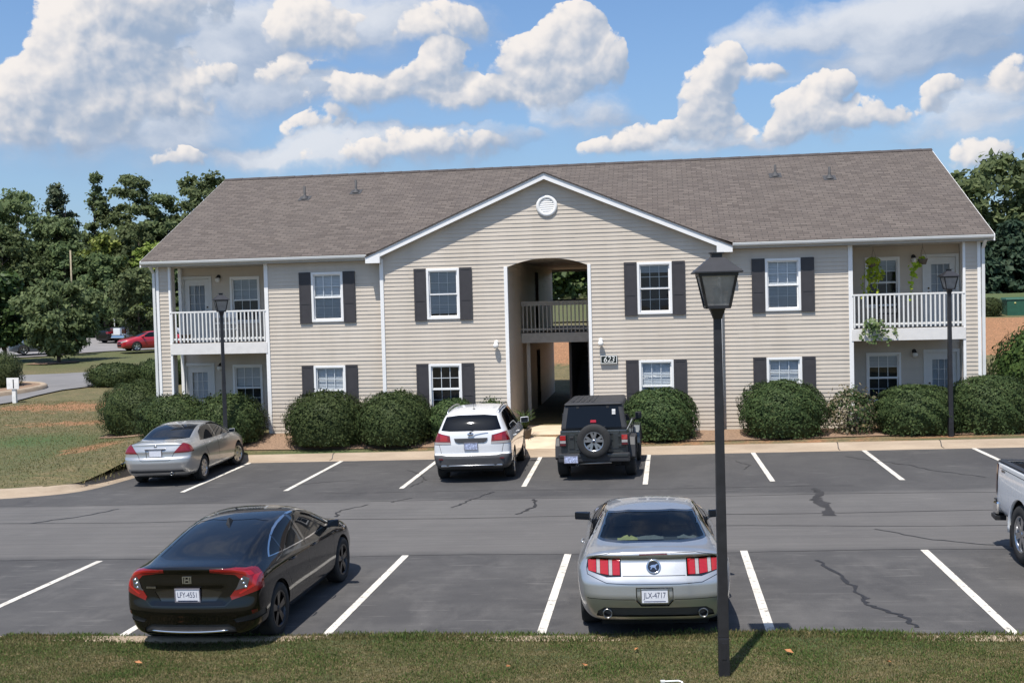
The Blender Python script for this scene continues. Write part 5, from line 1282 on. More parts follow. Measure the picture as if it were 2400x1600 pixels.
    S.parts2('bumper_slot', M['plastic'], o, [(.56, .42), (.80, .47), (.90, .50), (.90, .42), (.80, .385), (.60, .375)], 'rear', rear, -.010)
    S.parts2('reflector', M['dark_lens'], o, [(.785, .515), (.84, .52), (.84, .455), (.785, .445)], 'rear', rear, .003)
    S.part('plate_recess', M['gloss_black'], o, [[(-.44, .755), (-.24, .79), (.24, .79), (.44, .755), (.36, .645), (-.36, .645)]], 'rear', rear, -.008)
    S.lines([([(-.70, 1.0), (-.66, .9), (-.56, .66), (-.48, .585), (.48, .585), (.56, .66), (.66, .9), (.70, 1.0)], 'rear')], .007, M['gloss_black'], o)
    for v in ('right', 'left'):
        S.lines([([(2.17, .97), (2.19, .6), (2.15, .33)], v), ([(1.33, .99), (1.28, .8), (1.42, .62), (1.46, .36)], v), ([(3.32, .95), (3.30, .7), (3.27, .33)], v), ([(1.46, .33), (3.27, .33)], v)], .007, M['gloss_black'], o)
        S.lines([([(.45, .90), (1.2, .895), (2.2, .875), (3.2, .845)], v)], .006, M['gloss_black'], o, 'crease_shade_line')  # dark ribbon drawn on the flank for the shade of its shoulder crease
    pts = []
    for x in np.linspace(-.50, .50, 21):
        h, _ = S.hit('rear', x, .285 - .02 * (1 - (x / .5) ** 2)); pts.append((h.x, h.y - .004, h.z))
    b = MB(); b.tube(pts, [.004] + [.014] * 19 + [.004], 8); b.build('chrome_strip', M['chrome'], o)
    hp, _ = S.hit('rear', 0, .715); plate(o, 0, hp.y - .012, .715, 4, 'LFY-4551', 'plate_frame')
    # badge: outlined letter H in a rounded chrome frame
    hb, _ = S.hit('rear', 0, .905); b = MB(); y = hb.y - .012
    for q in ((-.058, -.046, -.043, .043), (.046, .058, -.043, .043), (-.046, .046, .034, .043), (-.040, .040, -.043, -.034)): b.box(q[0], q[1], y, y + .018, .905 + q[2], .905 + q[3])
    b.hexa([(-.038, y, .875), (-.022, y, .875), (-.022, y + .016, .875), (-.038, y + .016, .875)], [(-.030, y, .935), (-.016, y, .935), (-.016, y + .016, .935), (-.030, y + .016, .935)])
    b.hexa([(.022, y, .875), (.038, y, .875), (.038, y + .016, .875), (.022, y + .016, .875)], [(.016, y, .935), (.030, y, .935), (.030, y + .016, .935), (.016, y + .016, .935)])
    b.box(-.026, .026, y, y + .016, .897, .912); b.build('badge', M['alloy'], o)
    hm, _ = S.hit('rear', -.50, .80)
    b = MB()
    for k, x in enumerate(np.linspace(-.545, -.44, 5)): b.box(x, x + .017, hm.y - .004 - .002 * k, hm.y + .004, .80, .822)
    b.build('model_lettering', M['steel'], o)
    # shark fin on the roof
    hf, _ = S.hit('top', 0, 1.62); b = MB(); b.hexa([(-.028, 1.50, hf.z - .03), (.028, 1.50, hf.z - .03), (.02, 1.68, hf.z - .01), (-.02, 1.68, hf.z - .01)], [(-.006, 1.52, hf.z + .055), (.006, 1.52, hf.z + .055), (.004, 1.57, hf.z + .055), (-.004, 1.57, hf.z + .055)]); b.build('antenna_fin', M['plastic'], o, bevel=.004)
    for s in (-1, 1): mirror(o, s * .77, 3.16, 1.0, M['p_black'], s, (.19, .12, .13), 'gloss_black')
    for v, s in (('right', 1), ('left', -1)):
        for y in (1.55, 2.42):
            h, _ = S.hit(v, y, .86); b = MB(); b.tube([(h.x + s*.012, y - .10, .865), (h.x + s*.03, y - .06, .867), (h.x + s*.03, y + .06, .867), (h.x + s*.012, y + .10, .865)], .011, 8); b.build('door_handle', M['p_black'], o)
    S.parts2('headlight', M['clear_lens'], o, [(.34, .66), (.55, .68), (.75, .75), (.74, .68), (.5, .62), (.34, .61)], 'front', lambda c: c.y > 4, .003)
    S.finish(M['p_black'], o)
    b = MB(); b.box(-.62, .62, .62, 4.2, .17, .30); b.build('underbody', M['under'], o); well_mesh(o, (.99, 3.69), .383, .45, .86, .345)
    for y in (.99, 3.69):
        for s in (-1, 1): wheel(o, s * .775, y, .338, .215, .228, 5, 'dark_alloy', 'split', s)
    return o
build_black_sedan()
# ================= silver coupe
def build_silver_coupe():
    o = place_vehicle('silver_coupe', 'silver two-door coupe with barred red tail lights, parked behind the nearest lamp post', 'car', -.12, 12.70, 1.6)
    st = [
        (.00, .30, .62, (.72, .40), (.80, .62), (.81, .86), (.74, 1.035), (.55, 1.075), (.30, 1.085), 1.09),
        (.05, .27, .70, (.80, .38), (.87, .62), (.88, .88), (.79, 1.05), (.58, 1.095), (.31, 1.105), 1.11),
        (.25, .24, .74, (.86, .36), (.91, .64), (.91, .90), (.80, 1.05), (.60, 1.10), (.32, 1.115), 1.12),
        (.55, .23, .78, (.90, .34), (.93, .66), (.925, .91), (.81, 1.045), (.64, 1.10), (.36, 1.12), 1.125),
        (.85, .22, .80, (.91, .33), (.94, .67), (.93, .91), (.815, 1.035), (.635, 1.15), (.37, 1.19), 1.20),
        (1.20, .22, .81, (.91, .32), (.94, .67), (.925, .90), (.82, 1.02), (.615, 1.245), (.36, 1.29), 1.30),
        (1.58, .20, .82, (.90, .31), (.92, .66), (.905, .89), (.825, 1.005), (.605, 1.325), (.36, 1.365), 1.375),
        (2.0, .20, .82, (.89, .30), (.91, .65), (.90, .88), (.83, .995), (.60, 1.352), (.36, 1.395), 1.405),
        (2.45, .20, .82, (.89, .30), (.91, .64), (.90, .88), (.83, .985), (.60, 1.325), (.37, 1.372), 1.382),
        (2.85, .20, .82, (.89, .30), (.91, .64), (.90, .88), (.83, .98), (.645, 1.205), (.40, 1.25), 1.26),
        (3.25, .20, .81, (.90, .31), (.92, .64), (.905, .88), (.82, .98), (.70, 1.05), (.42, 1.07), 1.075),
        (3.75, .21, .80, (.91, .33), (.93, .65), (.91, .87), (.79, .965), (.64, 1.01), (.38, 1.035), 1.04),
        (4.30, .23, .74, (.86, .36), (.88, .64), (.85, .83), (.74, .92), (.60, .96), (.36, .985), .99),
        (4.66, .26, .66, (.76, .38), (.78, .60), (.76, .76), (.70, .84), (.56, .88), (.34, .90), .905),
        (4.76, .30, .60, (.70, .42), (.72, .58), (.70, .70), (.64, .76), (.52, .80), (.32, .82), .825)]
    def deform(x, y, z):
        k = max(0, 1 - y / .55)
        if k > 0:
            zz = np.interp(z, [.25, .34, .50, .58, .70, .745, .78, 1.00, 1.06, 1.12], [.16, .10, .03, .0, .008, .012, .030, .150, .115, .13])
            y += k * k * (.13 * (abs(x) / .85) ** 3.2 + zz)
        return x, y, z
    S = Shell(st, 3, deform, crease=((7, .4), (8, .3), (6, .35)))
    wells(S, o, [(1.10, .35), (3.82, .35)], .385, zc=.35)
    up = lambda c: .5 < c.y < 1.75
    rg = S.cut([(-.68, 1.124), (-.35, 1.124), (.35, 1.124), (.68, 1.124), (.575, 1.322), (.28, 1.348), (-.28, 1.348), (-.575, 1.322)], 'rear', up, .05)
    g = S.take(rg, 'rear_window', M['gloss_black'], o, -.002)
    bm = bmesh.new(); bm.from_mesh(g.data); Q = Shell.__new__(Shell); Q.bm = bm; bm.normal_update()
    Q.take(Q.cut([(-.645, 1.138), (-.35, 1.136), (.35, 1.136), (.645, 1.138), (.55, 1.312), (.28, 1.336), (-.28, 1.336), (-.55, 1.312)], 'rear', None, .01), 'pane', M['car_glass'], g, -.003); bm.to_mesh(g.data); bm.free()
    dlo(S, o, [(1.12, 1.045), (1.34, 1.235), (1.62, 1.30), (2.0, 1.335), (2.45, 1.31), (2.82, 1.19), (3.12, 1.005), (2.2, 1.015)], [('quarter_window', [(1.19, 1.055), (1.38, 1.215), (1.62, 1.28), (1.66, 1.035)]), ('side_window', [(1.74, 1.033), (1.70, 1.292), (2.0, 1.316), (2.44, 1.292), (2.79, 1.178), (3.03, 1.022)])], [], M['gloss_black'], M['tint2'])
    S.take(S.cut([(-.64, 1.085), (.64, 1.085), (.56, 1.285), (.3, 1.335), (-.3, 1.335), (-.56, 1.285)], 'front', lambda c: 2.4 < c.y < 3.3, .05), 'windscreen', M['tint'], o, -.003)
    rear = lambda c: c.y < .6
    LMP = [(.385, 1.025), (.72, 1.035), (.785, 1.0), (.80, .93), (.775, .875), (.56, .815), (.385, .822)]
    tl = S.parts2('tail_light', M['gloss_black'], o, LMP, 'rear', rear, -.004)
    def bar(a, b_): 
        t = lambda x: 1.012 + (x - .40) * .02; u = lambda x: .838 + max(0, x - .56) * .19
        return [(a, u(a)), (a, t(a)), (b_, t(b_) - (.02 if b_ > .76 else 0)), (b_, u(b_))]
    sub_cut(tl, [('red_bar', bar(.40, .485), M['bright_lens'], .012), ('clear_bar', bar(.49, .53), M['clear_lens'], .008), ('red_bar', bar(.535, .63), M['bright_lens'], .014), ('clear_bar', bar(.635, .675), M['clear_lens'], .008), ('red_bar', bar(.68, .775), M['bright_lens'], .012)])
    b = MB()
    S.part('valance', M['greyplastic'], o, [[(-.60, .455), (.60, .455), (.68, .40), (.70, .33), (-.70, .33), (-.68, .40)]], 'rear', rear, -.018)
    S.part('plate_recess', M['p_silver'], o, [[(-.215, .70), (.215, .70), (.215, .545), (.16, .475), (-.16, .475), (-.215, .545)]], 'rear', rear, -.02)
    S.part('brake_light', M['dark_lens'], o, [[(-.165, 1.075), (.165, 1.078), (.165, 1.066), (-.165, 1.062)]], 'rear', rear, .002)
    S.parts2('headlight', M['clear_lens'], o, [(.48, .78), (.66, .80), (.66, .68), (.48, .67)], 'front', lambda c: c.y > 4.3, .003)
    ln = [([(-.80, .92), (-.79, .84), (-.56, .752), (-.3, .742), (.3, .742), (.56, .752), (.79, .84), (.80, .92)], 'rear'), ([(-.37, .83), (.37, .83)], 'rear'), ([(-.37, 1.02), (.37, 1.02)], 'rear'), ([(-.70, 1.05), (-.5, 1.085), (.5, 1.085), (.70, 1.05)], 'rear'), ([(-.80, .565), (-.45, .562), (-.23, .562)], 'rear'), ([(.23, .562), (.45, .562), (.80, .565)], 'rear'), ([(-.215, .70), (.215, .70)], 'rear'), ([(-.215, .70), (-.215, .545), (-.16, .475), (.16, .475), (.215, .545), (.215, .70)], 'rear')]
    ln += [([(1.70, 1.0), (1.66, .6), (1.72, .34)], v) for v in ('right', 'left')] + [([(3.12, .96), (3.14, .6), (3.10, .33)], v) for v in ('right', 'left')] + [([(-.60, .60), (-.60, 1.9)], 'top')] * 0
    S.lines(ln, .008, M['gloss_black'], o)
    S.lines([([(-.585, 1.15), (-.59, 2.4)], 'top'), ([(.585, 1.15), (.59, 2.4)], 'top')], .012, M['gloss_black'], o, 'roof_gutter')
    S.lines([([(.3, .93), (.9, .905), (2.0, .875), (3.2, .865)], v) for v in ('right', 'left')], .006, M['greyplastic'], o, 'crease_shade_line')  # shade of the side crease, painted as a thin dark ribbon
    # tail pipes
    for s in (-1, 1):
        h, _ = S.hit('rear', s * .565, .385); b = MB(); b.lathe([(.030, .10), (.042, .09), (.046, -.015), (.056, -.02), (.058, .0), (.058, .12)], 'y', (s * .565, h.y - .005, .375), 22); b.lathe([(0, .06), (.043, .06)], 'y', (s * .565, h.y, .375), 18)
        b.build('tail_pipe', M['steel'], o); b = MB(); b.lathe([(0, .0), (.041, .0)], 'y', (s * .565, h.y + .03, .375), 18); b.build('pipe_bore', M['under'], o)
    # round medallion with a small running figure reduced to a plain bar shape
    h, n_ = S.hit('rear', 0, .925); tl_ = -math.atan2(n_.z, -n_.y)
    b = MB(); b.lathe([(.066, -.008), (.074, -.016), (.084, -.016), (.088, -.004), (.088, .02)], 'y', (0, 0, 0), 30); md = b.build('medallion', M['chrome'], o); md.location = h; md.rotation_euler = (tl_, 0, 0); b = MB(); b.lathe([(0, -.006), (.070, -.006)], 'y', (0, 0, 0), 26); b.build('medallion_face', M['gloss_black'], md)
    b = MB(); b.prism([(x, z - .925) for x, z in [(-.048, .925), (-.02, .945), (.02, .948), (.046, .962), (.05, .95), (.034, .938), (.022, .918), (.036, .892), (.028, .886), (.010, .912), (-.014, .915), (-.030, .890), (-.038, .892), (-.028, .920)]], 'y', -.016, -.007); b.build('medallion_figure', M['chrome'], md)
    hp, _ = S.hit('rear', 0, .60); plate(o, 0, hp.y + .006, .603, 1, 'JLX-4717', 'alloy')
    for s in (-1, 1): mirror(o, s * .80, 2.95, 1.0, M['gloss_black'], s, (.23, .13, .14), 'gloss_black')
    for v in ('right', 'left'):
        h, _ = S.hit(v, 1.86, .87); b = MB(); s = 1 if v == 'right' else -1; b.tube([(h.x + s*.01, 1.76, .875), (h.x + s*.03, 1.80, .878), (h.x + s*.03, 1.94, .878), (h.x + s*.01, 1.98, .875)], .012, 8); b.build('door_handle', M['p_silver'], o)
    S.finish(M['p_silver'], o)
    # what shows through the rear glass
    b = MB(); b.hexa([(-.66, .66, 1.00), (.66, .66, 1.00), (.62, 1.12, 1.00), (-.62, 1.12, 1.00)], [(-.66, .66, 1.06), (.66, .66, 1.06), (.60, 1.12, 1.07), (-.60, 1.12, 1.07)]); b.build('parcel_shelf', M['seat'], o, bevel=.02)
    seats(o, (1.42,), 'seat_grey', .42, .46, False, 1.12, (-.33, .33)); seats(o, (2.15,), 'seat_grey', .42, .5, True, 1.16, (-.38, .38))
    b = MB(); b.box(-.74, .74, .7, 3.2, .30, .36); b.box(-.76, .76, 3.0, 3.15, .36, 1.0); b.build('cabin_floor', M['under'], o)
    r = random.Random(4)
    for nm, mt, c, w in (('yellow_towel', 'straw', (-.30, .92, 1.09), .13), ('crumpled_jacket', 'seat_grey', (-.02, .95, 1.09), .17), ('paper_bag', 'seat_grey', (.44, .92, 1.10), .12)):
        b = MB(); n = 6
        gr = [[(c[0] + (i / n - .5) * 2 * w, c[1] + (j / n - .5) * w, c[2] + r.uniform(-.01, .06) * math.sin(math.pi * i / n) * math.sin(math.pi * j / n) + (.0)) for j in range(n + 1)] for i in range(n + 1)]
        for i in range(n):
            for j in range(n): b.add([gr[i][j], gr[i+1][j], gr[i+1][j+1], gr[i][j+1]], [(0, 1, 2, 3)], False)
        b.build(nm, M[mt], o, fix=False)
    b = MB(); b.hexa([(.18, 2.9, 1.24), (.40, 2.9, 1.24), (.34, 2.9, 1.19), (.22, 2.9, 1.19)], [(.18, 2.92, 1.24), (.40, 2.92, 1.24), (.34, 2.92, 1.19), (.22, 2.92, 1.19)]); b.build('hanging_face_mask', M['mint'], o)
    b = MB(); b.box(-.64, .64, .35, 4.4, .18, .30); b.build('underbody', M['under'], o); well_mesh(o, (1.10, 3.82), .39, .45, .88, .35)
    for y in (1.10, 3.82):
        for s in (-1, 1): wheel(o, s * .80, y, .345, .235, .23, 5, 'alloy', 'fan', s)
    return o
build_silver_coupe()

# ================= silver four-door car in the far row
def build_silver_sedan():
    o = place_vehicle('silver_sedan', 'silver four-door car at the left end of the far row', 'car', -12.52, 25.25, 4.)
    st = [
        (.00, .32, .58, (.70, .42), (.79, .62), (.80, .86), (.70, 1.035), (.52, 1.065), (.30, 1.075), 1.08),
        (.06, .28, .66, (.78, .38), (.85, .62), (.85, .88), (.73, 1.05), (.54, 1.085), (.30, 1.095), 1.10),
        (.30, .24, .72, (.84, .36), (.88, .64), (.87, .90), (.75, 1.055), (.56, 1.10), (.31, 1.11), 1.115),
        (.66, .22, .76, (.87, .34), (.90, .66), (.88, .91), (.77, 1.05), (.59, 1.105), (.33, 1.12), 1.125),
        (.95, .21, .78, (.88, .32), (.905, .66), (.882, .91), (.79, 1.035), (.615, 1.185), (.35, 1.225), 1.235),
        (1.35, .20, .80, (.88, .31), (.905, .66), (.882, .90), (.805, 1.015), (.63, 1.32), (.37, 1.365), 1.375),
        (1.75, .20, .80, (.88, .30), (.90, .65), (.88, .89), (.815, 1.0), (.63, 1.385), (.38, 1.43), 1.44),
        (2.25, .20, .80, (.88, .30), (.90, .64), (.88, .89), (.82, .985), (.63, 1.40), (.38, 1.445), 1.455),
        (2.75, .20, .80, (.88, .30), (.90, .64), (.88, .88), (.82, .975), (.63, 1.355), (.39, 1.405), 1.415),
        (3.15, .20, .80, (.88, .30), (.90, .63), (.88, .87), (.82, .965), (.67, 1.21), (.41, 1.26), 1.27),
        (3.62, .20, .79, (.88, .31), (.90, .62), (.875, .85), (.81, .955), (.71, 1.02), (.43, 1.045), 1.05),
        (4.1, .21, .77, (.88, .33), (.89, .62), (.855, .81), (.76, .905), (.62, .94), (.38, .955), .96),
        (4.60, .24, .66, (.78, .36), (.80, .58), (.75, .72), (.66, .79), (.54, .82), (.32, .835), .84),
        (4.83, .30, .50, (.58, .40), (.60, .54), (.56, .64), (.50, .70), (.42, .73), (.26, .745), .75)]
    def deform(x, y, z):
        k = max(0, 1 - y / .55)
        if k > 0:
            zz = np.interp(z, [.30, .45, .60, .72, .74, .84, .88, 1.02, 1.08], [.12, .03, .0, .01, .05, .06, .05, .10, .09]); y += k * k * (.16 * (abs(x) / .85) ** 3 + zz)
        return x, y, z
    S = Shell(st, 3, deform, crease=((7, .3), (8, .25), (6, .3)))
    wells(S, o, [(1.06, .33), (3.80, .33)], .365, zc=.335)
    g = S.take(S.cut([(-.61, 1.135), (-.35, 1.125), (.35, 1.125), (.61, 1.135), (.535, 1.385), (.30, 1.41), (-.30, 1.41), (-.535, 1.385)], 'rear', lambda c: .5 < c.y < 1.8, .05), 'rear_window', M['tint'], o, -.004)
    dlo(S, o, [(1.08, 1.03), (1.30, 1.235), (1.60, 1.345), (2.0, 1.388), (2.5, 1.375), (2.9, 1.285), (3.42, 1.0), (2.3, 1.0)], [('rear_side_window', [(1.15, 1.042), (1.33, 1.22), (1.60, 1.325), (2.0, 1.368), (2.08, 1.37), (2.14, 1.016)]), ('front_side_window', [(2.22, 1.015), (2.17, 1.37), (2.5, 1.356), (2.87, 1.27), (3.32, 1.015)])], [('door_pillar', [(2.14, 1.005), (2.08, 1.38), (2.17, 1.378), (2.22, 1.005)])], M['gloss_black'], M['tint2'])
    S.take(S.cut([(-.65, 1.07), (.65, 1.07), (.58, 1.33), (.3, 1.40), (-.3, 1.40), (-.58, 1.33)], 'front', lambda c: 2.7 < c.y < 3.7, .05), 'windscreen', M['tint'], o, -.003)
    rear = lambda c: c.y < .75
    S.parts2('tail_light', M['red_lens'], o, [(.46, .845), (.655, 1.075), (.72, 1.06), (.92, .90), (.92, .86), (.80, .845)], 'rear', lambda c: c.y < .6, .004)
    S.part('valance', M['greyplastic'], o, [[(-.66, .42), (.66, .42), (.70, .36), (-.70, .36)]], 'rear', rear, -.01)
    S.part('plate_recess', M['p_silver2'], o, [[(-.25, .93), (.25, .93), (.23, .74), (-.23, .74)]], 'rear', rear, -.02)
    S.parts2('headlight', M['clear_lens'], o, [(.40, .70), (.70, .76), (.70, .66), (.40, .62)], 'front', lambda c: c.y > 4.2, .003)
    S.lines([([(-.62, 1.03), (-.46, .83), (-.40, .70), (-.34, .665), (.34, .665), (.40, .70), (.46, .83), (.62, 1.03)], 'rear'), ([(-.26, .935), (.26, .935)], 'rear')] + [([(2.17, 1.0), (2.19, .6), (2.15, .36)], v) for v in ('right', 'left')] + [([(1.22, 1.0), (1.25, .8), (1.42, .62), (1.46, .36)], v) for v in ('right', 'left')], .01, M['gloss_black'], o)
    h, _ = S.hit('rear', 0, .965); b = MB(); b.box(-.27, .27, h.y - .028, h.y + .02, .938, .968); b.build('garnish', M['chrome'], o, bevel=.006)
    h, _ = S.hit('rear', 0, 1.01); b = MB(); b.lathe([(0, -.006), (.035, -.006), (.04, .004)], 'y', (0, h.y - .004, 1.008), 16); b.build('badge', M['steel'], o)
    hp, _ = S.hit('rear', 0, .85); plate(o, 0, hp.y + .002, .845, 3, None, 'chrome')
    h, _ = S.hit('rear', .42, .40); b = MB(); b.lathe([(.03, .12), (.042, .1), (.042, -.03), (.03, -.03), (.03, .05)], 'y', (.40, h.y - .01, .33), 16); b.build('tail_pipe', M['steel'], o)
    for s in (-1, 1): mirror(o, s * .80, 3.12, 1.05, M['p_silver2'], s, (.18, .12, .13))
    for v, s in (('right', 1), ('left', -1)):
        for y in (1.62, 2.5): h, _ = S.hit(v, y, .92); b = MB(); b.tube([(h.x + s*.012, y - .10, .925), (h.x + s*.032, y - .06, .928), (h.x + s*.032, y + .06, .928), (h.x + s*.012, y + .10, .925)], .013, 8); b.build('door_handle', M['p_silver2'], o)
    S.finish(M['p_silver2'], o)
    b = MB(); b.box(-.64, .64, .4, 4.4, .20, .32); b.build('underbody', M['under'], o); well_mesh(o, (1.06, 3.80), .37, .45, .86, .335)
    for y in (1.06, 3.80):
        for s in (-1, 1): wheel(o, s * .775, y, .325, .21, .215, 7, 'alloy', 'fan', s, steer=-14 if y > 2 else 0)
    return o
build_silver_sedan()

# ================= white SUV
def build_white_suv():
    o = place_vehicle('white_suv', 'white SUV with roof rails and a black rear bumper, parked left of the walkway', 'car', -4.47, 24.95, 2.2)
    st = [
        (.00, .36, .70, (.79, .46), (.84, .64), (.84, .86), (.80, 1.08), (.62, 1.165), (.34, 1.185), 1.19),
        (.05, .33, .76, (.86, .44), (.90, .64), (.90, .88), (.84, 1.10), (.66, 1.23), (.36, 1.255), 1.26),
        (.22, .30, .80, (.91, .42), (.935, .66), (.93, .90), (.865, 1.105), (.66, 1.43), (.37, 1.465), 1.475),
        (.38, .29, .82, (.925, .41), (.94, .66), (.935, .90), (.875, 1.10), (.655, 1.555), (.37, 1.60), 1.61),
        (.56, .28, .83, (.93, .40), (.945, .67), (.935, .90), (.88, 1.095), (.66, 1.60), (.38, 1.645), 1.655),
        (1.0, .27, .84, (.93, .38), (.945, .67), (.935, .90), (.885, 1.08), (.67, 1.64), (.39, 1.685), 1.695),
        (1.6, .27, .84, (.92, .38), (.94, .66), (.93, .89), (.885, 1.065), (.675, 1.655), (.40, 1.705), 1.715),
        (2.3, .27, .84, (.92, .38), (.94, .66), (.93, .88), (.88, 1.055), (.675, 1.64), (.40, 1.69), 1.70),
        (2.75, .27, .84, (.92, .38), (.94, .66), (.93, .88), (.88, 1.05), (.68, 1.56), (.41, 1.61), 1.62),
        (3.15, .27, .84, (.92, .38), (.94, .66), (.93, .88), (.875, 1.05), (.72, 1.35), (.43, 1.40), 1.41),
        (3.60, .27, .83, (.92, .39), (.94, .66), (.925, .87), (.86, 1.045), (.75, 1.125), (.45, 1.15), 1.155),
        (4.05, .28, .80, (.91, .41), (.93, .66), (.90, .86), (.82, 1.0), (.68, 1.05), (.42, 1.07), 1.075),
        (4.45, .32, .72, (.82, .44), (.84, .64), (.80, .80), (.72, .90), (.60, .95), (.36, .97), .975),
        (4.66, .38, .60, (.68, .48), (.70, .60), (.66, .70), (.60, .78), (.50, .81), (.30, .83), .835)]
    def deform(x, y, z):
        k = max(0, 1 - y / .6)
        if k > 0:
            zz = np.interp(z, [.30, .42, .60, .665, .69, .90, 1.18], [.10, .0, -.02, .0, .05, .04, .06]); y += k * k * (.13 * (abs(x) / .9) ** 3.5 + zz)
        return x, y, z
    S = Shell(st, 3, deform, crease=((7, .3), (8, .35), (6, .25)))
    wells(S, o, [(.98, .36), (3.68, .36)], .40, zc=.37)
    rear = lambda c: c.y < .8
    S.take(S.cut([(-.72, 1.245), (-.5, 1.225), (.5, 1.225), (.72, 1.245), (.70, 1.30), (.605, 1.55), (.3, 1.583), (-.3, 1.583), (-.605, 1.55), (-.70, 1.30)], 'rear', lambda c: c.y < .75, .05), 'rear_window', M['tint2'], o, -.006)
    dlo(S, o, [(.50, 1.17), (.62, 1.50), (.80, 1.575), (1.2, 1.605), (2.0, 1.615), (2.5, 1.585), (2.85, 1.48), (3.42, 1.115), (2.2, 1.10), (1.2, 1.125)], [('quarter_window', [(.60, 1.19), (.70, 1.475), (.84, 1.55), (1.15, 1.58), (1.10, 1.145)]), ('rear_side_window', [(1.20, 1.143), (1.25, 1.582), (1.98, 1.593), (2.04, 1.118)]), ('front_side_window', [(2.12, 1.118), (2.06, 1.592), (2.48, 1.563), (2.80, 1.465), (3.30, 1.132)])], [], M['gloss_black'], M['tint2'])
    S.take(S.cut([(-.70, 1.17), (.70, 1.17), (.60, 1.52), (.3, 1.60), (-.3, 1.60), (-.60, 1.52)], 'front', lambda c: 2.5 < c.y < 3.7, .05), 'windscreen', M['tint'], o, -.003)
    tl = S.parts2('tail_light', M['red_lens'], o, [(.50, 1.125), (.79, 1.19), (.96, 1.185), (.96, .925), (.80, .915), (.475, .925)], 'rear', lambda c: c.y < .45, .006)
    sub_cut(tl, [('clear_lens', [(.485, .975), (.96, .98), (.96, .92), (.475, .92)], M['clear_lens'], .002), ('bright_patch', [(.56, 1.12), (.74, 1.155), (.74, 1.0), (.56, 1.0)], M['bright_lens'], .002)])
    S.part('rear_bumper', M['greyplastic'], o, [[(-.99, .655), (-.72, .675), (-.60, .655), (.60, .655), (.72, .675), (.99, .655), (.99, .30), (-.99, .30)]], 'rear', lambda c: c.y < .62, .006)
    for v in ('right', 'left'):
        fs = S.cut([(.0, .40), (4.7, .40), (4.7, .20), (0, .20)], v, lambda c: abs(c.x) > .5, .02); S.take(fs, 'side_cladding', M['greyplastic'], o, .003)
    S.lines([([(-.78, .98), (-.72, .70)], 'rear'), ([(.78, .98), (.72, .70)], 'rear'), ([(-.70, .69), (.70, .69)], 'rear')] + [([(2.09, 1.09), (2.10, .7), (2.08, .42)], v) for v in ('right', 'left')] + [([(1.18, 1.1), (1.15, .85), (1.36, .65), (1.42, .42)], v) for v in ('right', 'left')], .01, M['gloss_black'], o)
    h, _ = S.hit('rear', 0, 1.0); b = MB(); y = h.y - .02; b.prism([(-.40, 1.065), (.40, 1.065), (.37, .99), (.30, .955), (-.30, .955), (-.37, .99)], 'y', y, y + .05); b.build('handle_garnish', M['greyplastic'], o, bevel=.008)
    b = MB(); b.lathe([(0, -.01), (.06, -.006), (.065, .01)], 'y', (0, y - .004, 1.155), 20); bd = b.build('badge', M['chrome'], o); bd.scale = (1.2, 1, .62); bd.location = (0, 0, 1.155 * .38)
    b = MB(); b.tube([(-.02, y - .03, 1.20), (.10, y - .012, 1.245), (.40, y + .015, 1.26)], .009, 6); b.tube([(0, y - .035, 1.195), (0, y + .0, 1.20)], .022, 10); b.build('wiper', M['plastic'], o)
    hp, _ = S.hit('rear', .02, .87); plate(o, 0, hp.y - .014, .875, 2, None, 'plate_frame', mat='plate_far')
    b = MB(); hs, _ = S.hit('rear', 0, .42); b.tube([(-.58, hs.y + .03, .40), (-.52, hs.y - .01, .425), (.52, hs.y - .01, .425), (.58, hs.y + .03, .40)], .016, 8); b.build('skid_trim', M['alloy'], o)
    for s in (-1, 1):
        h, _ = S.hit('rear', s * .68, .58); b = MB(); b.box(s * .68 - .10, s * .68 + .10, h.y - .008, h.y + .02, .565, .60); b.build('reflector', M['dark_lens'], o, bevel=.004)
        h, _ = S.hit('rear', s * .62, .42); b = MB(); b.box(s * .62 - .11, s * .62 + .11, h.y - .015, h.y + .02, .395, .44); b.build('bumper_tip', M['alloy'], o, bevel=.01)
    for s in (-1, 1):
        pts = []
        for t, yy in enumerate(np.linspace(.62, 2.75, 12)):
            h, _ = S.hit('top', s * .615, yy); up = .055 if 0 < t < 11 else .0; pts.append((s * .62, yy, h.z + up))
        b = MB(); b.tube(pts, [.012] + [.017] * 10 + [.012], 8); b.build('roof_rail', M['alloy'], o)
    h, _ = S.hit('top', 0, .85); b = MB(); b.lathe([(.04, -.02), (.025, .015), (.0, .02)], 'z', (0, .85, h.z), 12); b.tube([(0, .85, h.z + .01), (0, .76, h.z + .26)], [.006, .003], 6); b.build('antenna', M['plastic'], o)
    for s in (-1, 1): mirror(o, s * .86, 3.05, 1.16, M['p_white'], s, (.22, .14, .17))
    for v, s in (('right', 1), ('left', -1)):
        for y in (1.45, 2.32): h, _ = S.hit(v, y, .96); b = MB(); b.tube([(h.x + s*.012, y - .11, .965), (h.x + s*.034, y - .06, .968), (h.x + s*.034, y + .06, .968), (h.x + s*.012, y + .11, .965)], .014, 8); b.build('door_handle', M['p_white'], o)
    S.parts2('headlight', M['clear_lens'], o, [(.46, .86), (.74, .90), (.74, .80), (.46, .76)], 'front', lambda c: c.y > 4.1, .003)
    S.finish(M['p_white'], o)
    b = MB(); b.box(-.70, .70, .3, 4.3, .24, .40); b.build('underbody', M['under'], o); well_mesh(o, (.98, 3.68), .405, .45, .90, .37)
    for y in (.98, 3.68):
        for s in (-1, 1): wheel(o, s * .815, y, .362, .235, .24, 5, 'alloy', 'fan', s)
    return o
build_white_suv()

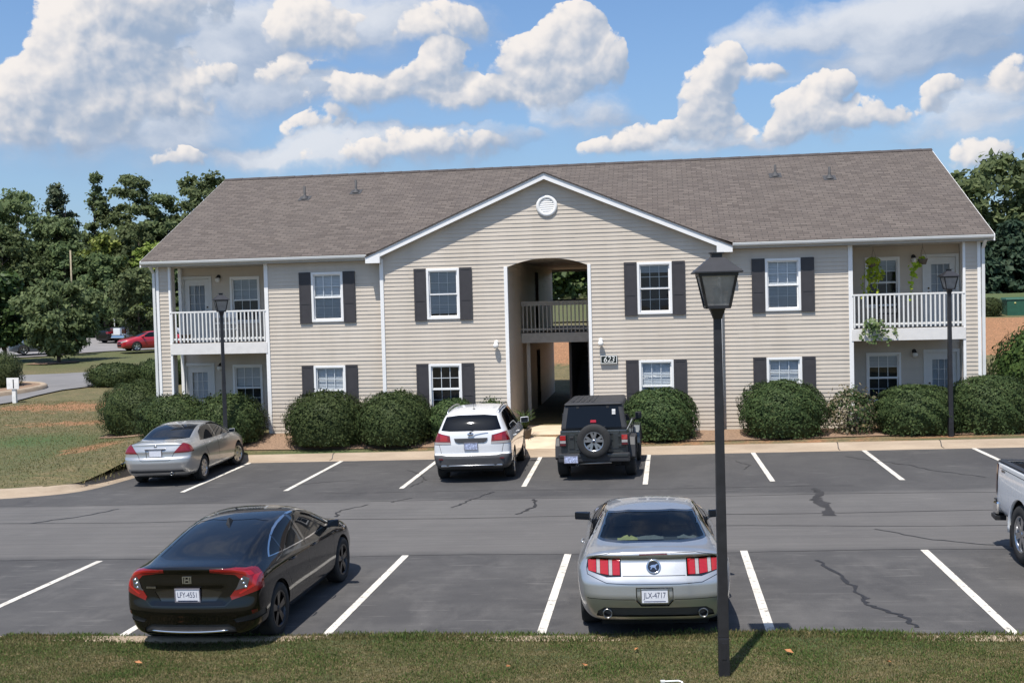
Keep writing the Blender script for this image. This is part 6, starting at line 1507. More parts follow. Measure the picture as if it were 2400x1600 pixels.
# ================= dark grey off-road vehicle
def build_offroader():
    o = place_vehicle('offroad_vehicle', 'dark grey boxy off-road vehicle with a spare wheel on its tailgate', 'car', -1.58, 24.90, -1.5)
    P_ = M['p_grey']; W = .80
    # tub with tapering tail, built from bevelled blocks
    b = MB(); b.hexa([(-.78, .18, .58), (.78, .18, .58), (.80, 2.9, .50), (-.80, 2.9, .50)], [(-.79, .20, 1.17), (.79, .20, 1.17), (.80, 2.9, 1.17), (-.80, 2.9, 1.17)]); b.build('body', P_, o, bevel=.035)
    b = MB(); b.hexa([(-.66, 2.88, .60), (.66, 2.88, .60), (.56, 4.15, .62), (-.56, 4.15, .62)], [(-.70, 2.88, 1.16), (.70, 2.88, 1.16), (.58, 4.15, 1.09), (-.58, 4.15, 1.09)]); b.build('hood', P_, o, bevel=.04)
    b = MB(); b.hexa([(-.60, .165, .64), (.60, .165, .64), (.60, .21, .64), (-.60, .21, .64)], [(-.61, .178, 1.15), (.61, .178, 1.15), (.61, .22, 1.15), (-.61, .22, 1.15)]); tg = b.build('tailgate', P_, o, bevel=.015)
    b = MB()
    for x0, x1 in ((-.58, -.45), (.45, .58)): b.box(x0, x1, .150, .175, .74, 1.08)
    for z in (.72, .93, 1.08): b.box(-.42, .58, .155, .178, z, z + .018)
    b.build('tailgate_pressing', P_, tg, bevel=.006)
    b = MB()
    for z in (.78, 1.0): b.box(.56, .70, .145, .18, z, z + .05); b.tube([(.70, .165, z - .01), (.70, .165, z + .06)], .02, 8)
    b.build('tailgate_hinge', P_, tg, bevel=.004)
    b = MB(); b.box(-.56, -.47, .13, .17, .98, 1.03); b.build('tailgate_handle', M['plastic'], tg, bevel=.01)
    # hard top
    b = MB(); b.hexa([(-.78, .22, 1.175), (.78, .22, 1.175), (.77, 2.55, 1.175), (-.77, 2.55, 1.175)], [(-.68, .36, 1.75), (.68, .36, 1.75), (.66, 2.25, 1.76), (-.66, 2.25, 1.76)])
    top = b.build('hard_top', M['plastic'], o, bevel=.05)
    b = MB(); b.hexa([(-.70, .30, 1.752), (.70, .30, 1.752), (.68, 2.30, 1.765), (-.68, 2.30, 1.765)], [(-.64, .40, 1.805), (.64, .40, 1.805), (.62, 2.2, 1.815), (-.62, 2.2, 1.815)]); b.build('roof_panel', M['plastic'], top, bevel=.035)
    b = MB()
    for k in range(5): x = -.50 + k * .12; b.box(x - .025, x + .025, .42, 2.15, 1.80, 1.822)
    b.build('roof_rib', M['plastic'], top, bevel=.01)
    b = MB(); b.hexa([(-.655, .215, 1.215), (.655, .215, 1.215), (.655, .235, 1.215), (-.655, .235, 1.215)], [(-.585, .335, 1.70), (.585, .335, 1.70), (.585, .355, 1.70), (-.585, .355, 1.70)]); rw = b.build('rear_window', M['tint2'], o, bevel=.01)
    b = MB()
    for x in (-.36, .34): b.box(x - .03, x + .03, .31, .345, 1.665, 1.715)
    b.build('window_hinge', M['plastic'], rw)
    b = MB(); b.box(.44, .52, .255, .27, 1.52, 1.575); b.box(.44, .52, .275, .29, 1.585, 1.64); b.build('white_sticker', M['white_plastic'], rw)
    b = MB(); b.hexa([(-.07, .20, 1.34), (.07, .20, 1.34), (.07, .26, 1.34), (-.07, .26, 1.34)], [(-.065, .215, 1.40), (.065, .215, 1.40), (.065, .27, 1.40), (-.065, .27, 1.40)]); b.build('brake_light', M['bright_lens'], o, bevel=.008)
    b = MB(); b.tube([(.10, .20, 1.20), (.30, .235, 1.245), (.52, .24, 1.25)], .01, 6); b.build('wiper', M['plastic'], o)
    for s in (-1, 1):
        b = MB(); xa = s * .775
        for y0, y1, n in ((.46, 1.16, 'quarter'), (1.26, 1.84, 'rear'), (1.92, 2.48, 'front')):
            def xx(z): return s * (.782 - (z - 1.175) * .185)
            b.quad((xx(1.22), y0, 1.22), (xx(1.22), y1, 1.22), (xx(1.68), y1 - (.2 if n == 'front' else 0), 1.68), (xx(1.68), y0, 1.68))
        b.build('side_window', M['tint2'], o, fix=False)
        b = MB(); b.tube([(s * .785, 1.20, .55), (s * .785, 1.22, 1.17)], .006, 4); b.tube([(s * .795, 1.88, .52), (s * .795, 1.88, 1.17)], .006, 4); b.tube([(s * .80, 2.62, .52), (s * .80, 2.62, 1.17)], .006, 4); b.build('door_gap', M['under'], o)
        for y in (1.70, 2.0): b = MB(); b.tube([(s * .80, y - .06, 1.04), (s * .835, y - .03, 1.04), (s * .835, y + .10, 1.04), (s * .80, y + .13, 1.04)], .014, 8); b.build('door_handle', M['plastic'], o)
        # tail lamp block
        b = MB(); b.box(s * .72 - .085, s * .72 + .085, .12, .30, .80, 1.075); tl = b.build('tail_light', M['plastic'], o, bevel=.015)
        b = MB(); b.box(s * .72 - .068, s * .72 + .068, .106, .13, .945, 1.055); b.build('red_lens', M['bright_lens'], tl, bevel=.008)
        b = MB(); b.box(s * .72 - .068, s * .72 + .068, .108, .13, .875, .937); b.build('clear_lens', M['clear_lens'], tl, bevel=.006)
        b = MB(); b.box(s * .72 - .068, s * .72 + .068, .106, .13, .82, .867); b.build('red_lens', M['dark_lens'], tl, bevel=.006)
        # flared wings
        for yc in (.92, 3.38):
            fb = MB(); pr = [(-.56, .52), (-.50, .80), (-.34, .965), (.34, .965), (.52, .82), (.60, .52)]; vs = []; fs = []
            for k, (a, z) in enumerate(pr): vs += [(s * .68, yc + a, z), (s * .945, yc + a, z - .015), (s * .945, yc + a * .94, z - .065), (s * .68, yc + a * .94, z - .065)]
            for k in range(len(pr) - 1):
                for j in range(4): fs.append((4*k+j, 4*(k+1)+j, 4*(k+1)+(j+1) % 4, 4*k+(j+1) % 4))
            fs += [(0, 1, 2, 3), tuple(4*(len(pr)-1)+j for j in (3, 2, 1, 0))]; fb.add(vs, fs); fb.build('wheel_flare', M['plastic'] if yc < 2 else P_, o, bevel=.015)
        b = MB(); b.box(s * .70, s * .86, 1.5, 2.85, .42, .50); b.build('side_step', M['plastic'], o, bevel=.02)
        mirror(o, s * .80, 2.62, 1.25, M['plastic'], s, (.17, .10, .20))
        b = MB(); b.lathe([(0, .02), (.085, .01), (.095, -.02)], 'y', (s * .40, 4.15, .90), 20); b.build('headlight', M['clear_lens'], o)
    b = MB(); b.hexa([(-.83, .02, .44), (.83, .02, .44), (.83, .22, .44), (-.83, .22, .44)], [(-.83, .02, .64), (.83, .02, .64), (.83, .22, .64), (-.83, .22, .64)]); bp = b.build('rear_bumper', M['plastic'], o, bevel=.03)
    b = MB()
    for x0, x1 in ((-.80, -.30), (.32, .80)): b.box(x0, x1, .008, .03, .555, .625)
    b.build('bumper_cap', P_, bp, bevel=.008)
    b = MB(); b.tube([(-.35, .10, .40), (.40, .10, .42)], .03, 8); b.build('tow_bar', M['steel'], bp)
    b = MB(); b.lathe([(.026, 0), (.034, 0), (.034, .3)], 'y', (-.40, .05, .37), 12); b.build('tail_pipe', M['steel'], o)
    b = MB(); b.box(-.80, .80, 4.2, 4.36, .50, .66); b.build('front_bumper', M['plastic'], o, bevel=.03)
    b = MB(); b.box(-.60, .60, .25, 4.1, .34, .56); b.build('underbody', M['under'], o)
    plate(o, -.53, .0, .515, 0, None, 'plate_frame', mat='plate_far')
    # spare wheel facing backwards
    sp = empty('spare_wheel', (.02, .02, .93), (0, 0, R(-90)), o); r, w, rim = .395, .235, .225
    b = MB(); b.lathe([(rim, -w*.46), (rim + .02, -w*.5), (r * .90, -w*.5), (r * .975, -w*.40), (r, -w*.24), (r, w*.24), (r*.975, w*.40), (r*.90, w*.5), (rim + .02, w*.5), (rim, w*.46)], 'x', (0, 0, 0), 44); b.build('tyre', M['rubber'], sp, fix=False)
    b = MB(); f = w * .40; b.lathe([(rim + .004, w*.47), (rim - .012, w*.48), (rim - .022, f - .02), (rim - .03, -w*.2), (.05, -w*.05)], 'x', (0, 0, 0), 36)
    for k in range(5):
        t0 = 2 * math.pi * k / 5 + math.pi / 2
        for dt, hw in ((-.24, .024), (.24, .024)):
            def pt(rad, a, sd): return (rad * math.cos(a) - sd * math.sin(a), rad * math.sin(a) + sd * math.cos(a))
            e0 = rim - .016 if dt else rim * .62
            i0 = pt(.05, t0 + dt * .4, -hw); i1 = pt(.05, t0 + dt * .4, hw); o0 = pt(e0, t0 + dt, -hw * 1.3); o1 = pt(e0, t0 + dt, hw * 1.3)
            b.hexa([(f - .04, *i0), (f - .04, *i1), (f - .03, *o1), (f - .03, *o0)], [(f - .004, *i0), (f - .004, *i1), (f + .004, *o1), (f + .004, *o0)])
    b.lathe([(.001, f + .006), (.03, f + .004), (.055, f - .01), (.055, f - .05)], 'x', (0, 0, 0), 18); rm = b.build('rim', M['alloy'], sp)
    b = MB(); b.lathe([(.0, f + .012), (.028, f + .010), (.03, f)], 'x', (0, 0, 0), 14); b.build('hub_cap', M['gloss_black'], sp); b = MB(); b.lathe([(.0, -.02), (rim - .03, -.02)], 'x', (0, 0, 0), 24); b.build('wheel_back', M['under'], sp)
    well_mesh(o, (.92, 3.38), .47, .45, .78, .45)
    for y in (.92, 3.38):
        for s in (-1, 1): wheel(o, s * .80, y, .405, .25, .225, 5, 'dark_alloy', 'fan', s)
    return o
build_offroader()

# ================= pickup
def build_pickup(name, label, x, y, head, z=None, group='vehicles in the parking lot'):
    o = place_vehicle(name, label, 'pickup', x, y, head, group)
    if z is not None: o.location.z = z; o.rotation_euler = (0, 0, R(head))
    st = [
        (.10, .62, .86, (.95, .70), (.985, .86), (.985, 1.16), (.965, 1.395), (.93, 1.42), (.5, 1.42), 1.42),
        (.16, .58, .88, (.985, .68), (1.01, .88), (1.01, 1.18), (.985, 1.41), (.93, 1.435), (.5, 1.435), 1.435),
        (.60, .56, .90, (.995, .66), (1.02, .90), (1.015, 1.20), (.99, 1.41), (.93, 1.435), (.5, 1.435), 1.435),
        (1.90, .54, .90, (.99, .62), (1.015, .88), (1.01, 1.18), (.985, 1.41), (.93, 1.435), (.5, 1.435), 1.435),
        (1.98, .54, .90, (.99, .62), (1.01, .88), (1.005, 1.18), (.975, 1.40), (.90, 1.44), (.5, 1.44), 1.44),
        (2.03, .52, .90, (.98, .60), (1.0, .88), (.99, 1.16), (.955, 1.36), (.76, 1.82), (.45, 1.86), 1.87),
        (2.30, .50, .90, (.98, .58), (1.0, .88), (.99, 1.16), (.955, 1.35), (.75, 1.86), (.45, 1.91), 1.92),
        (3.2, .50, .90, (.98, .58), (1.0, .88), (.99, 1.16), (.95, 1.33), (.75, 1.87), (.46, 1.92), 1.93),
        (3.65, .50, .90, (.98, .58), (1.0, .88), (.99, 1.16), (.95, 1.32), (.75, 1.80), (.46, 1.85), 1.86),
        (4.30, .50, .90, (.98, .60), (1.0, .88), (.99, 1.16), (.93, 1.31), (.82, 1.37), (.5, 1.40), 1.41),
        (4.9, .52, .88, (.98, .62), (1.0, .88), (.97, 1.14), (.90, 1.28), (.78, 1.33), (.46, 1.35), 1.36),
        (5.6, .56, .84, (.94, .66), (.96, .86), (.93, 1.06), (.86, 1.20), (.74, 1.25), (.44, 1.27), 1.28),
        (5.75, .62, .80, (.88, .70), (.90, .86), (.88, 1.0), (.82, 1.12), (.7, 1.16), (.42, 1.18), 1.19)]
    S = Shell(st, 3, None, crease=((7, .6), (8, .4), (6, .3), (3, .4)))
    wells(S, o, [(1.28, .45), (4.98, .45)], .52, zc=.50, lim=.6)
    for v in ('right', 'left'):
        S.take(S.cut([(.10, 1.385), (.205, 1.385), (.235, 1.20), (.235, 1.02), (.205, .90), (.10, .93)], v, lambda c: abs(c.x) > .6, .0), 'tail_light', M['dark_lens'], o, .012)
    S.take(S.cut([(-.86, 1.95), (.86, 1.95), (.86, .22), (-.86, .22)], 'top', lambda c: c.z > 1.2, .1), 'bed_opening', M['under'], o, -.55)
    dlo(S, o, [(2.16, 1.42), (2.22, 1.76), (2.5, 1.80), (3.4, 1.80), (3.65, 1.72), (4.1, 1.42)], [('rear_side_window', [(2.24, 1.44), (2.28, 1.74), (2.85, 1.775), (2.88, 1.44)]), ('front_side_window', [(2.98, 1.44), (2.96, 1.775), (3.38, 1.775), (3.62, 1.70), (3.98, 1.44)])], [], M['gloss_black'], M['tint2'])
    S.take(S.cut([(-.70, 1.42), (.70, 1.42), (.66, 1.78), (-.66, 1.78)], 'rear', lambda c: 1.9 < c.y < 2.35, .1), 'rear_window', M['tint2'], o, -.003)
    S.take(S.cut([(-.75, 1.43), (.75, 1.43), (.68, 1.80), (-.68, 1.80)], 'front', lambda c: 3.4 < c.y < 4.4, .05), 'windscreen', M['tint'], o, -.003)
    S.lines([([(-.74, 1.36), (-.74, .74), (.74, .74), (.74, 1.36)], 'rear')] + [([(2.0, 1.36), (2.0, .62)], v) for v in ('right', 'left')] + [([(2.92, 1.34), (2.94, .62)], v) for v in ('right', 'left')] + [([(.3, 1.345), (1.95, 1.335)], v) for v in ('right', 'left')], .008, M['gloss_black'], o)
    b = MB()
    for s in (-1, 1): b.box(s * .86 - .012, s * .86 + .012, .2, 1.96, .9, 1.40)
    b.box(-.86, .86, .2, .225, .9, 1.40); b.box(-.86, .86, 1.93, 1.96, .9, 1.40); b.build('bed_liner', M['plastic'], o)
    b = MB(); b.box(-.93, .93, .09, .18, 1.42, 1.448)
    for s in (-1, 1): b.box(s * .93 - .055, s * .93 + .055, .18, 1.97, 1.428, 1.45)
    b.build('rail_cap', M['plastic'], o, bevel=.008)
    b = MB(); b.hexa([(-1.0, -.06, .56), (1.0, -.06, .56), (1.02, .22, .60), (-1.02, .22, .60)], [(-1.0, -.02, .78), (1.0, -.02, .78), (1.02, .22, .80), (-1.02, .22, .80)]); b.build('rear_bumper', M['chrome'], o, bevel=.035)
    b = MB(); b.box(-.98, .98, -.045, .10, .79, .815); b.hexa([(.86, -.09, .52), (1.02, -.05, .52), (1.03, .20, .50), (.86, .20, .50)], [(.86, -.07, .58), (1.02, -.04, .58), (1.03, .20, .58), (.86, .20, .58)]); b.hexa([(-1.02, -.05, .52), (-.86, -.09, .52), (-.86, .20, .50), (-1.03, .20, .50)], [(-1.02, -.04, .58), (-.86, -.07, .58), (-.86, .20, .58), (-1.03, .20, .58)]); b.build('bumper_pad', M['plastic'], o, bevel=.01)
    for s in (-1, 1):
        h, _ = S.hit('right' if s > 0 else 'left', .46, 1.31); b = MB()
        for k in range(4): b.box(h.x - .004, h.x + .006, .40 + k * .045, .435 + k * .045, 1.295 + .004 * k, 1.33) if s > 0 else b.box(h.x - .006, h.x + .004, .40 + k * .045, .435 + k * .045, 1.295, 1.33)
        b.build('bedside_badge', M['steel'], o)
        b = MB(); pr = [(1.28 + .535 * math.cos(t), .50 + .535 * math.sin(t)) for t in np.linspace(-.12, math.pi + .12, 22)]
        b.tube([(s * .985, a, c) for a, c in pr], .028, 6); b.build('arch_moulding', M['p_white'], o)
        b = MB(); b.box(s * .96 - .03, s * .96 + .03, .78, .80, .22, .55); b.build('mud_flap', M['plastic'], o)
        mirror(o, s * .95, 3.75, 1.42, M['plastic'], s, (.24, .14, .22))
        h, _ = S.hit('right' if s > 0 else 'left', 3.1, 1.12)
        for y in (2.25, 3.1): b = MB(); b.tube([(h.x + s*.01, y - .11, 1.18), (h.x + s*.035, y - .07, 1.18), (h.x + s*.035, y + .07, 1.18), (h.x + s*.01, y + .11, 1.18)], .015, 8); b.build('door_handle', M['chrome'], o)
    S.finish(M['p_white'], o)
    b = MB(); b.box(-.7, .7, .2, 5.5, .42, .62); b.build('underbody', M['under'], o); well_mesh(o, (1.28, 4.98), .525, .5, .96, .50)
    for y in (1.28, 4.98):
        for s in (-1, 1): wheel(o, s * .87, y, .425, .275, .265, 6, 'alloy', 'split', s)
    for ch in o.children:
        if not ch.name.startswith('wheel') or ch.name.startswith('wheel_well'): ch.location.z -= .09
    return o
build_pickup('white_pickup', 'white pickup facing the front grass, cut off by the right edge', 6.14, 17.80, 180)

# ================= vehicles in the lot beyond the lawn
def small_car(name, label, st, paint_, x, y, head, roof_dark=False, coupe=False):
    z = float(H(x, y)) + .07; o = empty(name, (x, y, z), (0, 0, R(head))); tag(o, label, 'car', 'cars in the lot beyond the lawn')
    S = Shell(st, 2, None, crease=((7, .3),))
    wells(S, o, [(.99, .33), (3.69, .33)], .37, zc=.335)
    dlo(S, o, [(1.02, 1.0), (1.36, 1.205), (1.75, 1.305), (2.2, 1.345), (2.65, 1.315), (3.40, .965)], [('side_window', [(1.12, 1.0), (1.38, 1.18), (1.75, 1.28), (2.1, 1.32), (2.15, .985)]), ('side_window', [(2.22, .985), (2.18, 1.32), (2.63, 1.295), (3.27, .985)])], [], M['gloss_black'], M['tint2'])
    S.take(S.cut([(-.66, 1.03), (.66, 1.03), (.56, 1.30), (-.56, 1.30)], 'front', lambda c: 2.6 < c.y < 3.6, .05), 'windscreen', M['tint'], o, -.003)
    S.take(S.cut([(-.58, 1.11), (.58, 1.11), (.50, 1.33), (-.50, 1.33)], 'rear', lambda c: .45 < c.y < 1.9, .05), 'rear_window', M['tint'], o, -.003)
    S.parts2('headlight', M['clear_lens'], o, [(.30, .66), (.70, .78), (.76, .70), (.40, .58)], 'front', lambda c: c.y > 3.9, .004)
    S.part('grille', M['gloss_black'], o, [[(-.34, .66), (.34, .66), (.30, .58), (-.30, .58)], [(-.42, .50), (.42, .50), (.38, .36), (-.38, .36)]], 'front', lambda c: c.y > 3.9, .003)
    S.parts2('tail_light', M['red_lens'], o, [(.5, .95), (.84, .95), (.84, .78), (.55, .78)], 'rear', lambda c: c.y < .5, .003)
    S.finish(paint_, o); b = MB(); b.box(-.62, .62, .25, 4.2, .17, .30); b.build('underbody', M['under'], o); well_mesh(o, (.99, 3.69), .375, .45, .86, .335)
    for s in (-1, 1):
        mirror(o, s * .82, 3.16, 1.03, paint_, s, (.18, .12, .13))
        for yy in (.99, 3.69): wheel(o, s * .775, yy, .335, .21, .225, 5, 'alloy', 'fan', s)
    return o
ST_SMALL = [(.00, .26, .60, (.70, .36), (.80, .60), (.80, .82), (.70, .985), (.52, 1.025), (.30, 1.045), 1.05), (.10, .22, .68, (.78, .34), (.86, .60), (.85, .84), (.73, 1.00), (.54, 1.045), (.30, 1.062), 1.066), (.55, .20, .77, (.88, .32), (.90, .64), (.87, .89), (.775, 1.005), (.60, 1.085), (.34, 1.11), 1.115), (1.20, .19, .80, (.885, .31), (.895, .65), (.872, .89), (.815, .985), (.635, 1.235), (.36, 1.295), 1.30), (2.05, .18, .80, (.87, .30), (.885, .63), (.87, .87), (.825, .955), (.635, 1.345), (.38, 1.402), 1.412), (2.55, .18, .80, (.87, .30), (.885, .62), (.87, .86), (.825, .945), (.63, 1.335), (.38, 1.398), 1.41), (3.05, .18, .80, (.87, .30), (.885, .61), (.87, .85), (.822, .935), (.66, 1.21), (.40, 1.27), 1.28), (3.62, .18, .78, (.88, .31), (.89, .60), (.865, .82), (.80, .915), (.70, .965), (.42, .995), 1.0), (4.10, .20, .76, (.87, .32), (.885, .60), (.84, .79), (.75, .87), (.62, .905), (.38, .925), .93), (4.50, .22, .66, (.78, .34), (.80, .58), (.74, .72), (.66, .79), (.54, .825), (.32, .845), .85), (4.64, .26, .44, (.50, .38), (.52, .53), (.48, .62), (.44, .67), (.36, .70), (.22, .715), .72)]
ST_RED = [tuple(list(q[:3]) + [(a, c) for a, c in q[3:7]] + [(a, c - (.07 if c > 1.1 else 0)) for a, c in q[7:9]] + [q[9] - (.07 if q[9] > 1.1 else 0)]) for q in ST_SMALL]
small_car('red_coupe', 'bright red low car in the lot beyond the lawn', ST_SMALL, M['p_red'], -35.0, 75.6, 137)
small_car('slate_blue_car', 'slate blue car at the far left, nose towards the lawn', ST_SMALL, M['p_blue'], -42.8, 74.6, 130)
small_car('black_car', 'black car half hidden behind the ornamental tree, beyond the lawn', ST_SMALL, M['p_black'], -46.2, 84.5, -20)
t = build_pickup('work_pickup', 'old white work pickup with gear in its bed, beside the red car', -44.6, 84.0, -28, float(H(-44.6, 84.0)) + .07, 'cars in the lot beyond the lawn')
g = empty('ladder_rack', (-44.6, 84.0, float(H(-44.6, 84.0)) + 1.5), (0, 0, R(-28))); tag(g, 'pale ladder rack with a pink bundle on the old white pickup', 'rack')
b = MB()
for s in (-.8, .8):
    for y in (.4, 1.8): b.box(s - .03, s + .03, y - .03, y + .03, 0, .65)
    b.box(s - .03, s + .03, .3, 2.4, .62, .68)
b.build('rack_frame', M['white_plastic'], g); b = MB(); b.lathe([(0, -.5), (.18, -.45), (.2, 0), (.18, .45), (0, .5)], 'x', (.1, 1.6, .50), 14); b.build('bundle', M['pink'], g)
# ------------------------------------------------------------------ lamp posts, plants, small things
def lamp_post(name, label, x, y, z, h, rot, s=1., dome=False, pole=.047):
    o = empty(name, (x, y, z), (0, 0, R(rot))); tag(o, label, 'street lamp', 'lamp posts')
    zl = h - .50 * s; b = MB(); p = pole
    b.hexa([(-p*1.25, -p*1.25, -.1), (p*1.25, -p*1.25, -.1), (p*1.25, p*1.25, -.1), (-p*1.25, p*1.25, -.1)], [(-p*1.2, -p*1.2, .45), (p*1.2, -p*1.2, .45), (p*1.2, p*1.2, .45), (-p*1.2, p*1.2, .45)])
    b.hexa([(-p*1.19, -p*1.19, .45), (p*1.19, -p*1.19, .45), (p*1.19, p*1.19, .45), (-p*1.19, p*1.19, .45)], [(-p*.86, -p*.86, zl - .12), (p*.86, -p*.86, zl - .12), (p*.86, p*.86, zl - .12), (-p*.86, p*.86, zl - .12)])
    b.hexa([(-p*.84, -p*.84, zl - .13), (p*.84, -p*.84, zl - .13), (p*.84, p*.84, zl - .13), (-p*.84, p*.84, zl - .13)], [(-.085*s, -.085*s, zl), (.085*s, -.085*s, zl), (.085*s, .085*s, zl), (-.085*s, .085*s, zl)])
    b.build('pole', M['black_metal'], o, bevel=.008)
    b = MB(); b.box(-p*.55, p*.55, -p*1.33, -p*1.24, .22, .40); b.build('access_plate', M['black_metal'], o, bevel=.003)
    # lantern: four sloping corner bars, glass panes, pyramid roof and finial
    wb, wt, z0, z1 = .12 * s, .195 * s, zl, zl + .375 * s; bar = .014 * s
    L_ = empty('lantern', (0, 0, 0), parent=o); b = MB()
    for sx in (-1, 1):
        for sy in (-1, 1):
            b.hexa([(sx*wb - bar, sy*wb - bar, z0), (sx*wb + bar, sy*wb - bar, z0), (sx*wb + bar, sy*wb + bar, z0), (sx*wb - bar, sy*wb + bar, z0)], [(sx*wt - bar, sy*wt - bar, z1), (sx*wt + bar, sy*wt - bar, z1), (sx*wt + bar, sy*wt + bar, z1), (sx*wt - bar, sy*wt + bar, z1)])
    for w, za, zb in ((wb, z0 - .012, z0 + .02), (wt, z1 - .045 * s, z1)):
        for q in ((-w, w, -w - bar*.8, -w + bar*.8), (-w, w, w - bar*.8, w + bar*.8), (-w - bar*.8, -w + bar*.8, -w, w), (w - bar*.8, w + bar*.8, -w, w)): b.box(q[0], q[1], q[2], q[3], za, zb)
    b.box(-wb, wb, -wb, wb, z0 - .014, z0); b.build('lantern_frame', M['black_metal'], L_)
    b = MB(); e = .25 * s; t = .075 * s
    b.add([(-e, -e, z1), (e, -e, z1), (e, e, z1), (-e, e, z1), (-t, -t, z1 + .15 * s), (t, -t, z1 + .15 * s), (t, t, z1 + .15 * s), (-t, t, z1 + .15 * s), (-e, -e, z1 - .015), (e, -e, z1 - .015), (e, e, z1 - .015), (-e, e, z1 - .015)], [(0, 1, 5, 4), (1, 2, 6, 5), (2, 3, 7, 6), (3, 0, 4, 7), (4, 5, 6, 7), (8, 9, 1, 0), (9, 10, 2, 1), (10, 11, 3, 2), (11, 8, 0, 3), (11, 10, 9, 8)])
    b.box(-t * .75, t * .75, -t * .75, t * .75, z1 + .15 * s, z1 + .19 * s); b.box(-t * 1.0, t * 1.0, -t * 1.0, t * 1.0, z1 + .19 * s, z1 + .205 * s); b.build('lantern_roof', M['black_metal'], L_)
    b = MB(); wb2, wt2 = wb - .004, wt - .004
    for (x0, y0, x1, y1) in ((-1, -1, 1, -1), (1, -1, 1, 1), (1, 1, -1, 1), (-1, 1, -1, -1)): b.quad((x0*wb2, y0*wb2, z0 + .02), (x1*wb2, y1*wb2, z0 + .02), (x1*wt2, y1*wt2, z1 - .045 * s), (x0*wt2, y0*wt2, z1 - .045 * s))
    b.build('lantern_glass', M['lamp_glass'], L_, fix=False)
    b = MB(); b.lathe([(0, z0), (.035 * s, z0 + .01), (.035 * s, z0 + .08 * s)], 'z', (0, 0, 0), 12); b.lathe([(.02 * s, z0 + .08 * s), (.045 * s, z0 + .14 * s), (.04 * s, z0 + .20 * s), (0, z0 + .23 * s)], 'z', (0, 0, 0), 14); b.build('lamp_bulb', M['globe'], L_)
    return o
lamp_post('lamp_post', 'big black lamp post standing in the front grass beside the silver coupe', .60, 11.62, .03, 4.47, 3)
bpy.context.view_layer.update()
lamp_post('lamp_post', 'black lamp post among the shrubs beside the silver four-door car', -12.66, 30.0, -.12, 4.66, 30, .92, pole=.05)
lamp_post('lamp_post', 'black lamp post in front of the shrubs at the right end', 7.67, 30.2, .22, 4.42, 4, .92, pole=.05)

# hanging baskets with trailing lime vines on the right balcony
def vine(name, label, x, y, z, falls, seed, mat, group, pot=True, leaf=.05, n=120, bush=.2, cat='plant'):
    r = np.random.default_rng(seed); o = empty(name, (x, y, z)); tag(o, label, cat, group); P = []; N = []
    if pot:
        b = MB(); b.lathe([(0, -.16), (.09, -.155), (.135, -.02), (.14, 0), (.125, 0), (.12, -.03)], 'z', (0, 0, 0), 20)
        b.build('pot', M['terracotta'], o); b = MB()
        for k in range(3): a = 2.1 * k; b.tube([(.13 * math.cos(a), .13 * math.sin(a), -.01), (0, 0, .36)], .003, 4)
        b.tube([(0, 0, .36), (0, 0, .44)], .004, 4); b.build('hanger', M['black_metal'], o)
    for k in range(n): 
        d = sphere_pts(1, r)[0]; P.append(d * bush * np.array([1, .8, .55]) + np.array([0, 0, .02])); N.append(d + np.array([0, -.5, .5]))
    sb = MB()
    for (dx, dy, L_, m) in falls:
        pts = []
        for t in np.linspace(0, 1, m):
            wob = r.normal(0, .025, 3); p = np.array([dx * min(1, t * 2.2) + .5 * dx * t, dy * min(1, t * 3), -L_ * t ** 1.2]) + wob; pts.append(p)
            for q in range(2): P.append(p + r.normal(0, .035, 3)); N.append(np.array([r.normal(0, .4), -1, .5]))
        sb.tube(pts, .005, 4)
    sb.build('vine_stem', M[mat], o, fix=False)
    V, F = leaf_quads(np.array(P), np.array(N), leaf, .75, .5, seed=seed); np_mesh('leaves', V, F, M[mat], o); return o
vine('hanging_plant', 'full hanging basket of lime green vine in front of the right balcony window', 6.08, 32.1, 5.02, [(.05, -.06, .85, 22), (-.12, -.05, .95, 24), (.16, -.04, .50, 14), (-.02, -.08, .7, 18), (.08, -.06, .55, 14), (-.22, -.05, 1.02, 10)], 5, 'leaf_vine', 'lime vines hanging on the right balcony', n=110, bush=.20)
vine('hanging_plant', 'hanging pot with one thin lime green vine beside the balcony door', 7.44, 32.1, 5.06, [(-.20, -.05, .55, 14), (-.22, -.05, .95, 12), (-.16, -.06, .35, 10), (-.26, -.04, 1.05, 5)], 6, 'leaf_vine', 'lime vines hanging on the right balcony', n=14, bush=.10)
vine('trailing_plant', 'leafy ivy trailing over the lower rail of the right balcony', 6.02, 31.66, 3.24, [(-.25, -.06, .45, 12), (.0, -.08, .55, 14), (.25, -.06, .5, 12), (.42, -.05, .35, 9), (-.1, -.07, .5, 12), (.12, -.07, .45, 12)], 7, 'leaf_ivy', None, pot=False, leaf=.05, n=70, bush=.30)
# balcony furniture
def chair(name, label, x, y, z, rot, mat, w=.52, h=.98, group=None):
    o = empty(name, (x, y, z), (0, 0, R(rot))); tag(o, label, 'chair', group)
    b = MB(); b.box(-w/2, w/2, -.25, .25, .40, .44); b.build('seat', M[mat], o, bevel=.01)
    b = MB(); b.box(-w/2, w/2, .24, .27, h - .17, h); b.box(-w/2, w/2, .24, .27, .58, .64)
    for s in (-1, 1): b.box(s * (w/2 - .02) - .02, s * (w/2 - .02) + .02, .235, .275, .44, h)
    b.build('backrest', M[mat], o, bevel=.006)
    for sx in (-1, 1):
        for sy in (-1, 1): b = MB(); b.box(sx*(w/2-.025)-.02, sx*(w/2-.025)+.02, sy*.22-.02, sy*.22+.02, 0, .40); b.build('leg', M[mat], o)
        b = MB(); b.box(sx*(w/2-.01)-.02, sx*(w/2-.01)+.02, -.24, .25, .62, .65); b.build('armrest', M[mat], o)
    return o
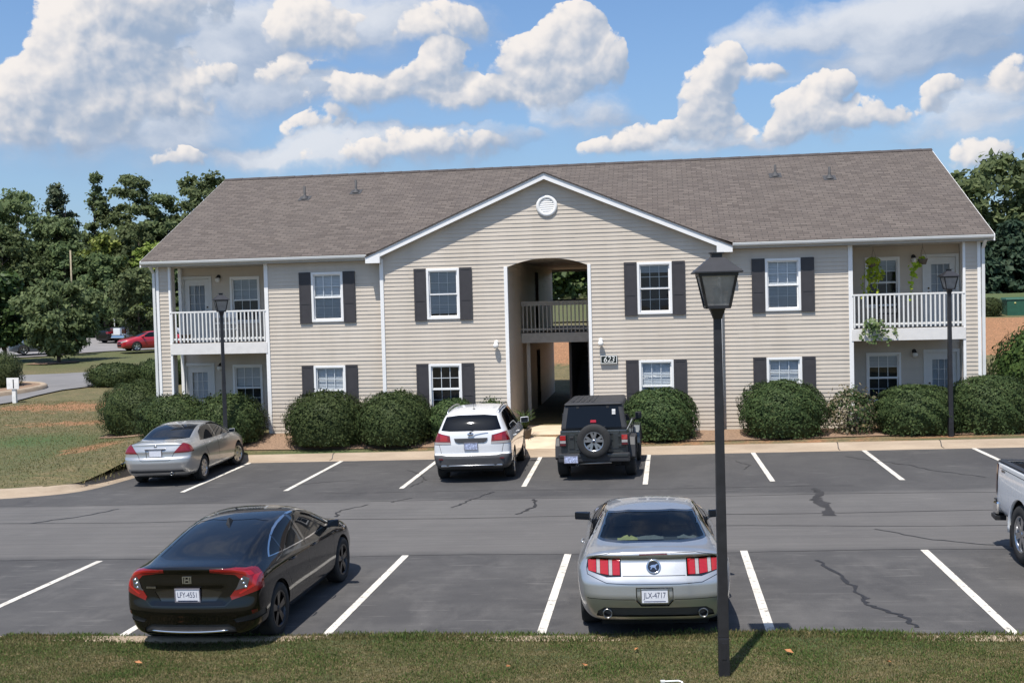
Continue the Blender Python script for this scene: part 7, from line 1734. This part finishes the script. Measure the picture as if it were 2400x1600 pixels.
chair('balcony_chair', 'white chair standing behind the left balcony railing', -13.5, 32.55, 3.10, 176, 'white_plastic', .80, .95)
chair('balcony_chair', 'dark chair behind the right balcony railing', 6.55, 32.6, 3.10, 172, 'shutter', .56, .9)
b = MB(); b.lathe([(0, 0), (.13, 0), (.17, .26), (.18, .28), (.15, .28), (.14, .22)], 'z', (-14.8, 32.3, 3.10), 18); o = b.build('flower_pot', M['terracotta']); tag(o, 'brown pot at the left end of the left balcony', 'pot')
# potted plant by the walk
o = empty('potted_plant', (-3.93, 30.9, .13)); tag(o, 'spiky plant in a dark pot on the walkway by the white SUV', 'plant')
b = MB(); b.lathe([(0, 0), (.13, 0), (.18, .30), (.19, .34), (.16, .34), (.15, .28)], 'z', (0, 0, 0), 20); b.build('pot', M['terracotta'], o); b = MB(); b.lathe([(0, -.02), (.24, -.02), (.25, .02), (.2, .03)], 'z', (0, 0, 0), 20); b.build('saucer', M['white_plastic'], o)
r = np.random.default_rng(3); b = MB()
for k in range(26):
    a = r.uniform(0, 6.28); l = r.uniform(.35, .95); up = r.uniform(.3, .9); pts = [(0, 0, .3), (.25 * l * math.cos(a), .25 * l * math.sin(a), .3 + up * .6), (.6 * l * math.cos(a), .6 * l * math.sin(a), .3 + up * .75)]; b.tube(pts, [.018, .016, .003], 4)
b.build('leaves', M['leaf_broad'], o, fix=False)
# white post sign by the driveway, utility box, bare pole
o = empty('post_sign', (-28.5, 44.4, float(H(-28.5, 44.4)))); tag(o, 'blank white sign board on a white post beside the driveway', 'sign'); b = MB(); b.box(-.09, .09, -.06, .06, -.2, 1.05); b.build('post', M['white_plastic'], o, bevel=.01); b = MB(); b.box(-.30, .28, -.10, -.06, .62, 1.12); b.build('board', M['white_plastic'], o, bevel=.008); b = MB(); b.box(.0, .05, -.105, -.099, .66, 1.05); b.build('board_slot', M['plastic'], o)
o = empty('utility_box', (19.05, 60.3, float(H(19, 60.3)))); tag(o, 'green utility box on the grass bank at the right edge', 'utility box'); b = MB(); b.box(-.95, .95, -.5, .5, -.1, .80); b.build('cabinet', M['green_box'], o, bevel=.03); b = MB(); b.hexa([(-1.0, -.54, .80), (1.0, -.54, .80), (1.0, .54, .80), (-1.0, .54, .80)], [(-.97, -.5, .88), (.97, -.5, .88), (.97, .5, .92), (-.97, .5, .92)]); b.build('lid', M['green_box'], o, bevel=.01); b = MB(); b.box(.0, .40, -.512, -.500, .36, .70); b.build('notice', M['white_plastic'], o); b = MB(); b.lathe([(0, -.012), (.05, -.01), (.05, 0)], 'y', (-.55, -.50, .62), 14); b.build('sticker', M['straw'], o)
o = empty('wooden_pole', (-53.0, 92.0, 1.75)); tag(o, 'bare wooden pole standing up in front of the dark trees', 'pole'); b = MB(); b.tube([(0, 0, -.3), (0, 0, 8.2)], [.085, .07], 10); b.build('pole_shaft', M['wood_pole'], o)
# litter in the front grass
o = empty('plastic_bracket', (.04, 11.24, float(HF(.02, 11.12)) + .05), (0, 0, R(6))); tag(o, 'white bent plastic strip lying in the grass at the bottom edge', 'litter'); b = MB(); b.tube([(-.10, 0, 0), (.07, .0, .005), (.105, -.02, 0), (.11, -.08, -.01)], .010, 8); b.build('strip', M['white_plastic'], o); b = MB(); b.box(-.115, -.07, -.014, .014, -.004, .012); b.build('strip_end', M['white_plastic'], o)
o = empty('white_litter', (1.01, 11.10, float(HF(1.0, 11.1)) + .01)); tag(o, 'small round white lid in the grass right of the lamp post', 'litter'); b = MB(); b.lathe([(0, .04), (.034, .035), (.05, .0), (.046, -.02)], 'z', (0, 0, 0), 20); b.build('lid', M['white_plastic'], o)
r = np.random.default_rng(12)
LV = [(-.9, 11.75, 'pale orange leaf nearest the bottom edge centre'), (-1.75, 11.72, 'curled brown leaf left of the other leaves'), (2.35, 11.9, 'orange leaf in the grass right of the lamp post'), (-.35, 12.35, 'small orange leaf behind the silver coupe'), (1.35, 12.2, 'reddish leaf beside the lamp post shadow'), (-6.2, 11.9, 'brown leaf in the left grass below the black car')]
for x, y, lb in LV:
    z = float(HF(x, y)) + .045; a = r.uniform(0, 6.28); b = MB(); s = r.uniform(.03, .05)
    b.add([(-s * 1.3, 0, 0), (-s * .2, -s * .7, .012), (s * 1.2, 0, .004), (-s * .2, s * .7, .012), (0, 0, -.004)], [(0, 1, 4), (1, 2, 4), (2, 3, 4), (3, 0, 4)]); o = b.build('fallen_leaf', M['leaf_dead'], fix=False); o.location = (x, y, z); o.rotation_euler = (R(14), R(10), a); tag(o, lb, 'leaf', 'fallen leaves in the front grass')
# ------------------------------------------------------------------ sun, sky, camera
SUN = Vector((-.155, -.41, 1.0)).normalized()
el = math.asin(SUN.z); az = math.atan2(SUN.x, SUN.y)
sl = bpy.data.lights.new('sun', 'SUN'); sl.energy = 4.6; sl.angle = R(.5); sl.color = (1., .955, .89)
so = bpy.data.objects.new('sun', sl); COL.objects.link(so); so.rotation_euler = SUN.to_track_quat('Z', 'Y').to_euler(); so.location = (-10, -30, 40)
wd = bpy.data.worlds.new('World'); scene.world = wd; wd.use_nodes = True
nt = wd.node_tree; nt.nodes.clear()
WO = nt.nodes.new('ShaderNodeOutputWorld'); BG = nt.nodes.new('ShaderNodeBackground'); nt.links.new(BG.outputs[0], WO.inputs[0])
sk = nt.nodes.new('ShaderNodeTexSky'); sk.sky_type = 'NISHITA'; sk.sun_disc = False; sk.sun_elevation = el; sk.sun_rotation = az; sk.air_density = 1.1; sk.dust_density = 1.2; sk.ozone_density = 2.0; sk.altitude = 200
#SKY
SKYTINT = (.80, .95, 1.12, 1); HAZE = (2.1, 3.0, 4.45, 1); C1D = (2.1, 2.85, 4.1, 1); C1L = (5.6, 5.8, 6.2, 1); C2D = (2.5, 3.2, 4.3, 1); C2L = (6.9, 6.5, 6.2, 1)
def wn(t, **kw):
    n = nt.nodes.new(t)
    for k, v in kw.items(): setattr(n, k, v)
    return n
def wl(a, b): nt.links.new(a, b)
def wm(op, a, b=0., c=0., clamp=False):
    n = wn('ShaderNodeMath', operation=op, use_clamp=clamp)
    for i, x in enumerate((a, b, c)):
        if isinstance(x, bpy.types.NodeSocket): wl(x, n.inputs[i])
        else: n.inputs[i].default_value = x
    return n.outputs[0]
def wmix(f, a, b):
    n = wn('ShaderNodeMix', data_type='RGBA')
    for s, x in ((n.inputs[0], f), (n.inputs[6], a), (n.inputs[7], b)):
        if isinstance(x, bpy.types.NodeSocket): wl(x, s)
        else: s.default_value = x if not isinstance(x, tuple) or len(x) == 4 else x + (1,)
    return n.outputs[2]
def wstep(x, a, b):
    n = wn('ShaderNodeMapRange', interpolation_type='SMOOTHSTEP', clamp=True); wl(x, n.inputs[0]); n.inputs[1].default_value = a; n.inputs[2].default_value = b; return n.outputs[0]
tc = wn('ShaderNodeTexCoord'); sp = wn('ShaderNodeSeparateXYZ'); wl(tc.outputs['Generated'], sp.inputs[0])
azn = wm('MULTIPLY', wm('ARCTAN2', sp.outputs[0], sp.outputs[1]), 10.); eln = wm('MULTIPLY', wm('ARCSINE', sp.outputs[2]), 10.)
cv = wn('ShaderNodeCombineXYZ'); wl(azn, cv.inputs[0]); wl(eln, cv.inputs[1]); UV = cv.outputs[0]
def sky_uv(px, py):
    d = (Vector((-0.13646068, 0.99001899, -0.03522618)) + Vector((0.99042901, 0.13560124, -0.02574262)) * ((px - 1200) / 2528.41) - Vector((0.02070897, 0.03840189, 0.99904776)) * ((py - 800) / 2528.41)).normalized()
    return math.atan2(d.x, d.y) * 10, math.asin(d.z) * 10
def wnoise(vec, scale, detail, rough=.5, typ='FBM', w=0.):
    n = wn('ShaderNodeTexNoise', noise_dimensions='3D'); wl(vec, n.inputs['Vector']); n.inputs['Scale'].default_value = scale; n.inputs['Detail'].default_value = detail; n.inputs['Roughness'].default_value = rough; return n
def wvor(vec, scale, detail):
    n = wn('ShaderNodeTexVoronoi', feature='F1', voronoi_dimensions='2D', normalize=True); wl(vec, n.inputs['Vector']); n.inputs['Scale'].default_value = scale; n.inputs['Detail'].default_value = detail; n.inputs['Roughness'].default_value = .55; return n.outputs['Distance']
# domain warp
wp = wnoise(UV, .9, 5, .6); sub = wn('ShaderNodeVectorMath', operation='SUBTRACT'); wl(wp.outputs['Color'], sub.inputs[0]); sub.inputs[1].default_value = (.5, .5, .5)
def warped(amt):
    m = wn('ShaderNodeVectorMath', operation='MULTIPLY_ADD'); wl(sub.outputs[0], m.inputs[0]); m.inputs[1].default_value = (amt, amt, 0); wl(UV, m.inputs[2]); return m.outputs[0]
def field(blobs, amt):
    P = warped(amt); k = 10 / 2528.; vn = lambda op: wn('ShaderNodeVectorMath', operation=op); last = None; top = None
    sx = wn('ShaderNodeSeparateXYZ'); need = sx.inputs[0]
    for i, (px, py, rx, ry, s) in enumerate(blobs):          # consumers are made before producers: keeps the shader stack small
        sc = vn('SCALE')
        if i < len(blobs) - 1:
            ad = vn('ADD'); wl(ad.outputs[0], need); wl(sc.outputs[0], ad.inputs[1]); need = ad.inputs[0]
        else: wl(sc.outputs[0], need)
        w = wn('ShaderNodeMath', operation='MULTIPLY_ADD', use_clamp=True); w.inputs[1].default_value = -s; w.inputs[2].default_value = 2 * s; wl(w.outputs[0], sc.inputs['Scale'])
        d = vn('DOT_PRODUCT'); wl(d.outputs['Value'], w.inputs[0])
        u, v = sky_uv(px, py); mp = vn('MULTIPLY_ADD'); wl(P, mp.inputs[0]); mp.inputs[1].default_value = (1 / (rx * k), 1 / (ry * k), 0); mp.inputs[2].default_value = (-u / (rx * k), -v / (ry * k), 1)
        wl(mp.outputs[0], d.inputs[0]); wl(mp.outputs[0], d.inputs[1]); wl(mp.outputs[0], sc.inputs[0])
    den = wm('MAXIMUM', sx.outputs[2], .05)
    return sx.outputs[2], wm('DIVIDE', sx.outputs[1], den), wm('DIVIDE', sx.outputs[0], den)
SOFT = [(150, 330, 470, 130, .9), (560, 210, 250, 130, .9), (470, 60, 300, 130, .6), (850, 70, 400, 120, .9), (900, 240, 380, 90, .75), (900, 370, 420, 75, .9), (1370, 290, 170, 110, .7),
    (1980, 80, 330, 100, 1.), (2270, 80, 270, 135, 1.), (2080, 165, 330, 60, .6), (1600, 350, 260, 60, .6), (1920, 340, 280, 70, .55), (2330, 290, 190, 140, .6)]
TOWER = [(250, 70, 200, 150, .95), (360, 0, 200, 90, .8), (110, 185, 115, 105, .95), (260, 200, 180, 120, .75), (40, 255, 100, 95, .85), (150, 300, 170, 80, .5), (460, 180, 120, 65, .62), (400, 260, 150, 60, .45), (415, 372, 85, 34, .62),
    (720, 50, 120, 80, .66), (820, 80, 110, 70, .55), (690, 165, 110, 55, .5), (1040, 60, 130, 70, .4),
    (1045, 150, 85, 65, .85), (950, 200, 120, 65, .72), (840, 225, 130, 65, .6), (1100, 235, 120, 65, .66), (760, 300, 100, 45, .5), (820, 380, 140, 50, .55), (1020, 350, 190, 55, .5),
    (1335, 80, 85, 75, .95), (1240, 140, 115, 80, .9), (1375, 160, 110, 95, .85), (1275, 225, 120, 85, .75),
    (1690, 145, 62, 56, .75), (1660, 215, 75, 80, .85), (1670, 295, 85, 70, .7), (1775, 170, 80, 32, .45), (1560, 315, 120, 48, .66), (1440, 352, 95, 42, .72),
    (1940, 210, 80, 58, .85), (1880, 265, 95, 70, .85), (1800, 325, 80, 60, .75), (2050, 262, 85, 52, .66), (1960, 300, 85, 62, .6), (2220, 220, 58, 40, .55), (2150, 265, 90, 34, .5), (2385, 185, 75, 62, .7), (2340, 362, 120, 56, .62)]
def layer(blobs, amt, vs, edge, gain, thr, A, Bf, stretch=1., fl=1.):
    acc, yr, xr = field(blobs, amt)
    W0 = warped(amt * .6); mp = wn('ShaderNodeVectorMath', operation='MULTIPLY'); wl(W0, mp.inputs[0]); mp.inputs[1].default_value = (1 / stretch, 1, 1); W = mp.outputs[0]
    off = wn('ShaderNodeVectorMath', operation='ADD'); wl(W, off.inputs[0]); off.inputs[1].default_value = (-.045, .075, 0)
    b0 = wvor(W, vs, 3); b1 = wvor(off.outputs[0], vs, 3)
    f = wnoise(W, vs * 1.1, 7, .62).outputs[0]
    dis = wm('ADD', wm('MULTIPLY', wm('SUBTRACT', .42, b0), A), wm('MULTIPLY', wm('SUBTRACT', f, .5), Bf))
    den = wm('ADD', acc, wm('MULTIPLY', dis, wstep(acc, .0, .22)))
    a = wstep(wm('DIVIDE', wm('SUBTRACT', den, thr), wm('MULTIPLY_ADD', wm('MAXIMUM', wm('MULTIPLY', yr, -1.), 0.), edge * 6., edge)), 0., 1.)
    lit = wm('MULTIPLY', wm('SUBTRACT', b1, b0), gain)
    lit = wm('ADD', lit, wm('MULTIPLY', yr, .62)); lit = wm('ADD', lit, wm('MULTIPLY', xr, -.30)); lit = wm('ADD', lit, wm('MULTIPLY', wm('SUBTRACT', f, .5), fl))
    return a, lit, den
a1, l1, d1 = layer(SOFT, .8, 1.1, .85, 1.0, .06, 1.1, 2.1, 1.8, 1.1)
a2, l2, d2 = layer(TOWER, .45, 2.3, .24, 1.25, .34, 1.9, 2.0, 1., .5)
# thin general veil everywhere else, so that reflections see a real sky too
vx = wnoise(tc.outputs['Generated'], 3.2, 6, .6).outputs[0]; veil = wm('MULTIPLY', wstep(vx, .48, .72), wstep(sp.outputs[2], .36, .55))
veil = wm('MULTIPLY', veil, .8)
tint = wn('ShaderNodeMix', data_type='RGBA', blend_type='MULTIPLY'); tint.inputs[0].default_value = 1.; wl(sk.outputs[0], tint.inputs[6]); tint.inputs[7].default_value = SKYTINT
haze = wmix(wm('MULTIPLY', wm('SUBTRACT', 1., wstep(sp.outputs[2], .0, .30)), .45), tint.outputs[2], HAZE)
c1 = wmix(wstep(l1, -.40, .45), C1D, C1L); c2 = wmix(wstep(l2, -.42, .52), C2D, C2L)
base = wmix(veil, haze, C1L)
s1 = wmix(wm('MULTIPLY', a1, .92), base, c1); s2 = wmix(wm('MULTIPLY', a2, .97), s1, c2)
wl(s2, BG.inputs[0]); BG.inputs[1].default_value = .10
#ENDSKY
wd.cycles.sampling_method = 'MANUAL'; wd.cycles.sample_map_resolution = 256
cam = bpy.data.cameras.new('camera'); co = bpy.data.objects.new('camera', cam); COL.objects.link(co)
r_ = Vector((0.99042901, 0.13560124, -0.02574262)); u_ = Vector((0.02070897, 0.03840189, 0.99904776)); w_ = Vector((-0.13646068, 0.99001899, -0.03522618))
co.matrix_world = Matrix(((r_.x, u_.x, -w_.x, 0), (r_.y, u_.y, -w_.y, 0), (r_.z, u_.z, -w_.z, 4.098), (0, 0, 0, 1)))
cam.sensor_width = 36; cam.sensor_fit = 'HORIZONTAL'; cam.lens = 2528.41 / 2400 * 36; cam.clip_start = .1; cam.clip_end = 4000
scene.camera = co
scene.view_settings.view_transform = 'Standard'; scene.view_settings.look = 'None'; scene.view_settings.exposure = .45; scene.view_settings.gamma = 1; scene.view_settings.use_curve_mapping = False
scene.render.engine = 'CYCLES'; scene.cycles.use_denoising = True; scene.cycles.max_bounces = 8; scene.cycles.transparent_max_bounces = 16
